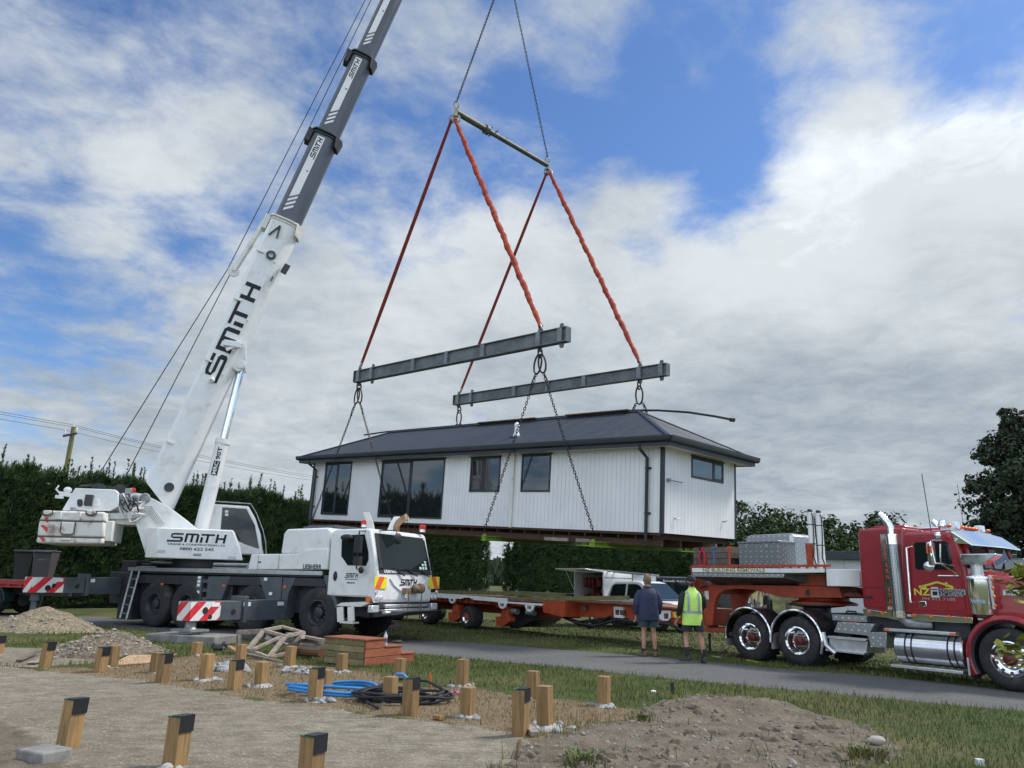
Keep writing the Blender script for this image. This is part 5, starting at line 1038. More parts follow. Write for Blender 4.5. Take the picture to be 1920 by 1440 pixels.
for s_ in (1, -1):
    c0, c1 = T.y(1841,1152,-1.12), T.y(1836,1080,-1.12); o = MB().lathe((c0.x,-1.08*s_,c0.z),(0,0,1),[(.001,0),(.185,0),(.19,.02),(.19,c1.z-c0.z-.06),(.2,c1.z-c0.z-.05),(.2,c1.z-c0.z-.02),(.185,c1.z-c0.z),(.001,c1.z-c0.z)],28).build('air_cleaner', chrome, truck, smooth=40)
    MB().cyl((c0.x,-1.08*s_,c1.z),(c0.x,-1.08*s_,c1.z+.2),.1,18).build('intake_neck', alu, o); zt = c1.z+.2
    MB().prism([(c0.x-.17,zt),(c0.x+.17,zt),(c0.x+.4,zt+.16),(c0.x+.4,zt+.19),(c0.x-.2,zt+.19),(c0.x-.2,zt+.1)], -1.08*s_-.15, -1.08*s_+.15).build('intake_scoop', chrome, o, .012)
    st_ = MB().box(c0.x+.2,-1.12*s_-.02,c0.z+.1,c0.x+.24,-1.12*s_+.02,c1.z+.02); st_.build('lamp_strip', alu, o); st_ = MB()
    for k in range(5): st_.ell((c0.x+.24,-1.12*s_,c0.z+.16+k*.15),.03,.03,.035,8,6)
    each(st_, 'marker_lamp', blind, o)
text('WP16', (c0.x+.03,-1.275,c0.z+.22), X_, Z_, .06, mat('pale_blue_lettering', (.35,.6,.8), .5), truck, w=.24)
g0, g1 = T.y(1700,1027,-1.14), T.y(1708,1130,-1.14); MB().tube([(g0.x+.08,-1.08,g0.z+.02),(g0.x,-1.15,g0.z),(g1.x,-1.15,g1.z),(g1.x+.02,-1.08,g1.z)], .02, 8).build('grab_handle', chrome, truck)
m0 = T.y(1747,1040,-1.42); mi = MB().box(m0.x-.04,-1.52,m0.z-.2,m0.x+.05,-1.34,m0.z+.23).build('wing_mirror', chrome, truck, .025); MB().box(m0.x-.042,-1.5,m0.z+.02,m0.x+.052,-1.52,m0.z+.16).build('marker_lamp', blind, mi)
q = [T.y(*k, -1.42) for k in ((1741,1052),(1741,1018),(1748,1013),(1765,1013))]; r_ = [T.y(*k, -1.25) for k in ((1767,1020),(1767,1057),(1794,1079))]
mt_ = MB().tube([(p.x,-1.42,p.z) for p in q]+[(r_[0].x,-1.32,r_[0].z),(r_[1].x,-1.32,r_[1].z),(r_[2].x,-1.1,r_[2].z)], .016, 7).tube([(q[0].x,-1.42,q[0].z-.03),(r_[1].x,-1.32,r_[1].z)], .016, 7); p = T.y(1789,1061,-1.1); mt_.tube([(r_[1].x,-1.32,r_[1].z),(p.x,-1.09,p.z)], .014, 6); p = T.y(1782,1080,-1.1); mt_.tube([(p.x-.22,-1.1,p.z),(p.x+.14,-1.1,p.z)], .016, 6)
mt_.build('mirror_bracket', chrome, mi); p = T.y(1742,1062,-1.42); MB().ell((p.x,-1.43,p.z),.1,.05,.095,14,8).build('spot_mirror', chrome, mi); p = T.y(1758,1004,-1.3); MB().ell((p.x,-1.3,p.z),.06,.05,.07,12,8).build('top_mirror', chrome, mi)
# tank, steps, tool boxes
t0_, t1_ = -2.02, -.76; tk = MB().lathe((t0_,-.93,.58),(1,0,0),[(.001,0),(.27,0),(.3,.03),(.3,t1_-t0_-.03),(.27,t1_-t0_),(.001,t1_-t0_)],32).build('fuel_tank', mat('polished_tank', (.7,.71,.72), .22, .95, var=.1, scale=2), truck, smooth=40)
for x in (-1.8,-1.68,-1.02,-.9): MB().lathe((x,-.93,.58),(1,0,0),[(.304,0),(.308,.0),(.308,.025),(.304,.025)],32).build('tank_strap', black, tk)
MB().box(-2.15,-1.24,.86,-.82,-1.0,.92).build('tank_step', alu, truck, .01); MB().box(-2.1,-1.24,.2,-.78,-1.02,.26).build('tank_step', alu, truck, .01); MB().box(-2.16,-1.245,.87,-2.05,-1.2,.91).box(-.92,-1.245,.87,-.82,-1.2,.91).build('marker_lamp', blind, truck)
MB().prism(ty([(1563,1185),(1571,1166),(1640,1170),(1628,1192)], -1.15), -1.15, -.4).build('toolbox_lid', dplate, truck, .008); MB().prism(ty([(1552,1194),(1624,1200),(1621,1226),(1549,1217)], -1.18), -1.12, -.4).build('toolbox_step', alu, truck, .01); MB().prism(ty([(1554,1192),(1626,1198),(1624,1203),(1551,1196)], -1.2), -1.22, -1.0).prism(ty([(1549,1216),(1622,1224),(1621,1228),(1548,1220)], -1.2), -1.22, -1.0).build('step_tread', alu, truck, .005)
MB().prism(ty([(1626,1185),(1662,1186),(1662,1215),(1632,1214)], -1.15), -1.15, -.5).build('battery_box', dplate, truck, .01); p = T.y(1600,1172,-1.1); MB().tube([(p.x-.06,-1.09,p.z),(p.x+.06,-1.09,p.z)], .03, 6).build('box_latch', black, truck)
MB().box(-3.35,-1.05,1.0,-2.6,-.3,1.12).build('deck_plate', dplate, truck, .005)
lb_ = MB()
for px in (1781, 1832, 1822): pass
tz = 2.90; rl_ = MB().box(-1.0,-.95,tz-.12,-.86,.95,tz-.08); rl_.build('light_bar', alu, cabt)
am = MB()
for y in (-.85,-.3,-.15,0,.15,.3,.85): am.ell((-.88,y,tz-.03),.05,.06,.035,10,6)
each(am, 'roof_marker', blind, cabt); sq_ = MB()
for y in (-.55,.55): sq_.box(-.98,y-.09,tz-.08,-.84,y+.09,tz+.06)
each(sq_, 'spot_lamp', clearlens, cabt, bev=.015); p = T.y(1776,977,-.5); MB().ell((-1.15,-.5,tz),.09,.09,.13,12,8).build('roof_dome', chrome, cabt); hn = MB().lathe((-1.75,-.35,tz-.02),(1,0,0),[(.02,0),(.025,.4),(.04,.6),(.09,.7)],12).lathe((-1.75,-.15,tz-.02),(1,0,0),[(.02,0),(.025,.5),(.04,.7),(.09,.8)],12); each(hn, 'air_horn', chrome, cabt)
an = MB().tube([(-1.2,-.9,2.75),(-1.25,-.9,3.9)], .008, 5).tube([(-1.1,.3,2.8),(-1.12,.3,3.8)], .005, 5); each(an, 'aerial', black, cabt)
# small orange toolbox on the step
p = T.y(1598,1168,-.9); tb = thing('toolbox', 'small orange toolbox with black lid on the truck step box', 'toolbox', TM @ Matrix.Translation(V((p.x,-.9,p.z-.03))))
MB().prism([(-.16,0),(.16,0),(.19,.16),(-.19,.16)], -.1, .1).build('body', mat('orange_plastic', (.7,.13,.02), .5), tb, .01); MB().box(-.2,-.12,.16,.2,.12,.2).tube([(-.12,0,.19),(-.1,0,.26),(.1,0,.26),(.12,0,.19)], .02, 6).build('lid', black, tb, .01)
# ================================================================ orange house moving trailer
GM_ = yawM((-.21, 27.67), -52); G = Frame(GM_)
trailer = thing('lowloader_trailer', 'long orange low loader trailer with gooseneck coupled to the red truck', 'trailer', GM_)
def gy(pts, y): return [(q.x, q.z) for q in (G.y(px, py, y) for px, py in pts)]
for x in (-.32, -3.0, -5.6):
    for s_ in (1, -1): wheel(trailer, x, -1.25*s_, .39, .385, .52, .2, s_, chrome, orange, .12, .1, .03, 8, 0, bcol=steel)
YD = -1.28
dk = MB().box(-6.8,-1.2,1.02,3.8,1.2,1.1); dk.build('deck', mat('worn_deck_planks', (.16,.09,.06), .8, var=.3, scale=4, stretch=(.4,5,1)), trailer, .005)
MB().prism(gy([(780,1108),(830,1113),(950,1122),(950,1128),(1016,1132),(1016,1136),(950,1131),(925,1128),(888,1125),(880,1121),(872,1120.5),(862,1123),(826,1121),(780,1117)], YD), YD, YD+.06).build('side_rail', white, trailer, .004)
br_ = MB()
for px, py in ((848,1122),(942,1131),(993,1136)):
    p = G.y(px, py, YD); br_.prism([(p.x-.24,p.z+.02),(p.x+.24,p.z+.02),(p.x+.16,p.z-.12),(p.x+.08,p.z-.17),(p.x-.08,p.z-.17),(p.x-.16,p.z-.12)], YD-.01, YD+.05)
each(br_, 'stake_bracket', white, trailer, bev=.004); sl2 = MB()
for px, py in ((848,1126),(942,1135),(993,1140)): p = G.y(px, py, YD); sl2.box(p.x-.09,YD-.014,p.z-.03,p.x-.03,YD,p.z+.06).box(p.x+.0,YD-.014,p.z-.03,p.x+.08,YD,p.z+.06)
each(sl2, 'stake_slot', black, trailer)
uf = MB().box(-6.6,-1.1,.86,3.7,-1.0,1.0).box(-6.6,1.0,.86,3.7,1.1,1.0).box(-6.6,-.4,.55,3.7,.4,.9)
for k in range(24): x = -6.4+k*.43; uf.box(x-.03,-1.22,.9,x+.03,1.2,1.0)
uf.build('underframe', orange, trailer, .006)
ft = MB(); 
for P in ([(841,1148),(862,1147),(862,1160),(851,1166),(843,1165)], [(930,1156),(957,1156),(957,1165),(944,1175),(932,1173)], [(838,1126),(852,1130),(848,1150),(860,1152),(861,1136),(846,1124)], [(929,1136),(943,1142),(939,1158),(953,1158),(953,1138),(940,1134)]): MB().prism(gy(P, -1.15), -1.18, -.95).build('axle_mount', orange, trailer, .008)
MB().prism(gy([(952,1142),(1000,1145),(1000,1163),(975,1176),(950,1172)], -.6), -.6, .6).build('belly_frame', dgrey, trailer, .01); MB().cyl(tuple(G.y(953,1144,-1.0)), tuple(G.y(971,1147,-1.0)), .1, 14).cyl(tuple(G.y(988,1148,-1.0)), tuple(G.y(1003,1150,-1.0)), .08, 14).build('air_tank', steel, trailer)
MB().prism(gy([(1016,1127),(1059,1126),(1058,1157),(1051,1157),(1018,1148)], -1.22), -1.22, 1.22).build('beam_housing', orange, trailer, .012)
MB().prism(gy([(1058,1128),(1180,1134),(1316,1145),(1330,1176),(1316,1174),(1180,1160),(1058,1155)], -.62), -.62, -.22).prism(gy([(1058,1128),(1180,1134),(1316,1145),(1330,1176),(1316,1174),(1180,1160),(1058,1155)], -.62), .22, .62).build('main_beam', orange, trailer, .01)
MB().prism(gy([(1060,1126),(1180,1131.5),(1316,1142),(1316,1145),(1180,1134),(1060,1128)], -.62), -.8, .8).build('beam_top_plate', mat('rusty_orange_plate', (.26,.11,.07), .7, var=.3), trailer)
wb = MB()
for P in ([(1153,1137),(1170,1138),(1171,1159),(1154,1158)], [(1235,1145),(1260,1145),(1260,1158),(1255,1164),(1245,1164),(1235,1157)]): wb.prism(gy(P, -.64), -.70, -.60)
each(wb, 'white_bracket', white, trailer, bev=.004); hb_ = MB()
for P in ([(1154,1143),(1161,1143.5),(1161,1153),(1154,1152.5)], [(1162.5,1144),(1169.5,1144),(1170,1153.5),(1162.5,1153)], [(1245,1150),(1253,1150),(1253,1160),(1245,1160)], [(1092,1134),(1099,1134.5),(1099,1145),(1092,1145)]): hb_.prism(gy(P, -.705), -.708, -.61)
each(hb_, 'bracket_hole', rust, trailer); p = [G.y(*q, -.7) for q in ((1260,1147),(1275,1159))]; MB().box(p[0].x,-.71,p[1].z,p[1].x,-.66,p[0].z).build('chevron_panel', stripes('trailer_chevron', (.8,.7,.03), (.85,.1,.03), .22, 20, (0,2), .3), trailer)
hs_ = MB(); rr = random.Random(5)
for k in range(7):
    pts = [(1058+rr.random()*4,1158),(1080+rr.random()*10,1166+rr.random()*8),(1105+rr.random()*10,1160+rr.random()*18),(1135+rr.random()*10,1155+rr.random()*16),(1160,1160+rr.random()*14),(1190+rr.random()*8,1166+rr.random()*6),(1225,1166+rr.random()*5),(1258,1168+rr.random()*4),(1275+rr.random()*5,1180+rr.random()*6),(1300,1172)]
    yv = -.65-.3*rr.random(); hs_.tube([tuple(G.y(a, b, yv)) for a, b in pts], .022+.02*rr.random(), 6)
hs_.build('air_hoses', black, trailer, smooth=60)
# gooseneck
leg = [(1309,1100),(1316,1097),(1420,1097),(1545,1099),(1573,1102),(1580,1121),(1490,1121),(1458,1118),(1425,1109),(1404,1105),(1378,1104),(1358,1107),(1346,1115),(1340,1130),(1336,1173),(1324,1173)]
gk = MB(); gk.prism(gy(leg, -.75), -.75, -.62).prism(gy(leg, -.75), .5, .63); gk.prism(gy([(1404,1100),(1560,1102),(1575,1119),(1490,1119),(1458,1116),(1425,1107)], -.62), -.62, .5); pa_ = gy([(1330,1143),(1337,1143),(1335,1172),(1329,1172)], -.75); gk.prism(pa_, -.62, .5); gk.box(9.62,-.6,1.45,9.72,.5,1.75); gk.build('gooseneck', orange, trailer, .012)
MB().lathe((12.3,0,1.28),(0,0,1),[(.001,0),(.72,0),(.72,.05),(.55,.1),(.55,.16),(.001,.16)],28).build('turntable', orange, trailer)
sl3 = MB().prism(gy([(1321,1108),(1328,1108),(1329,1124),(1322,1123)], -.755), -.757, -.74); sl3.build('sticker', lwhite, trailer); MB().prism(gy([(1298,1085),(1305,1083),(1320,1098),(1310,1102),(1300,1100)], -.9), -.9, .9).prism(gy([(1295,1064),(1299,1064),(1300,1120),(1296,1110)], -1.1), -1.1, -.95).build('neck_rear_plate', orange, trailer, .01)
gh_ = MB().cyl(tuple(G.y(1515,1111,-.76)), tuple(G.y(1515,1111,-.77)), .06, 14); gh_.build('neck_hole', black, trailer); MB().prism(gy([(1318,1176),(1366,1179),(1366,1187),(1318,1185)], -.7), -.7, .7).build('lower_beam', orange, trailer, .01); p = G.y(1330,1187,-.3); MB().cyl((p.x,-.3,p.z),(p.x,-.3,.05),.03,8).build('prop_leg', black, trailer)
# platform over the neck
YP = -1.25; MB().prism(gy([(1297,1065),(1545,1066.5),(1545,1073.5),(1470,1074),(1298,1073)], YP), YP, YP+.05).prism(gy([(1297,1065),(1545,1066.5),(1545,1073.5),(1470,1074),(1298,1073)], YP), -YP-.05, -YP).build('platform_fascia', white, trailer, .004)
pz = G.y(1400,1068,YP).z; MB().box(9.55,YP+.05,pz-.05,13.1,-YP-.05,pz+.0).build('platform_floor', dplate, trailer)
uc = MB(); oP = gy([(1298,1074),(1428,1076),(1470,1076),(1470,1083),(1425,1083),(1299,1081)], YP+.01); uc.prism(oP, YP+.01, YP+.06); uc.build('locker_door', dplate, trailer, .004)
A = gy([(1299,1081),(1470,1083),(1472,1076),(1299,1075)], YP+.06); Bq = gy([(1318,1096),(1500,1098),(1500,1076),(1299,1075)], YP+.06); lo_ = MB(); lo_.loft([[V((x,YP+.06,z)) for x, z in A], [V((x,YP+.75,z)) for x, z in Bq]]); lo_.build('locker', mat('dark_tread_underside', (.14,.145,.15), .5, .5, var=.2), trailer)
MB().prism(gy([(1470,1076),(1548,1077),(1548,1099),(1500,1098)], -.7), -.7, .7).build('neck_head', orange, trailer, .01)
wx = MB(); rg = [[V((x,YP,z)) for x, z in gy([(1549,1067),(1573,1067),(1574,1099),(1550,1099)], YP)], [V((x,YP+.25,z)) for x, z in gy([(1549,1067),(1600,1067.5),(1602,1100),(1550,1099)], YP)], [V((x,1.1,z)) for x, z in gy([(1549,1067),(1600,1067.5),(1602,1100),(1550,1099)], YP)]]; wx.loft(rg).build('front_box', white, trailer, .01)
p = G.y(1583,1092,-1.1); MB().box(p.x-.06,-1.14,p.z-.08,p.x+.06,-1.05,p.z+.08).build('box_recess', cgrey, trailer)
rl4 = MB(); a, b = G.y(1300,1061,YP+.06), G.y(1590,1062,YP+.06); rl4.bar((a.x,YP+.06,a.z),(13.2,YP+.06,a.z-.0),.05,.05)
for k in range(18): x = a.x+.05+k*.205; rl4.box(x-.025,YP+.04,pz,x+.025,YP+.08,a.z)
rl4.tube([(a.x,YP+.06,a.z),(a.x-.08,YP+.06,a.z-.03),(a.x-.1,YP+.06,pz)],.025,6); rl4.build('orange_rail', orange, trailer)
p0, p1 = G.y(1318,1069,YP-.004), G.y(1434,1069,YP-.004); text('NZ BUILDING REMOVALS', ((p0.x+p1.x)/2,YP-.003,p0.z), X_, Z_, .08, mat('olive_yellow_lettering', (.26,.25,.02), .5), trailer, w=p1.x-p0.x)
for px, tp_ in ((1524,960),(1540,962)):
    p = G.y(px+2,1058,-.2); q = G.y(px,tp_,-.2); MB().cyl((p.x,-.2,pz),(p.x,-.2,q.z),.075,16).build('white_post', white, trailer); lb_ = MB().ell((p.x,-.2,q.z+.03),.06,.07,.05,8,6).tube([(p.x+.03,-.22,q.z+.02),(p.x+.1,-.26,q.z-.1),(p.x+.09,-.26,q.z-.6),(p.x+.05,-.27,pz+.3),(p.x+.12,-.27,pz+.1)],.014,5); lb_.cyl((p.x,-.2,q.z-.3),(p.x,-.2,q.z-.28),.079,16).cyl((p.x,-.2,q.z-.75),(p.x,-.2,q.z-.73),.079,16); lb_.build('work_lamp', black, trailer)
MB().prism(gy([(1509,1018),(1520,1020),(1522,1060),(1513,1060)], -.35), -.35, -.2).build('orange_upright', orange, trailer, .006)
# load on the platform
def onG(name, lb, cat, x, y, z, grp=None): return thing(name, lb, cat, GM_ @ Matrix.Translation(V((x,y,z))), grp)
P = gy([(1386,1060),(1462,1060),(1462,1014),(1385,1015)], -.95); x_a, x_b = P[0][0], P[1][0]; zh = P[2][1]-pz
o = onG('tool_chest', 'lower aluminium tread plate chest in front on the gooseneck platform', 'tool chest', x_a, -.95, pz); MB().box(0,0,0,x_b-x_a,.7,zh-.04).build('body', dplate2, o, .008); MB().box(-.02,-.02,zh-.04,x_b-x_a+.02,.72,zh+.01).build('lid', dplate2, o, .008)
ltc = MB()
for f in (.22,.72): ltc.box((x_b-x_a)*f-.04,-.012,zh-.14,(x_b-x_a)*f+.04,0,zh-.06)
each(ltc, 'latch', steel, o)
P = gy([(1400,1058),(1492,1058),(1488,1006),(1400,1006)], -.15); x_a, x_b = P[0][0], P[1][0]; zh = P[2][1]-pz+.08
o = onG('tool_chest', 'taller rounded aluminium chest behind the tread plate chest on the platform', 'tool chest', x_a, -.15, pz); MB().prism([(0,0),(x_b-x_a,0),(x_b-x_a,zh*.93),(x_b-x_a-.1,zh),(.16,zh),(.05,zh*.95),(0,zh*.85)], 0, 1.0).build('body', dplate, o, .02); MB().box(x_b-x_a-.02,-.004,zh*.5,x_b-x_a-.12,.0,zh*.95).build('paper_sheet', lwhite, o)
k = 0; P = gy([(1303,1060),(1378,1060),(1378,1025),(1303,1025)], -.8); x_a, x_b = P[0][0], P[1][0]; hh = (P[2][1]-pz)/4
lbs = ['bottom grey timber of the strapped stack on the gooseneck platform','second grey timber from the bottom of the strapped platform stack','third grey timber from the bottom of the strapped platform stack','top grey timber of the strapped stack below the house corner']
for k in range(4):
    o = MB().box(x_a,-.85,pz+k*hh,x_b-.08*(k % 2),-.35,pz+(k+1)*hh-.008).build('timber_beam', greyw, None, .006); o.matrix_world = GM_; tag(o, lbs[k], 'timber', 'timbers on the gooseneck')
    o = o
for px, m_, lb in ((1338,mat('blue_strap', (.06,.14,.3), .7),'blue ratchet strap over the timber stack'), (1367,lred,'red ratchet strap over the end of the timber stack'), (1313,black,'black ratchet strap over the timber stack')):
    p = G.y(px, 1030, -.86); o = MB().box(p.x-.025,-.858,pz,p.x+.025,-.853,pz+4*hh).box(p.x-.025,-.858,pz+4*hh,p.x+.025,-.34,pz+4*hh+.005).box(p.x-.05,-.87,pz+4*hh-.05,p.x+.05,-.84,pz+4*hh+.01).build('ratchet_strap', m_); o.matrix_world = GM_; tag(o, lb, 'strap', 'straps on the timber stack')
p = G.y(1317,1040,-.88); o = MB().tube([(p.x+.09*math.sin(a*.63),-.88,p.z-.02+.2*math.cos(a*.63)-.08) for a in range(10)],.03,7,closed=True).tube([(p.x,-.88,p.z+.1),(p.x+.01,-.87,pz+4*hh)],.03,6).build('lifting_strop', mat('crimson_strop', (.45,.02,.05), .8)); o.matrix_world = GM_; tag(o, 'red looped strop hanging on the timber stack', 'strop')
# long timbers lying on the deck
tl = [([(818,1106),(1055,1112),(1055,1119),(818,1113)], -.5, 'long green treated timber lying farther back on the trailer deck'), ([(950,1119),(1174,1117),(1174,1124.5),(950,1127)], -1.12, 'long green treated timber overhanging the front of the trailer deck')]
for P, y, lb in tl:
    o = MB().prism(gy(P, y), y, y+.14).build('long_timber', greenw); o.matrix_world = GM_; tag(o, lb, 'timber', 'long timbers on the trailer deck')
# ================================================================ hedges, trees, far things
def leafmat(name, a, b2, sc=1.1, tr=.25):
    m, t, b = nt(name); P = coord(t); f = ns(t, P, sc, 5, .65); g = ns(t, P, sc*7, 3, .7)
    c = mixc(t, ramp(t, mth(t, 'MULTIPLY_ADD', g, .5, mth(t, 'MULTIPLY', f, .6)), .35, .72), a, b2); t.links.new(c, b.inputs['Base Color']); b.inputs['Roughness'].default_value = .6; b.inputs['Specular IOR Level'].default_value = .08
    return m
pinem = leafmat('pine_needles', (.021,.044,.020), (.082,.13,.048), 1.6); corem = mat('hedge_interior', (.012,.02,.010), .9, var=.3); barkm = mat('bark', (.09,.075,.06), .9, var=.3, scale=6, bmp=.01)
HD = V((.628,.778,0)); HN = V((.778,-.628,0)); HO = V((-22,33,0))
def hedge(name, t0, t1, h, dens, label, seed, ends=True, far=0, leaders=1.6):
    rr = random.Random(seed); root = thing(name, label, 'hedge'); L = t1-t0
    def off(t, z):                                       # how far the face bulges at this place
        return .55*fbm(t*.35, z*.35, seed)+.3*fbm(t*1.1, z*1.1, seed+3)
    def top(t): return h+.6*fbm(t*.3, 3.3, seed)+.75*fbm(t*1.1, 7.7, seed)
    prof = lambda u: 1.25*(1-.25*u**3)                   # half depth over height fraction
    n = max(4, int(L/1.0)); k = 8; v = []; f = []
    for i in range(n+1):
        t = t0+L*i/n; e = min(1, .25+min(i, n-i)*.4) if ends else 1
        for s in (1, -1):
            for j in range(k+1):
                u = j/k if s > 0 else 1-j/k; z = u*(top(t)-.12); w = (prof(u)+off(t, z)-.28)*e*(1 if u < .98 else .35)
                p = HO+HD*t+HN*(s*w); v.append((p.x, p.y, z))
    K = 2*(k+1)
    for i in range(n):
        for j in range(K-1): f.append((i*K+j, i*K+j+1, (i+1)*K+j+1, (i+1)*K+j))
    mb = MB(); mb.add(v, f+[tuple(range(K)), tuple(range(n*K, n*K+K))]); mb.build('light_block_core', corem, root, smooth=0)  # solid dark hull, added inside to stop light passing through the foliage
    v = []; f = []
    def tuft(p, d, L_, w, m=6):
        u = d.cross(V((.3,.2,1))).normalized(); q = d.cross(u)
        for _ in range(m):
            a = rr.random()*6.283; sp = .25+.5*rr.random(); dd = (d+u*math.cos(a)*sp+q*math.sin(a)*sp).normalized(); s = dd.cross(V((rr.random()-.5, rr.random()-.5, rr.random()-.5))).normalized()*w; l = L_*(.6+.6*rr.random()); o = len(v)
            v.extend([p-s, p+s, p+dd*l+s*.25, p+dd*l-s*.25]); f.append((o, o+1, o+2, o+3))
    N = int(L*h*dens)
    for _ in range(N):
        t = t0+L*rr.random(); u = rr.random()**.85; tz = top(t); z = u*tz; e = min(1, .25+min(t-t0, t1-t)*.4) if ends else 1
        w = (prof(u)+off(t, z)-rr.random()**2*.3)*e; p = HO+HD*t+HN*w+V((0,0,z)); d = (HN*(.55+.5*rr.random())+HD*(rr.random()-.5)*1.0+V((0,0,.35+.75*rr.random()))).normalized()
        tuft(p, d, .34+far, .028+far*.07)
    for _ in range(int(L*dens*1.4)):                     # top surface
        t = t0+L*rr.random(); e = min(1, .25+min(t-t0, t1-t)*.4) if ends else 1; p = HO+HD*t+HN*((rr.random()*2-1)*.95*e)+V((0,0,top(t)-.25*rr.random())); tuft(p, V((rr.random()-.5, rr.random()-.5, 1.6)).normalized(), .4+far, .03+far*.07)
    for _ in range(int(L*leaders)):                      # upright leaders
        t = t0+L*rr.random(); b = HO+HD*t+HN*((rr.random()*2-1)*.9)+V((0,0,top(t)-.2)); hh = .4+1.0*rr.random()**1.4; ln = V(((rr.random()-.5)*.16, (rr.random()-.5)*.16, 1)).normalized()
        for i in range(int(8+hh*16)):
            x = rr.random(); tuft(b+ln*(hh*x), (ln*(.9+x)+V((rr.random()-.5, rr.random()-.5, 0))*1.5).normalized(), .2*(1-.4*x)+far*.5, .02+far*.05, 4)
    for (s0, s1, tt) in ((0,0,t0), (0,0,t1)):            # rounded end faces
        if not ends: continue
        for _ in range(int(h*dens*2.0)):
            u = rr.random(); w = (rr.random()*2-1)*prof(u)*.7; dr = -1 if tt == t0 else 1; p = HO+HD*(tt+dr*(.25*math.cos(w)+.4*fbm(w*2, u*h, 5)))+HN*w+V((0,0,u*top(tt))); tuft(p, (HD*dr+HN*(rr.random()-.3)+V((0,0,.3+.6*rr.random()))).normalized(), .36+far, .03+far*.07)
    me = bpy.data.meshes.new('foliage'); me.from_pydata([tuple(q) for q in v], [], f); me.materials.append(pinem); o = bpy.data.objects.new('foliage', me); COL.objects.link(o); o.parent = root
hedge('pine_hedge', -3, 31.6, 5.8, 70, 'tall dark pine hedge with upright shoots behind the crane', 3, leaders=6.0)
hedge('pine_hedge', -44, -3.4, 6.0, 7, 'pine hedge continuing beside the yard, mirrored in the house windows', 5, far=.45, leaders=1.0)
hedge('pine_hedge', 36.0, 92, 6.4, 38, 'clipped pine hedge right of the gap, behind the white pickup', 9, far=.12, leaders=4)
# a fuller conifer closes the first hedge at the gap
def blob_tree(name, base, blobs, n, ls, m, label, cat='tree', th=.25, seed=1, grp=None, up=.2, asp=.62, trunk_top=None):
    rr = random.Random(seed); root = thing(name, label, cat, Matrix.Translation(V(base)), grp); tb = MB(); tt = V(trunk_top or (0,0,max(b[2] for b in blobs)*.8))
    tb.tube([V((0,0,-.1)), V((.08*tt.z/5,.05,tt.z*.3)), V((tt.x*.5,tt.y*.5,tt.z*.65)), tt], [th, th*.8, th*.55, th*.2], 9)
    for b in blobs:
        c_ = V(b[:3]); s_ = V((0,0,max(.3, min(c_.z*.55, tt.z*.8)))); tb.tube([s_, s_*.45+c_*.55+V((0,0,-.1*b[3])), c_], [th*.45, th*.25, th*.08], 6)
        for _ in range(3): d = V((rr.uniform(-1,1), rr.uniform(-1,1), rr.uniform(-.2,1))).normalized(); tb.tube([c_*.9+s_*.1, c_+d*b[3]*.75], [th*.16, th*.04], 5)
    tb.build('trunk', barkm, root); v = []; f = []; tot = sum(b[3]**2 for b in blobs)
    for b in blobs:
        c_ = V(b[:3]); r = b[3]; zf = b[4] if len(b) > 4 else .85
        subs = [(V((rr.gauss(0,1), rr.gauss(0,1), rr.gauss(0,1))).normalized()*r*(.45+.6*rr.random()), r*(.16+.22*rr.random())) for _ in range(int(14+r*9))]
        for _ in range(int(n*r*r/tot)):
            s_, sr = rr.choice(subs); d = V((rr.gauss(0,1), rr.gauss(0,1), rr.gauss(0,1))).normalized(); p = s_+d*sr*(.35+.75*rr.random()**.6); p.z *= zf; p = c_+p
            nrm = (d+V((rr.uniform(-.8,.8), rr.uniform(-.8,.8), rr.uniform(-.4,.8)+up))).normalized(); a = nrm.cross(V((rr.random()-.5, rr.random()-.5, rr.random()-.5))).normalized(); q = nrm.cross(a); l = ls*(.6+.7*rr.random()); o = len(v)
            v.extend([p-a*l, p+q*l*asp, p+a*l, p-q*l*asp]); f.append((o, o+1, o+2, o+3))
    me = bpy.data.meshes.new('crown'); me.from_pydata([tuple(x) for x in v], [], f); me.materials.append(m); o = bpy.data.objects.new('crown', me); COL.objects.link(o); o.parent = root; return root
cedm = leafmat('conifer_foliage', (.014,.030,.012), (.045,.078,.024), 1.3); oakm = leafmat('broadleaf_foliage', (.016,.03,.013), (.055,.083,.03), .9); fartm = leafmat('far_tree_foliage', (.022,.034,.022), (.05,.068,.036), .6)
def ft_(px, ptop, Y, R_, label, seed, n=3800):
    b = atY(px, 1100, Y); H_ = atY(px, ptop, Y).z; rr = random.Random(seed); bl = [(0,0,H_*.42,R_*1.0,.9),(0,0,H_*.68,R_*.85)]
    for _ in range(7): a = rr.random()*6.283; bl.append((math.cos(a)*R_*.75, math.sin(a)*R_*.75, H_*(.3+.45*rr.random()), R_*(.4+.25*rr.random())))
    bl.append((rr.uniform(-.5,.5), 0, H_*.86, R_*.42)); blob_tree('broadleaf_tree', (b.x, b.y, 0), bl, int(n*1.5), .19*Y/70, oakm, label, th=.3, seed=seed, grp='trees beyond the yard')
ft_(1402, 942, 68, 4.0, 'dark broadleaf tree rising right beside the hanging house corner', 11, 5200); ft_(1478, 962, 72, 4.2, 'rounded tree behind the aluminium chests and white posts', 12, 5200); ft_(1545, 964, 76, 4.0, 'dark tree behind the two white posts', 13, 5000); ft_(1600, 985, 82, 3.4, 'smaller tree filling the gap left of the truck sleeper', 14); ft_(1662, 956, 78, 4.1, 'round dark tree behind the chrome exhaust pipe', 15, 5200); ft_(1330, 990, 95, 4.5, 'far tree half hidden behind the house end and hedge', 16); ft_(1440, 1000, 90, 5.0, 'low tree mass behind the platform chests', 17)
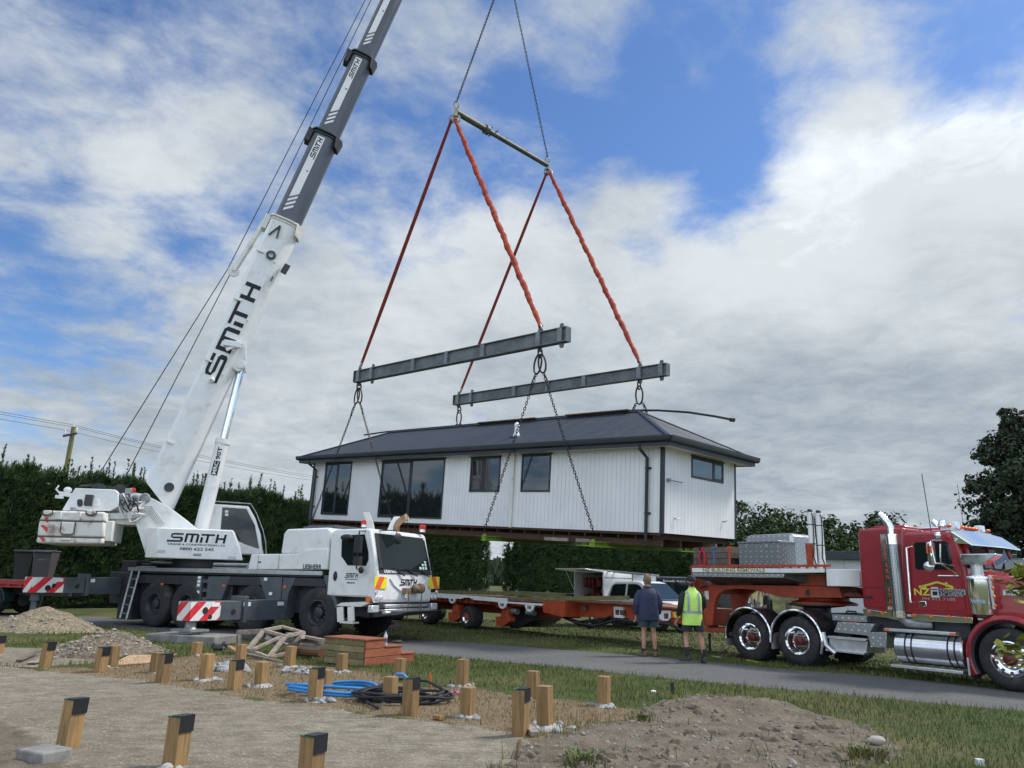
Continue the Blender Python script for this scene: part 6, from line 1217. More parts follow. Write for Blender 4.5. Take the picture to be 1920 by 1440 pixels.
b = atY(1950, 1110, 44); rr = random.Random(21); bl = [(0,0,4.2,3.3),(.3,0,7.2,3.0),(.5,0,9.6,2.4),(.9,0,11.4,1.5),(-1.9,-.4,3.0,2.0),(-2.2,0,5.6,1.5),(-1.7,0,7.6,1.4),(-1.0,.3,9.8,1.2),(-.3,0,11.2,.9),(-2.6,.2,4.2,1.2),(-1.4,-.2,1.8,2.0),(2.2,0,5.5,2.4),(2.2,.5,8.5,2.2),(-2.4,0,2.2,1.3),(-.2,0,12.0,.7)]
blob_tree('large_tree', (b.x, b.y, 0), bl, 46000, .135, leafmat('dark_tree_foliage', (.02,.032,.02), (.062,.08,.046), .9), 'large dark leafy tree behind the red truck bonnet', th=.4, seed=22)
# far wood along the horizon: one mass
v = []; f = []; rr = random.Random(31)
for i in range(5200):
    x = rr.uniform(-330, 330); y = 330+60*rr.random()+(-25 if abs(x) < 40 else 0); tree = noise.noise(V((x*.07, 1.5, 0))); hh = 8.5+5*tree+2*noise.noise(V((x*.3, 4, 0))); z = hh*rr.random()**.7; s = 1.2+rr.random(); o = len(v); a = rr.random()*3.14
    v += [(x-s*math.cos(a), y-s*math.sin(a), z-s), (x+s*math.cos(a), y+s*math.sin(a), z-s*.6), (x+s*.8*math.cos(a), y, z+s), (x-s*.7*math.cos(a), y, z+s*.8)]; f.append((o,o+1,o+2,o+3))
me = bpy.data.meshes.new('far_wood'); me.from_pydata(v, [], f); me.materials.append(fartm); o = bpy.data.objects.new('far_wood', me); COL.objects.link(o); tag(o, kind='stuff')
mb = MB()
for i in range(14): x = -40+i*6.2; mb.ell((x, 300+8*math.sin(i*1.7), 3.2), 4.6, 3, 4.5+1.6*math.sin(i*2.3), 12, 8)
# wire fence across the gap
fence = thing('wire_fence', 'post and wire fence across the paddock behind the trailer', 'fence'); pk = []
for px, Y in ((840,56),(880,54),(912,52),(968,50),(1026,48),(1090,46)):
    g = atY(px, 1100, Y); MB().cyl((g.x,g.y,-.1),(g.x+.01,g.y,1.15),.07,8).build('fence_post', greyw, fence); pk.append(V((g.x,g.y-.08,0)))
wr = MB()
for z in (.3,.55,.8,1.05): wr.tube([q+V((0,0,z)) for q in pk], .008, 4)
wr.build('wires', steel, fence)
# power line
def power_pole(x, y, label, h=11.05):
    o = thing('power_pole', label, 'power pole', yawM((x,y),-36)); MB().tube([(0,0,-.3),(0,0,h*.72),(0,0,h)],[.19,.16,.145],12).build('pole', mat('mossy_pole', (.16,.15,.06), .9, var=.35, scale=2, stretch=(1,1,.2)), o); MB().lathe((0,0,h*.62),(0,0,1),[(.185,0),(.18,1.0)],12).build('sheet_collar', steel, o)
    MB().box(-.95,-.2,h-.62,.95,-.12,h-.48).build('crossarm', mat('dark_timber', (.05,.045,.04), .8), o); MB().bar((.15,-.16,h-1.4),(.6,-.16,h-.6),.04).build('brace', steel, o)
    for xx in (-.85,.85): MB().lathe((xx,-.16,h-.48),(0,0,1),[(.02,0),(.02,.12),(.07,.13),(.04,.2),(.07,.22),(.05,.34),(.001,.36)],10).build('insulator', offwhite, o)
    MB().lathe((0,0,h),(0,0,1),[(.02,0),(.06,.05),(.05,.16),(.001,.18)],10).build('insulator', offwhite, o); return o
P1 = V((-29.7,50,0)); P2 = V((-17.2,75.5,0)); P0_ = V((-42.2,24.5,0)); power_pole(P1.x,P1.y,'mossy wooden power pole rising above the pine hedge'); power_pole(P2.x,P2.y,'wooden power pole behind the hanging house')
ax = V((math.cos(rad(-36)), math.sin(rad(-36)), 0))
for dx, z, lb in ((-.85,10.9,'thin power wire on the near insulator of the pole'), (0,11.2,'thin power wire over the top of the pole'), (.85,10.9,'thin power wire on the outer insulator of the pole')):
    pts = []
    for a, b in ((P0_,P1),(P1,P2)):
        for i in range(13):
            s = i/12; q = a+(b-a)*s+ax*dx; pts.append(V((q.x,q.y,z-.35*4*s*(1-s)*(1 if b is P2 else .6))))
    o = MB().tube(pts, .012, 4).build('power_wire', black); tag(o, lb, 'wire', 'power wires')
# grassy bank, pale building beyond the truck
bk = heap('grass_bank', (0,0,0), 9, 5, 2.0, mat('dry_grass_bank', (.17,.155,.06), .95, var=.3, scale=2, dirt=(.22,.18,.1), dirta=.7, bmp=.03, bscale=20), 'low dry grass bank seen under the trailer gooseneck', 17, .2); g = atY(1450, 1100, 42); bk.location = (g.x, g.y, -.05)
SM2 = yawM(atY(1528, 1100, 38)*1.0, -8); SM2.translation.z = 0; sh = thing('relocatable_building', 'pale flat roofed building with dark fascia behind the red truck', 'building', SM2)
wl = MB().box(0,0,.35,9,4,3.1); wl.build('wall', mat('pale_panel_wall', (.46,.48,.5), .55, var=.05), sh); MB().box(-.3,-.3,3.1,9.3,4.3,3.5).build('roof', trim, sh, .02); MB().box(1.45,-.012,.35,1.47,0,3.1).box(2.9,-.012,.35,2.92,0,3.1).build('panel_joint', steel, sh); 
for x in (.3,3,6,8.7): MB().box(x-.1,.2,-.1,x+.1,.4,.35).build('pile', postw, sh)
# ================================================================ white pickup and dark van
UM = yawM((2.75, 32.0), -50); ute = thing('pickup_truck', 'white pickup with open canopy side door and ladder rack behind the trailer', 'pickup', UM)
pearl = mat('white_car_paint', (.72,.73,.74), .25, var=.03, coat=.6)
for x in (1.15, 4.35):
    for y0, s_ in ((.05,1),(1.8,-1)): wheel(ute, x, y0, .39, .39, .26, .22, s_, alu, alu, .05, .08, .02, 6, 0)
bp_u = [(0,.55),(.0,1.02),(1.7,1.02),(1.72,1.1),(3.9,1.1),(5.0,1.02),(5.25,.9),(5.3,.5),(4.85,.4),(4.78,.55),(4.6,.78),(4.35,.86),(4.1,.78),(3.92,.55),(3.85,.4),(1.65,.4),(1.58,.55),(1.4,.78),(1.15,.86),(.9,.78),(.72,.55),(.65,.45)]
ub = MB().prism(bp_u, .04, 1.82).build('body', pearl, ute, .05, seg=3); gp_ = [(1.75,1.1),(1.95,1.62),(2.2,1.76),(3.2,1.78),(3.5,1.72),(4.25,1.1)]
MB().loft([[V((x,.06+(z-1.1)*.2,z)) for x, z in gp_], [V((x,1.8-(z-1.1)*.2,z)) for x, z in gp_]]).build('cab', pearl, ute, .06, seg=3)
for P in ([(1.95,1.15),(2.05,1.55),(2.15,1.64),(2.75,1.66),(2.75,1.13)], [(2.85,1.13),(2.85,1.66),(3.25,1.66),(3.45,1.6),(3.95,1.14)]): MB().add([V((x,.045+(z-1.1)*.2,z)) for x, z in P]+[V((x,.055+(z-1.1)*.2,z)) for x, z in P], [tuple(range(len(P)))]).build('side_window', cabglass, ute, smooth=0)
MB().add([V((4.27,.16,1.12)),V((4.27,1.7,1.12)),V((3.55,1.62,1.71)),V((3.55,.24,1.71))],[(0,1,2,3)]).build('windscreen', cabglass, ute, smooth=0)
MB().prism([(4.85,.98),(5.2,.9),(5.28,.72),(4.95,.76)], .03, .1).box(5.2,.06,.72,5.3,.5,.9).box(5.2,1.36,.72,5.3,1.8,.9).build('headlight', clearlens, ute, .015); MB().box(5.27,.55,.55,5.32,1.3,.86).build('grille', dgrey, ute, .01); MB().box(3.45,-.14,1.12,3.55,.05,1.3).build('wing_mirror', pearl, ute, .03)
cn = MB().box(.02,.02,1.02,.06,1.84,2.08).box(1.62,.02,1.02,1.68,1.84,2.08).box(.06,1.78,1.02,1.62,1.84,2.08).box(.02,.02,2.08,1.68,1.84,2.12).box(.06,.06,1.02,1.62,1.78,1.06); cn.build('canopy', pearl, ute, .015); MB().box(.1,1.7,1.08,1.6,1.76,2.05).box(.1,.5,1.5,1.6,1.7,1.53).build('canopy_interior', dgrey, ute)
rr = random.Random(8); tl_ = MB()
for k in range(16): x = .2+rr.random()*1.25; z = 1.08 if k % 2 else 1.54; tl_.box(x,.3+.3*rr.random(),z,x+.1+.08*rr.random(),.75,z+.12+.25*rr.random())
tl_.build('tool_bins', mat('dull_red_bins', (.22,.04,.035), .6, var=.5, scale=9), ute, .01)
MB().add([V(p) for p in ((.0,.0,2.13),(1.7,.0,2.13),(1.7,-1.05,2.2),(0,-1.05,2.2),(0,.0,2.10),(1.7,.0,2.10),(1.7,-1.05,2.165),(0,-1.05,2.165))],[(0,1,2,3),(7,6,5,4),(0,4,5,1),(1,5,6,2),(2,6,7,3),(3,7,4,0)]).cyl((.05,-.5,2.15),(.05,.05,1.3),.015,6).build('canopy_door', pearl, ute, .01)
MB().box(1.72,.1,1.85,1.8,1.7,1.9).build('headboard_rail', steel, ute); lr_ = MB()
for y in (.3,.7): lr_.bar((.1,y,2.22),(3.9,y,2.0),.05,.07)
for k in range(12): lr_.bar((.3+k*.31,.3,2.21-k*.0165),(.3+k*.31,.7,2.21-k*.0165),.03)
lr_.box(.4,.1,2.12,.45,1.7,2.17).box(3.0,.2,1.78,3.05,1.6,2.02); o = lr_.build('ladder', alu, None); o.matrix_world = UM; tag(o, 'aluminium ladder lying on the roof rack of the white pickup', 'ladder')
text('BUILDER', (2.9,.02,.82), (1,0,0), (0,0,1), .1, mat('grey_door_lettering', (.25,.27,.3), .5), ute, w=.8) if False else None
VM = yawM((6.6, 38.2), -33); van = thing('van', 'dark blue black van parked behind the white pickup', 'van', VM); dvan = mat('dark_van_paint', (.012,.016,.022), .25, var=.1, coat=.5)
MB().prism([(0,.4),(-.02,1.2),(.12,1.95),(.3,2.02),(3.9,2.02),(4.2,1.92),(4.75,1.2),(5.3,1.0),(5.4,.4)], 0, 1.95).build('body', dvan, van, .06, seg=3)
MB().box(.1,.0,2.0,4.0,1.95,2.06).build('roof', mat('grey_van_roof', (.16,.18,.2), .4), van, .03)
for x in (1.0, 4.3):
    for y0, s_ in ((.02,1),(1.93,-1)): wheel(van, x, y0, .34, .34, .22, .2, s_, alu, alu, .04, .08, .02, 5, 0)
for x0_, x1_ in ((.35,1.6),(1.75,2.9),(3.05,4.0)): MB().box(x0_,-.012,1.18,x1_,.0,1.78).build('side_window', cabglass, van)
text('Email: housemovers', (2.3,-.02,1.86), (1,0,0), (0,0,1), .09, lwhite, van, w=2.2); MB().box(5.36,.1,.7,5.42,.5,.9).box(5.36,1.45,.7,5.42,1.85,.9).build('headlight', clearlens, van)
# ================================================================ red flat trailer and wheelie bins on the far left
RM = yawM((-20.4, 27.9), -2); rt = thing('flatbed_trailer', 'red flatbed trailer with timber load behind the rear outrigger', 'trailer', RM)
MB().box(-4,-.0,1.08,4.6,.06,1.24).box(-4,2.4,1.08,4.6,2.46,1.24).box(4.54,.06,1.08,4.6,2.4,1.24).box(-4,0.06,1.02,4.54,2.4,1.1).build('deck', mat('faded_red_steel', (.33,.03,.03), .55, var=.2), rt, .01)
sl_ = MB().box(-4,-.012,.98,4.5,.0,1.02)
for k in range(20): sl_.box(-3.8+k*.42,.0,1.02,-3.7+k*.42,.1,1.08)
sl_.build('rope_rail', mat('faded_red_steel', (.33,.03,.03)), rt); MB().box(-4,.7,.7,4.4,.9,1.0).box(-4,1.5,.7,4.4,1.7,1.0).build('underframe', dgrey, rt)
for x in (.6, 1.9): wheel(rt, x, .02, .5, .5, .5, .27, 1, steel, steel, .14, .1, .0, 8, 0); wheel(rt, x, 2.42, .5, .5, .5, .27, -1, steel, steel, .14, .1, .0, 0, 0)
for x in (.6,1.9):
    A = [180-15*i for i in range(13)]; MB().loft([[V((x+.6*k*math.cos(rad(a)), y, .5+.6*k*math.sin(rad(a)))) for y, k in ((-.02,.97),(-.02,1.03),(.55,1.03),(.55,.97))] for a in A]).build('mudguard', mat('dark_green_mudguard', (.012,.04,.04), .4), rt)
for x, w_, z, lb in ((-3.5,5.3,1.13,'grey timber lying along the red flatbed trailer edge'),(1.4,2.6,1.13,'short grey timber on the red flatbed beside the bins')):
    o = MB().box(x,.12 if w_ > 3 else .5,z,x+w_,.32 if w_ > 3 else .8,z+.13).build('timber_beam', greyw, None, .008); o.matrix_world = RM; tag(o, lb, 'timber', 'timbers on the red flatbed')
def bin_(x, y, yw, col, label, txt):
    o = thing('wheelie_bin', label, 'bin', RM @ Matrix.Translation(V((x,y,1.11))) @ Matrix.Rotation(rad(yw), 4, 'Z') @ Matrix.Scale(1.14, 4)); m = mat(col[0], col[1], .55, var=.1)
    MB().loft([[V((a*.22,b*.24,0)) for a, b in ((-1,-1),(1,-1),(1,1),(-1,1))], [V((a*.29,b*.34,1.0)) for a, b in ((-1,-1),(1,-1),(1,1),(-1,1))]]).build('body', m, o, .03); MB().box(-.31,-.37,1.0,.31,.37,1.06).box(-.28,-.45,.98,.28,-.37,1.03).build('lid', m, o, .02)
    for s_ in (1,-1): MB().lathe((s_*.3,.3,.1),(s_,0,0),[(.001,0),(.1,0),(.1,.05),(.001,.05)],14).build('bin_wheel', black, o)
    if txt: text('SMITH', (.0,-.31,.78), (1,0,0), (0,.1,1), .06, lwhite, o, w=.22); text('CRANE', (.0,-.30,.70), (1,0,0), (0,.1,1), .025, lwhite, o, w=.2)
bin_(2.42,.95,14,('dark_green_bin',(.012,.02,.018)),'dark green wheelie bin standing left behind the grey one',0); bin_(3.3,.7,14,('purple_grey_bin',(.055,.052,.06)),'purple grey wheelie bin with small white lettering',1)
# ================================================================ timber house piles in the ground
conc = mat('fresh_concrete', (.29,.29,.28), .9, var=.35, scale=9, bmp=.02, bscale=30); conc2 = mat('weathered_concrete_block', (.2,.195,.18), .9, var=.25, scale=6, bmp=.01); rubm = mat('grey_concrete_rubble', (.26,.26,.26), .95, var=.45, scale=5, bmp=.03, bscale=25)
dpc = mat('black_damp_sheet', (.012,.013,.016), .4, var=.3, bmp=.01, bscale=20); grn = mat('green_sheet_edge', (.03,.12,.05), .5)
PO = [(-5,1228,1192,1,0,'black topped post cut by the left edge of the view'), (84,1254,1203,1,0,'black topped post in front of the sandy gravel heap'), (187,1263,1213,1,0,'grey black topped post leaning in front of the soil heap'), (208,1256,1209,0,1,'bare post directly behind the grey capped one at the soil heap'),
 (291,1265,1222,0,1,'bare post half hidden behind a capped post, right of the soil heap'), (304,1281,1225,1,0,'black topped post right of the soil heap, in front of a bare post'), (367,1235,1202,0,1,'short bare post in front of the concrete jack block'), (385,1279,1224,0,2,'bare post on a wide white footing left of the grey rubble'),
 (439,1296,1237,1,0,'black topped post with grey left face right of the grey rubble'), (450,1243,1206,0,0,'bare post in front of the broken timber frame on its left'), (489,1289,1239,0,2,'bare post with pale cement smeared low on its face'), (542,1254,1210,0,2,'bare post in front of the broken timber frame on its right'),
 (590,1317,1252,1,0,'black topped post standing inside the blue hose coil'), (608,1306,1254,0,0,'bare post close behind the capped post in the blue hose'), (640,1264,1224,0,2,'short bare post in front of the wooden steps'), (748,1278,1233,0,0,'bare post behind the arched end of the blue hose'),
 (731,1320,1267,0,1,'bare post standing in the black cable coil'), (769,1345,1271,1,0,'black topped post in front of the black cable coil'), (867,1291,1234,0,2,'tall bare post on the grass beside the orange peg'), (876,1349,1287,0,2,'short bare post on a round white footing near the pink ribbon'),
 (976,1381,1291,1,0,'tall black topped post at the corner of the gravel pad'), (1000,1312,1256,0,1,'bare post behind the tall capped corner post'), (1022,1369,1284,0,3,'bare post with a knot low down on a lumpy white footing'), (1132,1326,1266,0,2,'lone bare post out on the dry grass, farthest along the row'),
 (127,1401,1310,1,4,'leaning black topped post standing on a concrete block'), (327,1440,1342,1,1,'large black topped post at the bottom edge, whitened at its foot'), (580,1476,1378,1,0,'large black topped post cut off by the bottom edge')]
rr = random.Random(12)
for (px, pb, pt_, cap, foot, lb) in PO:
    g = gnd(px-(0.0), pb-4); s = .148; h = None; d = V((g.x, g.y, 0)).normalized(); zg = gh(g.x, g.y)
    for hh in [k*.005 for k in range(20, 180)]:
        q = V((g.x, g.y, zg+hh)); v_ = q-CAM; sy_ = 720-FPX*v_.dot(CU)/v_.dot(CF)
        if sy_ < pt_+2: h = hh; break
    h = h or .5; lean = Matrix.Rotation(rad(rr.uniform(-1.3,1.3)+(2.2 if px in (127,84,187) else 0)), 4, 'Y') @ Matrix.Rotation(rad(rr.uniform(-1,1)), 4, 'X')
    o = thing('timber_post', lb, 'post', Matrix.Translation(V((g.x,g.y,zg))) @ lean @ Matrix.Rotation(rad(-27+rr.uniform(-3,3)), 4, 'Z'), 'timber house piles'); a = s/2
    MB().box(-a,-a,-.25,a,a,h).build('post', postw, o, .004)
    if cap:
        MB().box(-a-.003,-a-.003,h+.001,a+.004,a+.003,h+.009).build('green_edge', grn, o)
        MB().loft([[V((-a*.35,y,h+.010)) for y in (-a-.004,0,a+.004)]+[V((-a*.35,y,h+.016)) for y in (a+.004,0,-a-.004)], [V((a+.006,y,h+.012)) for y in (-a-.004,0,a+.004)]+[V((a+.010,y,h+.020)) for y in (a+.004,0,-a-.004)], [V((a+.004,y,h-.115)) for y in (-a-.002,0,a+.002)]+[V((a+.011,y,h-.118)) for y in (a+.002,0,-a-.002)]]).build('black_cap', dpc, o, smooth=0)
    if foot:
        mb = MB(); n = 22; R_ = {1:.14,2:.23,3:.28,4:.1}[foot]; ring = []
        for j in range(n): an = 6.283*j/n; r = R_*(.75+.5*noise.noise(V((math.cos(an)*2+px, math.sin(an)*2, 1)))+.25*rr.random()); ring.append((r*math.cos(an), r*math.sin(an)))
        v = [(0,0,.035)]+[(x*.5,y*.5,.018+.025*rr.random()) for x, y in ring]+[(x,y,-.02) for x, y in ring]; f = []
        for j in range(n): k = (j+1) % n; f += [(0,1+j,1+k), (1+j,1+n+j,1+n+k,1+k)]
        mb.add(v, f)
        for j in range(9 if foot == 3 else 3): an = rr.random()*6.283; r = R_*(.5+.6*rr.random()); mb.ell((r*math.cos(an),r*math.sin(an),.01),.03+.05*rr.random(),.03+.04*rr.random(),.025+.03*rr.random(),7,5)
        fo = mb.build('concrete_footing', conc, o, smooth=0)
g = gnd(100, 1418); o = MB().box(-.19,-.16,-.1,.17,.13,.085).build('concrete_block', conc2, None, .02); o.location = (g.x-.08, g.y+.03, gh(g.x,g.y)); o.rotation_euler.z = rad(-24); tag(o, 'rough grey concrete block under the leaning capped post', 'concrete block')
# ================================================================ rubble, concrete pad, boards
def rubble(px, py, R_, n, label, seed, s0=.05, s1=.15):
    rr = random.Random(seed); g = gnd(px, py); mb = MB(); mb.add(*(lambda vv: (vv, [(0,1+j,1+(j+1) % 14) for j in range(14)]))([(0,0,.05)]+[(R_*.9*math.cos(.449*j),R_*.55*math.sin(.449*j),-.03) for j in range(14)]))
    for _ in range(n):
        a = rr.random()*6.283; r = R_*rr.random()**.7; s = s0+(s1-s0)*rr.random()**2; c_ = V((r*math.cos(a), r*.6*math.sin(a), .02+.1*R_*(1-r/R_))); pts = []
        b = MB(); b.ell((0,0,0), s, s*.8, s*.55, 7, 5); q = Matrix.Rotation(rr.random()*3, 3, V((rr.random(),rr.random(),1)))
        mb.add([c_+q @ (V(p)*(.75+.5*rr.random())) for p in b.v], b.f)
    o = mb.build('concrete_rubble', rubm, smooth=0); o.location = (g.x, g.y, gh(g.x,g.y)); tag(o, label, 'rubble')
rubble(420, 1256, .42, 46, 'grey broken concrete rubble between the bare and capped posts', 3); rubble(575, 1262, .36, 30, 'grey concrete rubble beside the post near the wooden steps', 4, .04,.11); rubble(600, 1316, .22, 16, 'small concrete lumps at the foot of the blue hose post', 6, .03,.07); rubble(735, 1300, .28, 16, 'concrete lumps among the black cable coil', 8, .03,.08)
rubble(1300, 1318, .22, 18, 'small grey stones heap by the edge of the soil mound', 9, .03,.06)
g = c.w(-1.4,-4.0,0); o = MB().box(-.95,-.55,-.05,.95,.5,.19).build('concrete_pad', conc2, None, .025); o.matrix_world = yawM((g.x,g.y,0), -14); tag(o, 'flat concrete pad under the near outrigger foot', 'concrete pad')
g = c.w(-1.4,3.75,0); o = MB().box(-.4,-.4,-.02,.4,.4,.15).build('timber_pad', greyw, None, .02); o.matrix_world = yawM((g.x,g.y,0), -20); tag(o, 'square pad under the far outrigger foot behind the driver cab', 'outrigger pad')
def board(a, b, w, h, m, label, cat='board', z0=None, grp=None, name='timber_board'):
    o = MB().bar(a, b, w, h).build(name, m, None, .004); tag(o, label, cat, grp); return o
def gp3(px, py, z=0.): q = gnd(px, py); return V((q.x, q.y, gh(q.x, q.y)+z))
board(gp3(35,1240,.04), gp3(72,1226,.08), .1, .03, greyw, 'grey board on the gravel left of the first capped post', grp='loose boards'); board(gp3(58,1243,.03), gp3(100,1232,.03), .16, .02, oldw, 'pale short board lying beside the first capped post', grp='loose boards')
q = [gp3(*k, .03) for k in ((205,1250),(240,1233),(332,1230),(300,1243))]; tag(MB().add(q+[p-V((0,0,.02)) for p in q], [(0,1,2,3),(7,6,5,4),(0,4,5,1),(1,5,6,2),(2,6,7,3),(3,7,4,0)]).build('plywood_sheet', mat('raw_plywood', (.40,.26,.15), .8, var=.15)), 'pale plywood sheet on the ground behind the bare posts', 'plywood')
# broken timber frame leaning on a heap of boards
Yf = 16.4
def a3(px, py, y): return atY(px, py, y)
fr2 = thing('broken_pallet', 'broken pale timber frame leaning on the board heap', 'pallet'); F = {'A':a3(495,1182,16.7),'B':a3(535,1193,16.6),'C':a3(504,1233,16.1),'D':a3(465,1218,16.2)}; back = V((.28,.38,.06))
mb = MB()
for a, b in (('A','B'),('B','C'),('C','D'),('D','A')): mb.bar(F[a], F[b], .1, .06)
mb.build('front_frame', oldw, fr2, .004); mb = MB()
for a, b in (('A','B'),('B','C')): mb.bar(F[a]+back, F[b]+back, .1, .05)
mb.bar(F['A'], F['A']+back, .07, .07).bar(F['B'], F['B']+back, .07, .07).bar(F['C'], F['C']+back, .07, .07).bar(F['D']*.5+F['A']*.5+back*.5, F['B']*.45+F['C']*.55+back*.6, .09, .05).bar(F['D']*.75+F['C']*.25+V((0,-.03,.04)), F['B']*.9+F['A']*.1, .1, .05).bar(F['D']*.2+F['A']*.8+back*.3, F['C']*.4+F['D']*.6+back, .08, .05)
mb.build('cross_rails', oldw, fr2, .004)
for (a, ya_, b, yb_, w, h, m, lb) in [((446,1186),16.9,(492,1184),16.8,.12,.1,oldw,'pinkish top beam lying across the left of the board heap'), ((448,1191),16.8,(449,1218),16.7,.09,.09,greyw,'short upright stub holding the left end of the board heap'), ((440,1215),16.5,(475,1213),16.4,.12,.08,oldw,'low board end at the left of the broken frame'),
    ((458,1226),15.9,(532,1243),15.4,.1,.05,greyw,'long grey board on the grass below the broken frame'), ((548,1210),16.3,(568,1195),16.0,.09,.06,oldw,'short offcut sticking up right of the broken frame'), ((540,1212),16.2,(562,1206),16.1,.12,.08,greyw,'grey offcut at the right end of the board heap'),
    ((541,1188),17.6,(604,1200),16.2,.14,.05,oldw,'long pale plank in front of the crane front wheel'), ((430,1212),16.0,(446,1222),15.8,.1,.03,postw,'small bright offcut left of the board heap')]:
    board(a3(*a, ya_), a3(*b, yb_), w, h, m, lb, grp='boards of the heap')
for i, (y1, Y_, lb) in enumerate(((1203,16.9,'upper grey log behind the wooden steps'),(1213,16.5,'middle grey log behind the wooden steps'),(1222,16.1,'lowest log on the ground left of the wooden steps'))):
    o = MB().tube([a3(548, y1-2, Y_+.4), a3(575, y1, Y_+.1), a3(603, y1+2, Y_-.2)], .085, 10).build('log', greyw if i < 2 else brownw); tag(o, lb, 'log', 'logs behind the steps')
g = gp3(409,1222); o = MB().ell((0,0,.06),.16,.1,.08,9,6).ell((.1,.03,.1),.07,.06,.1,8,6).ell((-.1,0,.08),.06,.05,.09,8,6).build('black_bag', dpc, smooth=0); o.location = g; tag(o, 'crumpled black plastic bag left of the board heap', 'plastic bag')
# wooden steps
g = gnd(681, 1251); SMx = yawM((g.x, g.y, gh(g.x,g.y)), 58); st = thing('wooden_steps', 'stained wooden steps with red brown treads beside the road', 'steps', SMx)
# local x runs down the flight (away), local y points left along the back
n_ = mat('green_back_boards', (.22,.17,.09), .8, var=.25, scale=3)
for k in range(4): MB().box(-.02,.0,.01+k*.118,.0,1.0,.12+k*.118).build('back_board', greenw if k % 2 else n_, st, .004)
for k, (L_, z) in enumerate(((1.45,.0),(1.05,.155),(.55,.31))):
    MB().box(0,-.025,z+.005,L_,-.0,z+.15).build('side_board', deckw, st, .004); MB().box(0,1.0,z+.005,L_,1.025,z+.15).build('side_board', deckw, st, .004); MB().box(L_-.03,0,z+.005,L_,1.0,z+.14).build('riser', deckw, st, .003)
MB().box(-.04,-.04,.465,.59,1.04,.495).build('tread', deckw, st, .005); MB().box(.56,-.04,.312,1.09,1.04,.34).build('tread', deckw, st, .005); MB().box(1.06,-.04,.157,1.49,1.04,.185).build('tread', deckw, st, .005)
q = SMx @ V((.72,.12,.34)); bt = thing('water_bottle', 'clear plastic water bottle standing on the wooden steps', 'bottle', Matrix.Translation(q)); MB().lathe((0,0,0),(0,0,1),[(.001,0),(.036,0),(.038,.02),(.035,.1),(.038,.15),(.036,.18),(.014,.23),(.014,.25),(.001,.25)],14).build('body', mat('clear_plastic', (.55,.6,.66), .15, var=.1), bt); MB().cyl((0,0,.25),(0,0,.275),.016,10).build('cap', mat('blue_cap', (.05,.1,.4), .5), bt); MB().lathe((0,0,.06),(0,0,1),[(.039,0),(.039,.08)],14).build('bottle_label', mat('bottle_label', (.08,.1,.25), .5), bt)
# hoses and cables
bl_ = mat('blue_water_pipe', (.03,.21,.50), .4, var=.1); g = gnd(622, 1303)
pts = [V((g.x+.62*math.cos(a)*(1+.05*math.sin(a*1.7)), g.y+.42*math.sin(a), .04+.03*math.sin(a*2)+.035*(a/6.28))) for a in [i*.26 for i in range(62)]]; q0 = gnd(725,1308); e = [V((q0.x-.1,q0.y,.1)), V((q0.x+.05,q0.y+.25,.08))]
q1 = gnd(738,1292); arch = [a3(728,1285,12.3), a3(735,1272,12.3), a3(745,1264,12.3), a3(755,1264,12.3), a3(763,1272,12.3), a3(767,1283,12.3)]
o = MB().tube(pts+e, .021, 8).tube([gp3(716,1305,.03)]+arch+[gp3(768,1305,.02)], .024, 8).build('blue_hose', bl_, smooth=60); tag(o, 'coil of bright blue water pipe around a capped post', 'hose')
g = gnd(752, 1316); rr = random.Random(4); mb = MB()
for k in range(9):
    r = .5+.14*rr.random(); dx, dy = rr.uniform(-.06,.1), rr.uniform(-.05,.05); mb.tube([(g.x+dx+r*math.cos(a), g.y+dy+r*.62*math.sin(a), .03+.012*k+.02*math.sin(a*3+k)) for a in [i*.3 for i in range(21)]], .016, 6, closed=True)
mb.tube([gp3(700,1298,.05), a3(715,1283,12.2), a3(733,1276,12.4), gp3(752,1288,.12), gp3(800,1290,.1), gp3(838,1302,.03)], .02, 6).tube([gp3(680,1312,.05), gp3(690,1324,.04), gp3(707,1333,.03), gp3(720,1328,.05)], .02, 6)
tag(mb.build('cable_coil', black, smooth=60), 'coil of black cable on the dry grass', 'cable')
g = gp3(850,1304); mb = MB(); rr = random.Random(9)
for k in range(14): a = rr.random()*6.283; mb.tube([(g.x+.02*k-.15, g.y, g.z+.02), (g.x+.02*k-.15+.04*math.cos(a), g.y+.04*math.sin(a), g.z+.03+.03*rr.random()), (g.x+.02*k-.12, g.y+.02, g.z+.02)], .011, 5)
tag(mb.build('pink_tape', mat('pink_tape', (.65,.25,.38), .6)), 'crumpled pink marking tape at the end of the black cable', 'tape')
q = gp3(808,1287); tag(MB().tube([q-V((0,0,.05)), q+V((-.015,0,.13)), q+V((-.02,0,.2))], [.018,.017,.012], 8).build('survey_peg', mat('orange_peg', (.6,.12,.03), .5)), 'small orange peg in the grass behind the cable', 'peg'); q = gp3(1261,1302); tag(MB().box(-.025,-.012,-.05,.025,.012,.17).build('dark_stake', black), 'short black stake in the grass by the soil mound', 'stake'); bpy.data.objects['dark_stake'].location = q
for px, py, s, lb in ((320,1198,.05,'white scrap on the grass near the concrete pad'), (822,1320,.06,'pale crumpled plastic near the black cable'), (1225,1300,.05,'white scrap on the grass above the soil mound')):
    q = gp3(px, py); tag(MB().ell((q.x,q.y,q.z+s*.4), s, s*.7, s*.5, 7, 5).build('litter', mat('white_litter', (.7,.7,.68), .6), smooth=0), lb, 'litter')
q = gp3(823,1350); tag(MB().bar(gp3(815,1349,.03), gp3(829,1352,.03), .07, .04).build('timber_offcut', postw), 'tiny wood offcut beside the round white footing', 'offcut'); tag(MB().bar(gp3(990,1372,.05), gp3(1003,1382,.03), .09, .05).build('timber_offcut', oldw), 'brown offcut leaning at the foot of the tall corner post', 'offcut')
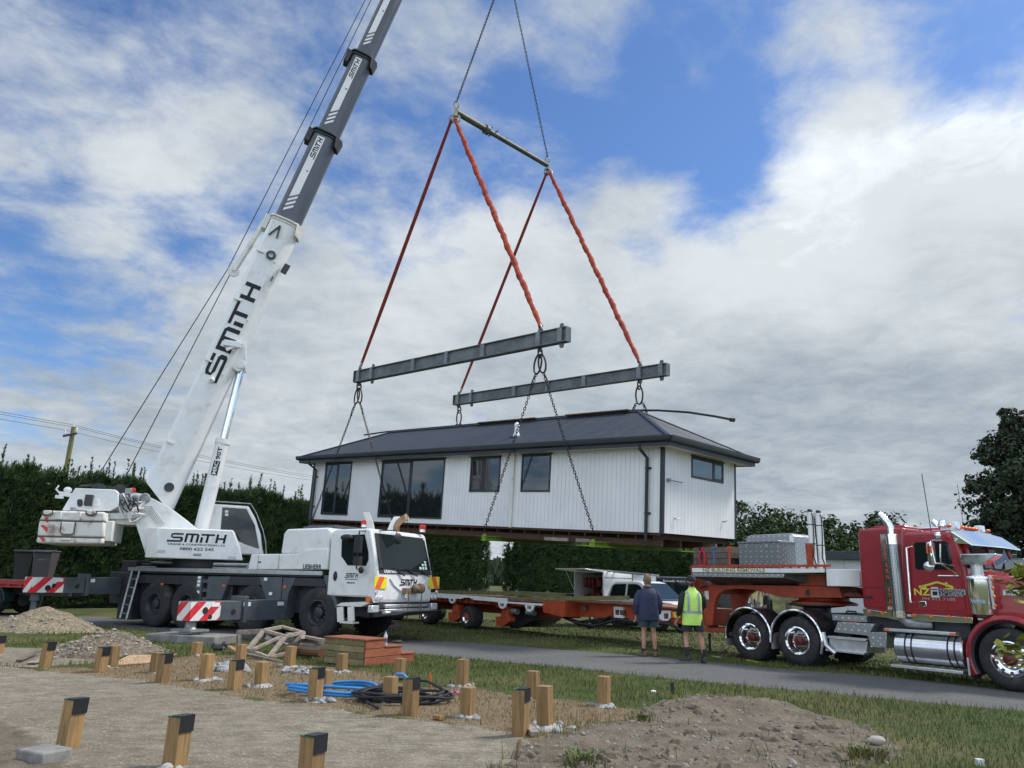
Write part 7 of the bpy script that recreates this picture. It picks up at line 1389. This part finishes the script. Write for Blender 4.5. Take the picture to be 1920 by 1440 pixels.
tag(MB().bar(gp3(975,1385,.0), gp3(972,1425,.02), .02, .02).build('twig', brownw), 'thin brown twig on the gravel edge', 'twig'); q = gp3(1838,1436); tag(MB().box(q.x-.03,q.y-.03,q.z-.05,q.x+.03,q.y+.03,q.z+.06).build('white_peg', white), 'small white peg cut off by the bottom edge', 'peg')
# yellow tape and tool left on the grass by the truck
tag(MB().bar(gp3(1338,1232,.02), gp3(1354,1235,.02), .05, .02).build('pale_strip', lwhite), 'pale strip lying on the grass behind the truck wheels', 'strip'); tag(MB().bar(gp3(1400,1239,.02), gp3(1420,1243,.02), .05, .02).build('yellow_strap', lyel), 'yellow strap on the grass beside the truck wheels', 'strap')
o = MB().bar(gp3(1355,1230,.03), gp3(1392,1231,.05), .14, .06).tube([gp3(1352,1236,.03), a3(1372,1224,18.2), gp3(1396,1236,.02)], .012, 5).build('jack_handle', rust); tag(o, 'rusty jack lying on the grass behind the truck', 'jack')
# bundle and ropes hanging at the front of the crane cab
o = MB(CM).lathe((2.05,.42,1.36),(.25,1,.12),[(.05,-.2),(.11,-.15),(.12,-.03),(.1,.02),(.14,.08),(.13,.18),(.07,.22),(.001,.22)],14).box(1.97,-.18,1.22,2.1,.05,1.38).build('canvas_bundle', mat('brown_canvas', (.20,.14,.08), .9, var=.5, scale=5, dirt=(.03,.03,.03), dirta=.8, bmp=.03, bscale=12)); tag(o, 'brown canvas bundle hanging on the front of the crane cab', 'bundle')
mb = MB(); t0 = c.w(2.1,-.05,1.3); t1 = c.w(2.12,.55,1.25); e = gnd(745,1206); e2 = gnd(772,1198); mb.tube([t0, t0+V((.0,0,-.6)), t0+V((-.05,-.3,-1.0)), V((e2.x-.15,e2.y,.12)), V((e.x,e.y,.04))], .014, 6).tube([t1, t1+V((-.02,-.1,-.6)), t1+V((0,-.3,-.95)), V((e2.x+.15,e2.y+.1,.1)), V((e2.x-.1,e2.y,.04)), V((e.x,e.y,.05))], .014, 6).ell((e.x,e.y,.04),.16,.06,.04,9,5)
tag(mb.build('hanging_rope', rust), 'thin ropes hanging from the crane cab front onto the road', 'rope')
# branch of a sapling reaching in at the right
sp = thing('sapling', 'young yellow green leafy sapling at the right edge', 'tree', Matrix.Translation(V((2.52,3.3,0)))); tb = MB().tube([(0,0,-.1),(.02,0,.8),(0,0,1.4),(.03,0,2.0)], [.02,.016,.012,.005], 7)
sub = []; rr = random.Random(3)
for (px, py, Y_) in ((1905,1088,3.2),(1892,1076,3.25),(1915,1215,3.1),(1886,1208,3.15),(1900,1232,3.12),(1912,1074,3.2),(1908,1108,3.2)): q = atY(px, py, Y_)-V((2.52,3.3,0)); tb.tube([(0,0,q.z-.12), q*.5+V((0,0,q.z*.5-.03)), q], [.006,.004,.002], 5); sub.append(q)
tb.build('trunk', barkm, sp); v = []; f = []
for q in sub:
    for _ in range(7):
        d = V((rr.uniform(-1,1), rr.uniform(-1,.4), rr.uniform(-.7,.7))).normalized(); s = d.cross(V((0,.3,1))).normalized(); n = d.cross(s); l = .024+.022*rr.random(); w = l*.55; b = q+V((rr.uniform(-.035,.035), rr.uniform(-.03,.03), rr.uniform(-.03,.03))); o = len(v)
        v += [b, b+d*l*.5+s*w+n*.004, b+d*l*1.0+s*w*.9+n*.006, b+d*l*1.5, b+d*l*1.0-s*w*.9+n*.006, b+d*l*.5-s*w+n*.004]; f.append((o,o+1,o+2,o+3,o+4,o+5))
me = bpy.data.meshes.new('crown'); me.from_pydata([tuple(x) for x in v], [], f); me.materials.append(leafmat('sapling_leaves', (.10,.16,.02), (.30,.27,.06), 14)); o = bpy.data.objects.new('crown', me); COL.objects.link(o); o.parent = sp
# ================================================================ people
skin = mat('skin', (.42,.22,.15), .55, var=.1)
def skinbody(verts, edges, root):
    me = bpy.data.meshes.new('tmp'); me.from_pydata([v[:3] for v in verts], edges, []); o = bpy.data.objects.new('tmp', me); COL.objects.link(o)
    o.modifiers.new('skin', 'SKIN'); 
    for i, d in enumerate(me.skin_vertices[0].data): d.radius = (verts[i][3], verts[i][4] if len(verts[i]) > 4 else verts[i][3]); d.use_root = (i == root)
    s = o.modifiers.new('sub', 'SUBSURF'); s.levels = 2; s.render_levels = 2
    bpy.context.view_layer.update(); r = bpy.data.meshes.new_from_object(o.evaluated_get(bpy.context.evaluated_depsgraph_get())); bpy.data.objects.remove(o)
    vs = [tuple(v.co) for v in r.vertices]; fs = [tuple(p.vertices) for p in r.polygons]; return vs, fs
def ering(c, rx, ry, n=22, yaw=0, sq=2.3, wr=0, sd=0):
    out = []
    for j in range(n):
        a = 6.2832*j/n; ca, sa = math.cos(a), math.sin(a); k = (abs(ca)**sq+abs(sa)**sq)**(-1/sq); w = 1+wr*noise.noise(V((ca*2.2+sd, sa*2.2, c[2]*5)))
        x, y = rx*ca*k*w, ry*sa*k*w; out.append(V((c[0]+x*math.cos(yaw)-y*math.sin(yaw), c[1]+x*math.sin(yaw)+y*math.cos(yaw), c[2])))
    return out
def limb(mb, pts, rs, n=12, wr=.06, sd=0):
    P = []; R_ = []
    for i in range(len(pts)-1):
        for k in range(4): s = k/4; P.append(V(pts[i])*(1-s)+V(pts[i+1])*s); R_.append((rs[i]*(1-s)+rs[i+1]*s)*(1+wr*noise.noise(V((i*3+k*.9, sd, 0)))))
    P.append(V(pts[-1])); R_.append(rs[-1]); mb.tube(P, R_, n)
def hand(mb, w, d, side, fwd):                            # wrist point, pointing direction
    d = d.normalized(); u = (fwd-d*fwd.dot(d)).normalized(); s = d.cross(u)
    mb.tube([w-d*.03, w+d*.02, w+d*.055, w+d*.095], [.024,.034,.038,.03], 8, sq=.62)
    for k, (o_, L_) in enumerate(((-.027,.062),(-.009,.074),(.009,.07),(.026,.056))):
        b = w+d*.09+u*o_; e = 1.0 if k else .9; mb.tube([b, b+d*L_*.45+s*(.004*side), b+d*L_*.8+s*(.018*side), b+d*L_*.95+s*(.034*side)], [.0095,.009,.008,.006], 6)
    b = w+d*.03-u*.033; mb.tube([b+u*.01, b-u*.018+d*.03, b-u*.02+d*.058+s*(.01*side)], [.013,.011,.008], 6)
def person(loc, yaw, H_, P, label, build=1.0):
    k = H_/1.8; o = thing('person', label, 'person', Matrix.Translation(V(loc)) @ Matrix.Rotation(rad(yaw), 4, 'Z') @ Matrix.Scale(k, 4))
    V0 = [(0,0,.95,.15*build,.11),(0,.0,1.12,.14*build,.10),(0,.01,1.30,.155*build,.11),(0,.0,1.43,.085,.07),(0,.015,1.53,.058),(0,.03,1.60,.072,.08),(0,.035,1.67,.082,.095),(0,.03,1.74,.066,.078)]
    E_ = [(0,1),(1,2),(2,3),(3,4),(4,5),(5,6),(6,7)]
    for s, arm, leg in ((-1,P['la'],P['ll']),(1,P['ra'],P['rl'])):
        b = len(V0); V0 += [(s*.155,0,1.40,.045), (*arm[0],.047), (*arm[1],.032)]; E_ += [(3,b),(b,b+1),(b+1,b+2)]
        b = len(V0); V0 += [(s*.10,0,.88,.092*build), (*leg[0],.06), ((leg[0][0]*.62+leg[1][0]*.38),(leg[0][1]*.62+leg[1][1]*.38)-.015,leg[0][2]*.62+leg[1][2]*.38,.061), (*leg[1],.038)]; E_ += [(0,b),(b,b+1),(b+1,b+2),(b+2,b+3)]
    vs, fs = skinbody(V0, E_, 0); mb = MB(); mb.add(vs, fs)
    hy = P.get('head', 0); 
    for s in (-1,1): mb.ell((s*.082*math.cos(hy)-.02*math.sin(hy), .02+s*.082*math.sin(hy)+.02*math.cos(hy), 1.655), .016, .026, .034, 8, 6)
    fx, fy = -math.sin(hy), math.cos(hy); mb.ell((fx*.125, .03+fy*.125, 1.645), .017, .02, .026, 8, 6)
    mb.ell((fx*.1, .03+fy*.1, 1.60), .03, .025, .012, 8, 6)
    for s in (-1,1): mb.ell((fx*.102+s*.032*fy, .03+fy*.102-s*.032*fx, 1.675), .014, .012, .009, 8, 6)
    for s, arm in ((-1,P['la']),(1,P['ra'])): hand(mb, V(arm[1]), V(arm[1])-V(arm[0]), s, V((0,1,.1)))
    mb.build('body', skin, o, smooth=80)
    return o, k
def shoes(o, P, m, sock, hs, sm, L=.28):
    for leg, ang in ((P['ll'],P.get('lf',0)),(P['rl'],P.get('rf',0))):
        ax_, ay, az = leg[1]; c_, s_ = math.cos(rad(ang)), math.sin(rad(ang)); rg = []; lift = az-.1
        for y, w, h0, h1 in ((-.08,.026,.012,.07),(-.065,.038,.0,.115),(-.02,.042,.0,.12),(.05,.044,.0,.095),(.11,.05,.0,.07),(.165,.045,.0,.055),(.19,.026,.008,.04)):
            rg.append([V((ax_+u*w*c_-y*s_, ay+u*w*s_+y*c_, lift+max(0,z_))) for u, z_ in ((-.9,h0),(.9,h0),(1,h0+(h1-h0)*.4),(.7,h1),(-.7,h1),(-1,h0+(h1-h0)*.4))])
        b = MB().loft(rg).build('shoe', m, o, .004, smooth=50)
        if sock: MB().tube([V((ax_,ay,lift+.09)), V(leg[1])*.5+V((ax_,ay,lift+.2))*.5, V((ax_+(leg[0][0]-ax_)*.3*hs/.15, ay+(leg[0][1]-ay)*.3*hs/.15-.005, lift+.1+hs))], [.046,.048,.056], 12).build('sock', sm, o)
def shorts(o, P, m, hem, b=1.0):
    mb = MB(); mb.loft([ering((0,0,z), rx*b, ry, 24, wr=.03) for z, rx, ry in ((.80,.185,.135),(.90,.185,.14),(1.0,.175,.13),(1.05,.17,.125))])
    for s, leg in ((-1,P['ll']),(1,P['rl'])):
        k = V(leg[0]); t = V((s*.095,0,.9)); f = (t.z-hem)/(t.z-k.z); e = t+(k-t)*f; mb.loft([ering(tuple(t+(e-t)*q+V((s*.012*q,0,0))), (.105+.018*q)*b, .115+.014*q, 18, wr=.07, sd=s) for q in (0,.25,.5,.75,1)])
    mb.build('shorts', m, o, smooth=60)
navy = mat('navy_jacket', (.022,.028,.065), .75, var=.25, scale=5, bmp=.03, bscale=7); tealsh = mat('dark_teal_shorts', (.02,.045,.055), .8, var=.2, scale=5, bmp=.02, bscale=8); blk = mat('black_cloth', (.012,.016,.016), .8, var=.3, scale=5, bmp=.02, bscale=8)
hiv = mat('hi_vis_yellow', (.50,.78,.14), .65, var=.1, scale=4, bmp=.03, bscale=8); refl = mat('reflective_tape', (.30,.32,.36), .4, .3, var=.1); brs = mat('brown_shoe', (.13,.09,.07), .75, var=.3, scale=8); bts = mat('dark_work_boot', (.03,.033,.028), .6, var=.3, scale=8)
# man in the navy jacket
P = {'la':[(-.27,-.02,1.15),(-.285,.03,.88)], 'ra':[(.265,-.01,1.15),(.255,.10,.91)], 'll':[(-.105,.02,.50),(-.125,-.02,.10)], 'rl':[(.115,.03,.50),(.145,.02,.10)], 'lf':28, 'rf':-14, 'head':-.1}
g = gnd(1217, 1231); man, k = person((g.x,g.y,.01), 0, 1.87, P, 'man seen from behind in a navy jacket and dark teal shorts', 1.08)
mb = MB(); mb.loft([ering((0,0,z), rx, ry, 28, wr=.05*(1.45-z)+.012, sd=3) for z, rx, ry in ((.78,.245,.165),(.86,.25,.17),(.95,.25,.17),(1.05,.248,.165),(1.15,.25,.165),(1.25,.245,.16),(1.34,.24,.15),(1.41,.205,.13),(1.46,.15,.10),(1.495,.085,.078),(1.53,.075,.075))])
for s, arm in ((-1,P['la']),(1,P['ra'])): limb(mb, [(s*.16,0,1.40),(s*.22,-.01,1.31),V(arm[0])+V((s*.0,0,0)),V(arm[1])*.94+V(arm[0])*.06], [.08,.086,.078,.058], 14, .1, s*5)
mb.build('jacket', navy, man, smooth=70); mb = MB().tube([(.085*math.cos(a), .008+.078*math.sin(a), 1.515+.012*math.sin(a)) for a in [i*.4488 for i in range(14)]], .022, 7, closed=True); mb.build('collar', navy, man, smooth=60)
shorts(man, P, tealsh, .635, 1.04); shoes(man, P, brs, True, .06, blk)
hr = MB(); hr.loft([ering((0,.028-dy,z), rx, ry, 20, sq=2) for z, rx, ry, dy in ((1.58,.068,.06,.03),(1.62,.084,.082,.022),(1.67,.093,.1,.012),(1.72,.09,.098,.006),(1.765,.07,.078,.002),(1.79,.035,.04,0),(1.797,.006,.006,0))]); hr.build('hair', mat('sandy_hair', (.17,.115,.07), .85, var=.35, scale=30, bmp=.01, bscale=80), man, smooth=60)
# man in the hi-vis vest
P = {'la':[(-.27,-.03,1.17),(-.30,.10,.93)], 'ra':[(.275,.06,1.17),(.21,.22,1.04)], 'll':[(-.15,.06,.50),(-.165,-.04,.13)], 'rl':[(.15,-.01,.50),(.205,-.02,.10)], 'lf':52, 'rf':-8, 'head':.55}
g = gnd(1302, 1243); man2, k = person((g.x,g.y,.01), 4, 1.85, P, 'bearded man from behind in hi vis vest, black cap and shorts')
mb = MB(); mb.loft([ering((0,0,z), rx, ry, 24, wr=.03) for z, rx, ry in ((.93,.175,.125),(1.1,.175,.12),(1.25,.195,.13),(1.36,.205,.125),(1.43,.17,.1),(1.49,.075,.07),(1.52,.064,.066))])
for s, arm in ((-1,P['la']),(1,P['ra'])): limb(mb, [(s*.165,0,1.42),(s*.225,-.01,1.32),arm[0],V(arm[1])*.9+V(arm[0])*.1], [.075,.077,.062,.046], 14, .1, s*4)
mb.build('jumper', blk, man2, smooth=70); VZ = ((.76,.218,.15),(.83,.218,.152),(.95,.212,.15),(1.08,.208,.148),(1.22,.215,.15),(1.33,.215,.145),(1.40,.2,.125),(1.455,.14,.10),(1.50,.088,.085),(1.535,.078,.08))
mb = MB(); mb.loft([ering((-.02*(1.5-z),0,z), rx, ry, 28, wr=.03*(1.6-z), sd=7) for z, rx, ry in VZ]); vest = mb.build('hi_vis_vest', hiv, man2, smooth=70)
mb = MB(); mb.loft([ering((-.02*(1.5-z),0,z), rx*1.022+.002, ry*1.022+.002, 28, wr=.03*(1.6-z), sd=7) for z, rx, ry in ((1.0,.211,.149),(1.055,.209,.148))]); mb.build('waist_tape', refl, vest, smooth=70)
for s in (-1,1): mb = MB(); mb.loft([[V((s*.115+u-.01, y, z)) for u in (-.025,.025)]+[V((s*.115+u-.01, y+.006, z)) for u in (.025,-.025)] for y, z in ((-.148,1.05),(-.154,1.2),(-.147,1.33),(-.118,1.41),(-.06,1.462))]); mb.build('shoulder_tape', refl, vest, smooth=0)
shorts(man2, P, blk, .63); shoes(man2, P, bts, True, .17, blk)
hd = P['head']; cp_ = MB(); cp_.loft([ering((0,.028,z), rx, ry, 20, sq=2, yaw=hd) for z, rx, ry in ((1.665,.098,.112),(1.70,.099,.113),(1.75,.09,.1),(1.79,.06,.068),(1.805,.01,.01))]); fx, fy = -math.sin(hd), math.cos(hd); cp_.loft([[V((fx*d-w*fy, .028+fy*d+w*fx, z)) for w, z in ((-a,1.672),(0,1.69),(a,1.672),(a*.98,1.664),(0,1.682),(-a*.98,1.664))] for d, a in ((.09,.075),(.14,.07),(.19,.045))]); cp_.build('cap', blk, man2, smooth=60)
bd = MB(); bd.loft([ering((fx*.035,.03+fy*.035,z), rx, ry, 16, sq=2, yaw=hd) for z, rx, ry in ((1.55,.045,.05),(1.585,.07,.075),(1.62,.078,.082),(1.645,.078,.076))]); bd.ell((0,.0,1.6),.06,.07,.06,10,6); bd.build('beard', mat('dark_hair', (.04,.025,.018), .9, var=.4, scale=30), man2, smooth=60)
# worker beyond the gooseneck
P = {'la':[(-.27,.05,1.17),(-.24,.22,.98)], 'ra':[(.27,.05,1.17),(.22,.25,1.02)], 'll':[(-.11,.03,.50),(-.12,0,.10)], 'rl':[(.11,.03,.50),(.12,0,.10)], 'head':.2}
g = atY(1440, 1150, 24.5); man3, k = person((g.x,g.y,0), 75, 1.72, P, 'worker in black with yellow vest panels, seen under the gooseneck')
mb = MB(); mb.loft([ering((0,0,z), rx, ry, 24, wr=.03) for z, rx, ry in ((.84,.2,.145),(1.0,.19,.135),(1.25,.205,.14),(1.36,.21,.13),(1.43,.17,.1),(1.49,.075,.07),(1.52,.064,.066))])
for s, arm in ((-1,P['la']),(1,P['ra'])): limb(mb, [(s*.165,0,1.42),(s*.225,-.01,1.32),arm[0]], [.075,.077,.065], 12, .08, s*3)
mb.build('black_top', blk, man3, smooth=70); mb = MB(); mb.loft([[V((u, y, z)) for u in (-.17,.17)]+[V((u, y-.006, z)) for u in (.17,-.17)] for y, z in ((-.152,.9),(-.147,1.1),(-.15,1.25),(-.138,1.36))]); mb.build('yellow_panel', stripes('yellow_black_panel', (.6,.75,.05), (.05,.06,.03), .06, 90, (0,2)), man3, smooth=0)
tr = MB()
for s, leg in ((-1,P['ll']),(1,P['rl'])): limb(tr, [(s*.1,0,.95),leg[0],leg[1]], [.11,.08,.07], 12, .05, s)
tr.build('trousers', blk, man3, smooth=60); shoes(man3, P, bts, False, 0, blk); hr = MB().ell((0,.02,1.70),.09,.105,.1,14,8).build('hair', mat('dark_hair', (.04,.025,.018)), man3)
g = atY(1410, 1150, 26); tr_ = thing('timber_trestle', 'pale timber A frame trestle beyond the gooseneck', 'trestle', Matrix.Translation(V((g.x,g.y,0)))); tm = MB()
for s in (-1,1): tm.bar((-.1+s*.35,0,0),(-.1+s*.03,0,1.75),.08,.05).bar((.5+s*.35,.5,0),(.5+s*.03,.5,1.6),.08,.05)
tm.build('legs', oldw, tr_); MB().bar((-.3,-.05,1.7),(.75,.55,1.62),.08,.12).build('top_beam', oldw, tr_)
for px, Y_, h_, lb in ((1480,29,1.15,'thick post standing on the far bank under the gooseneck'), (1416,27,1.2,'thin dark stake by the trestle under the gooseneck')): g = atY(px, 1150, Y_); tag(MB().cyl((g.x,g.y,-.1),(g.x,g.y,h_ if px > 1450 else 1.25),.12 if px > 1450 else .03,10).build('stake', greyw if px > 1450 else black), lb, 'stake')
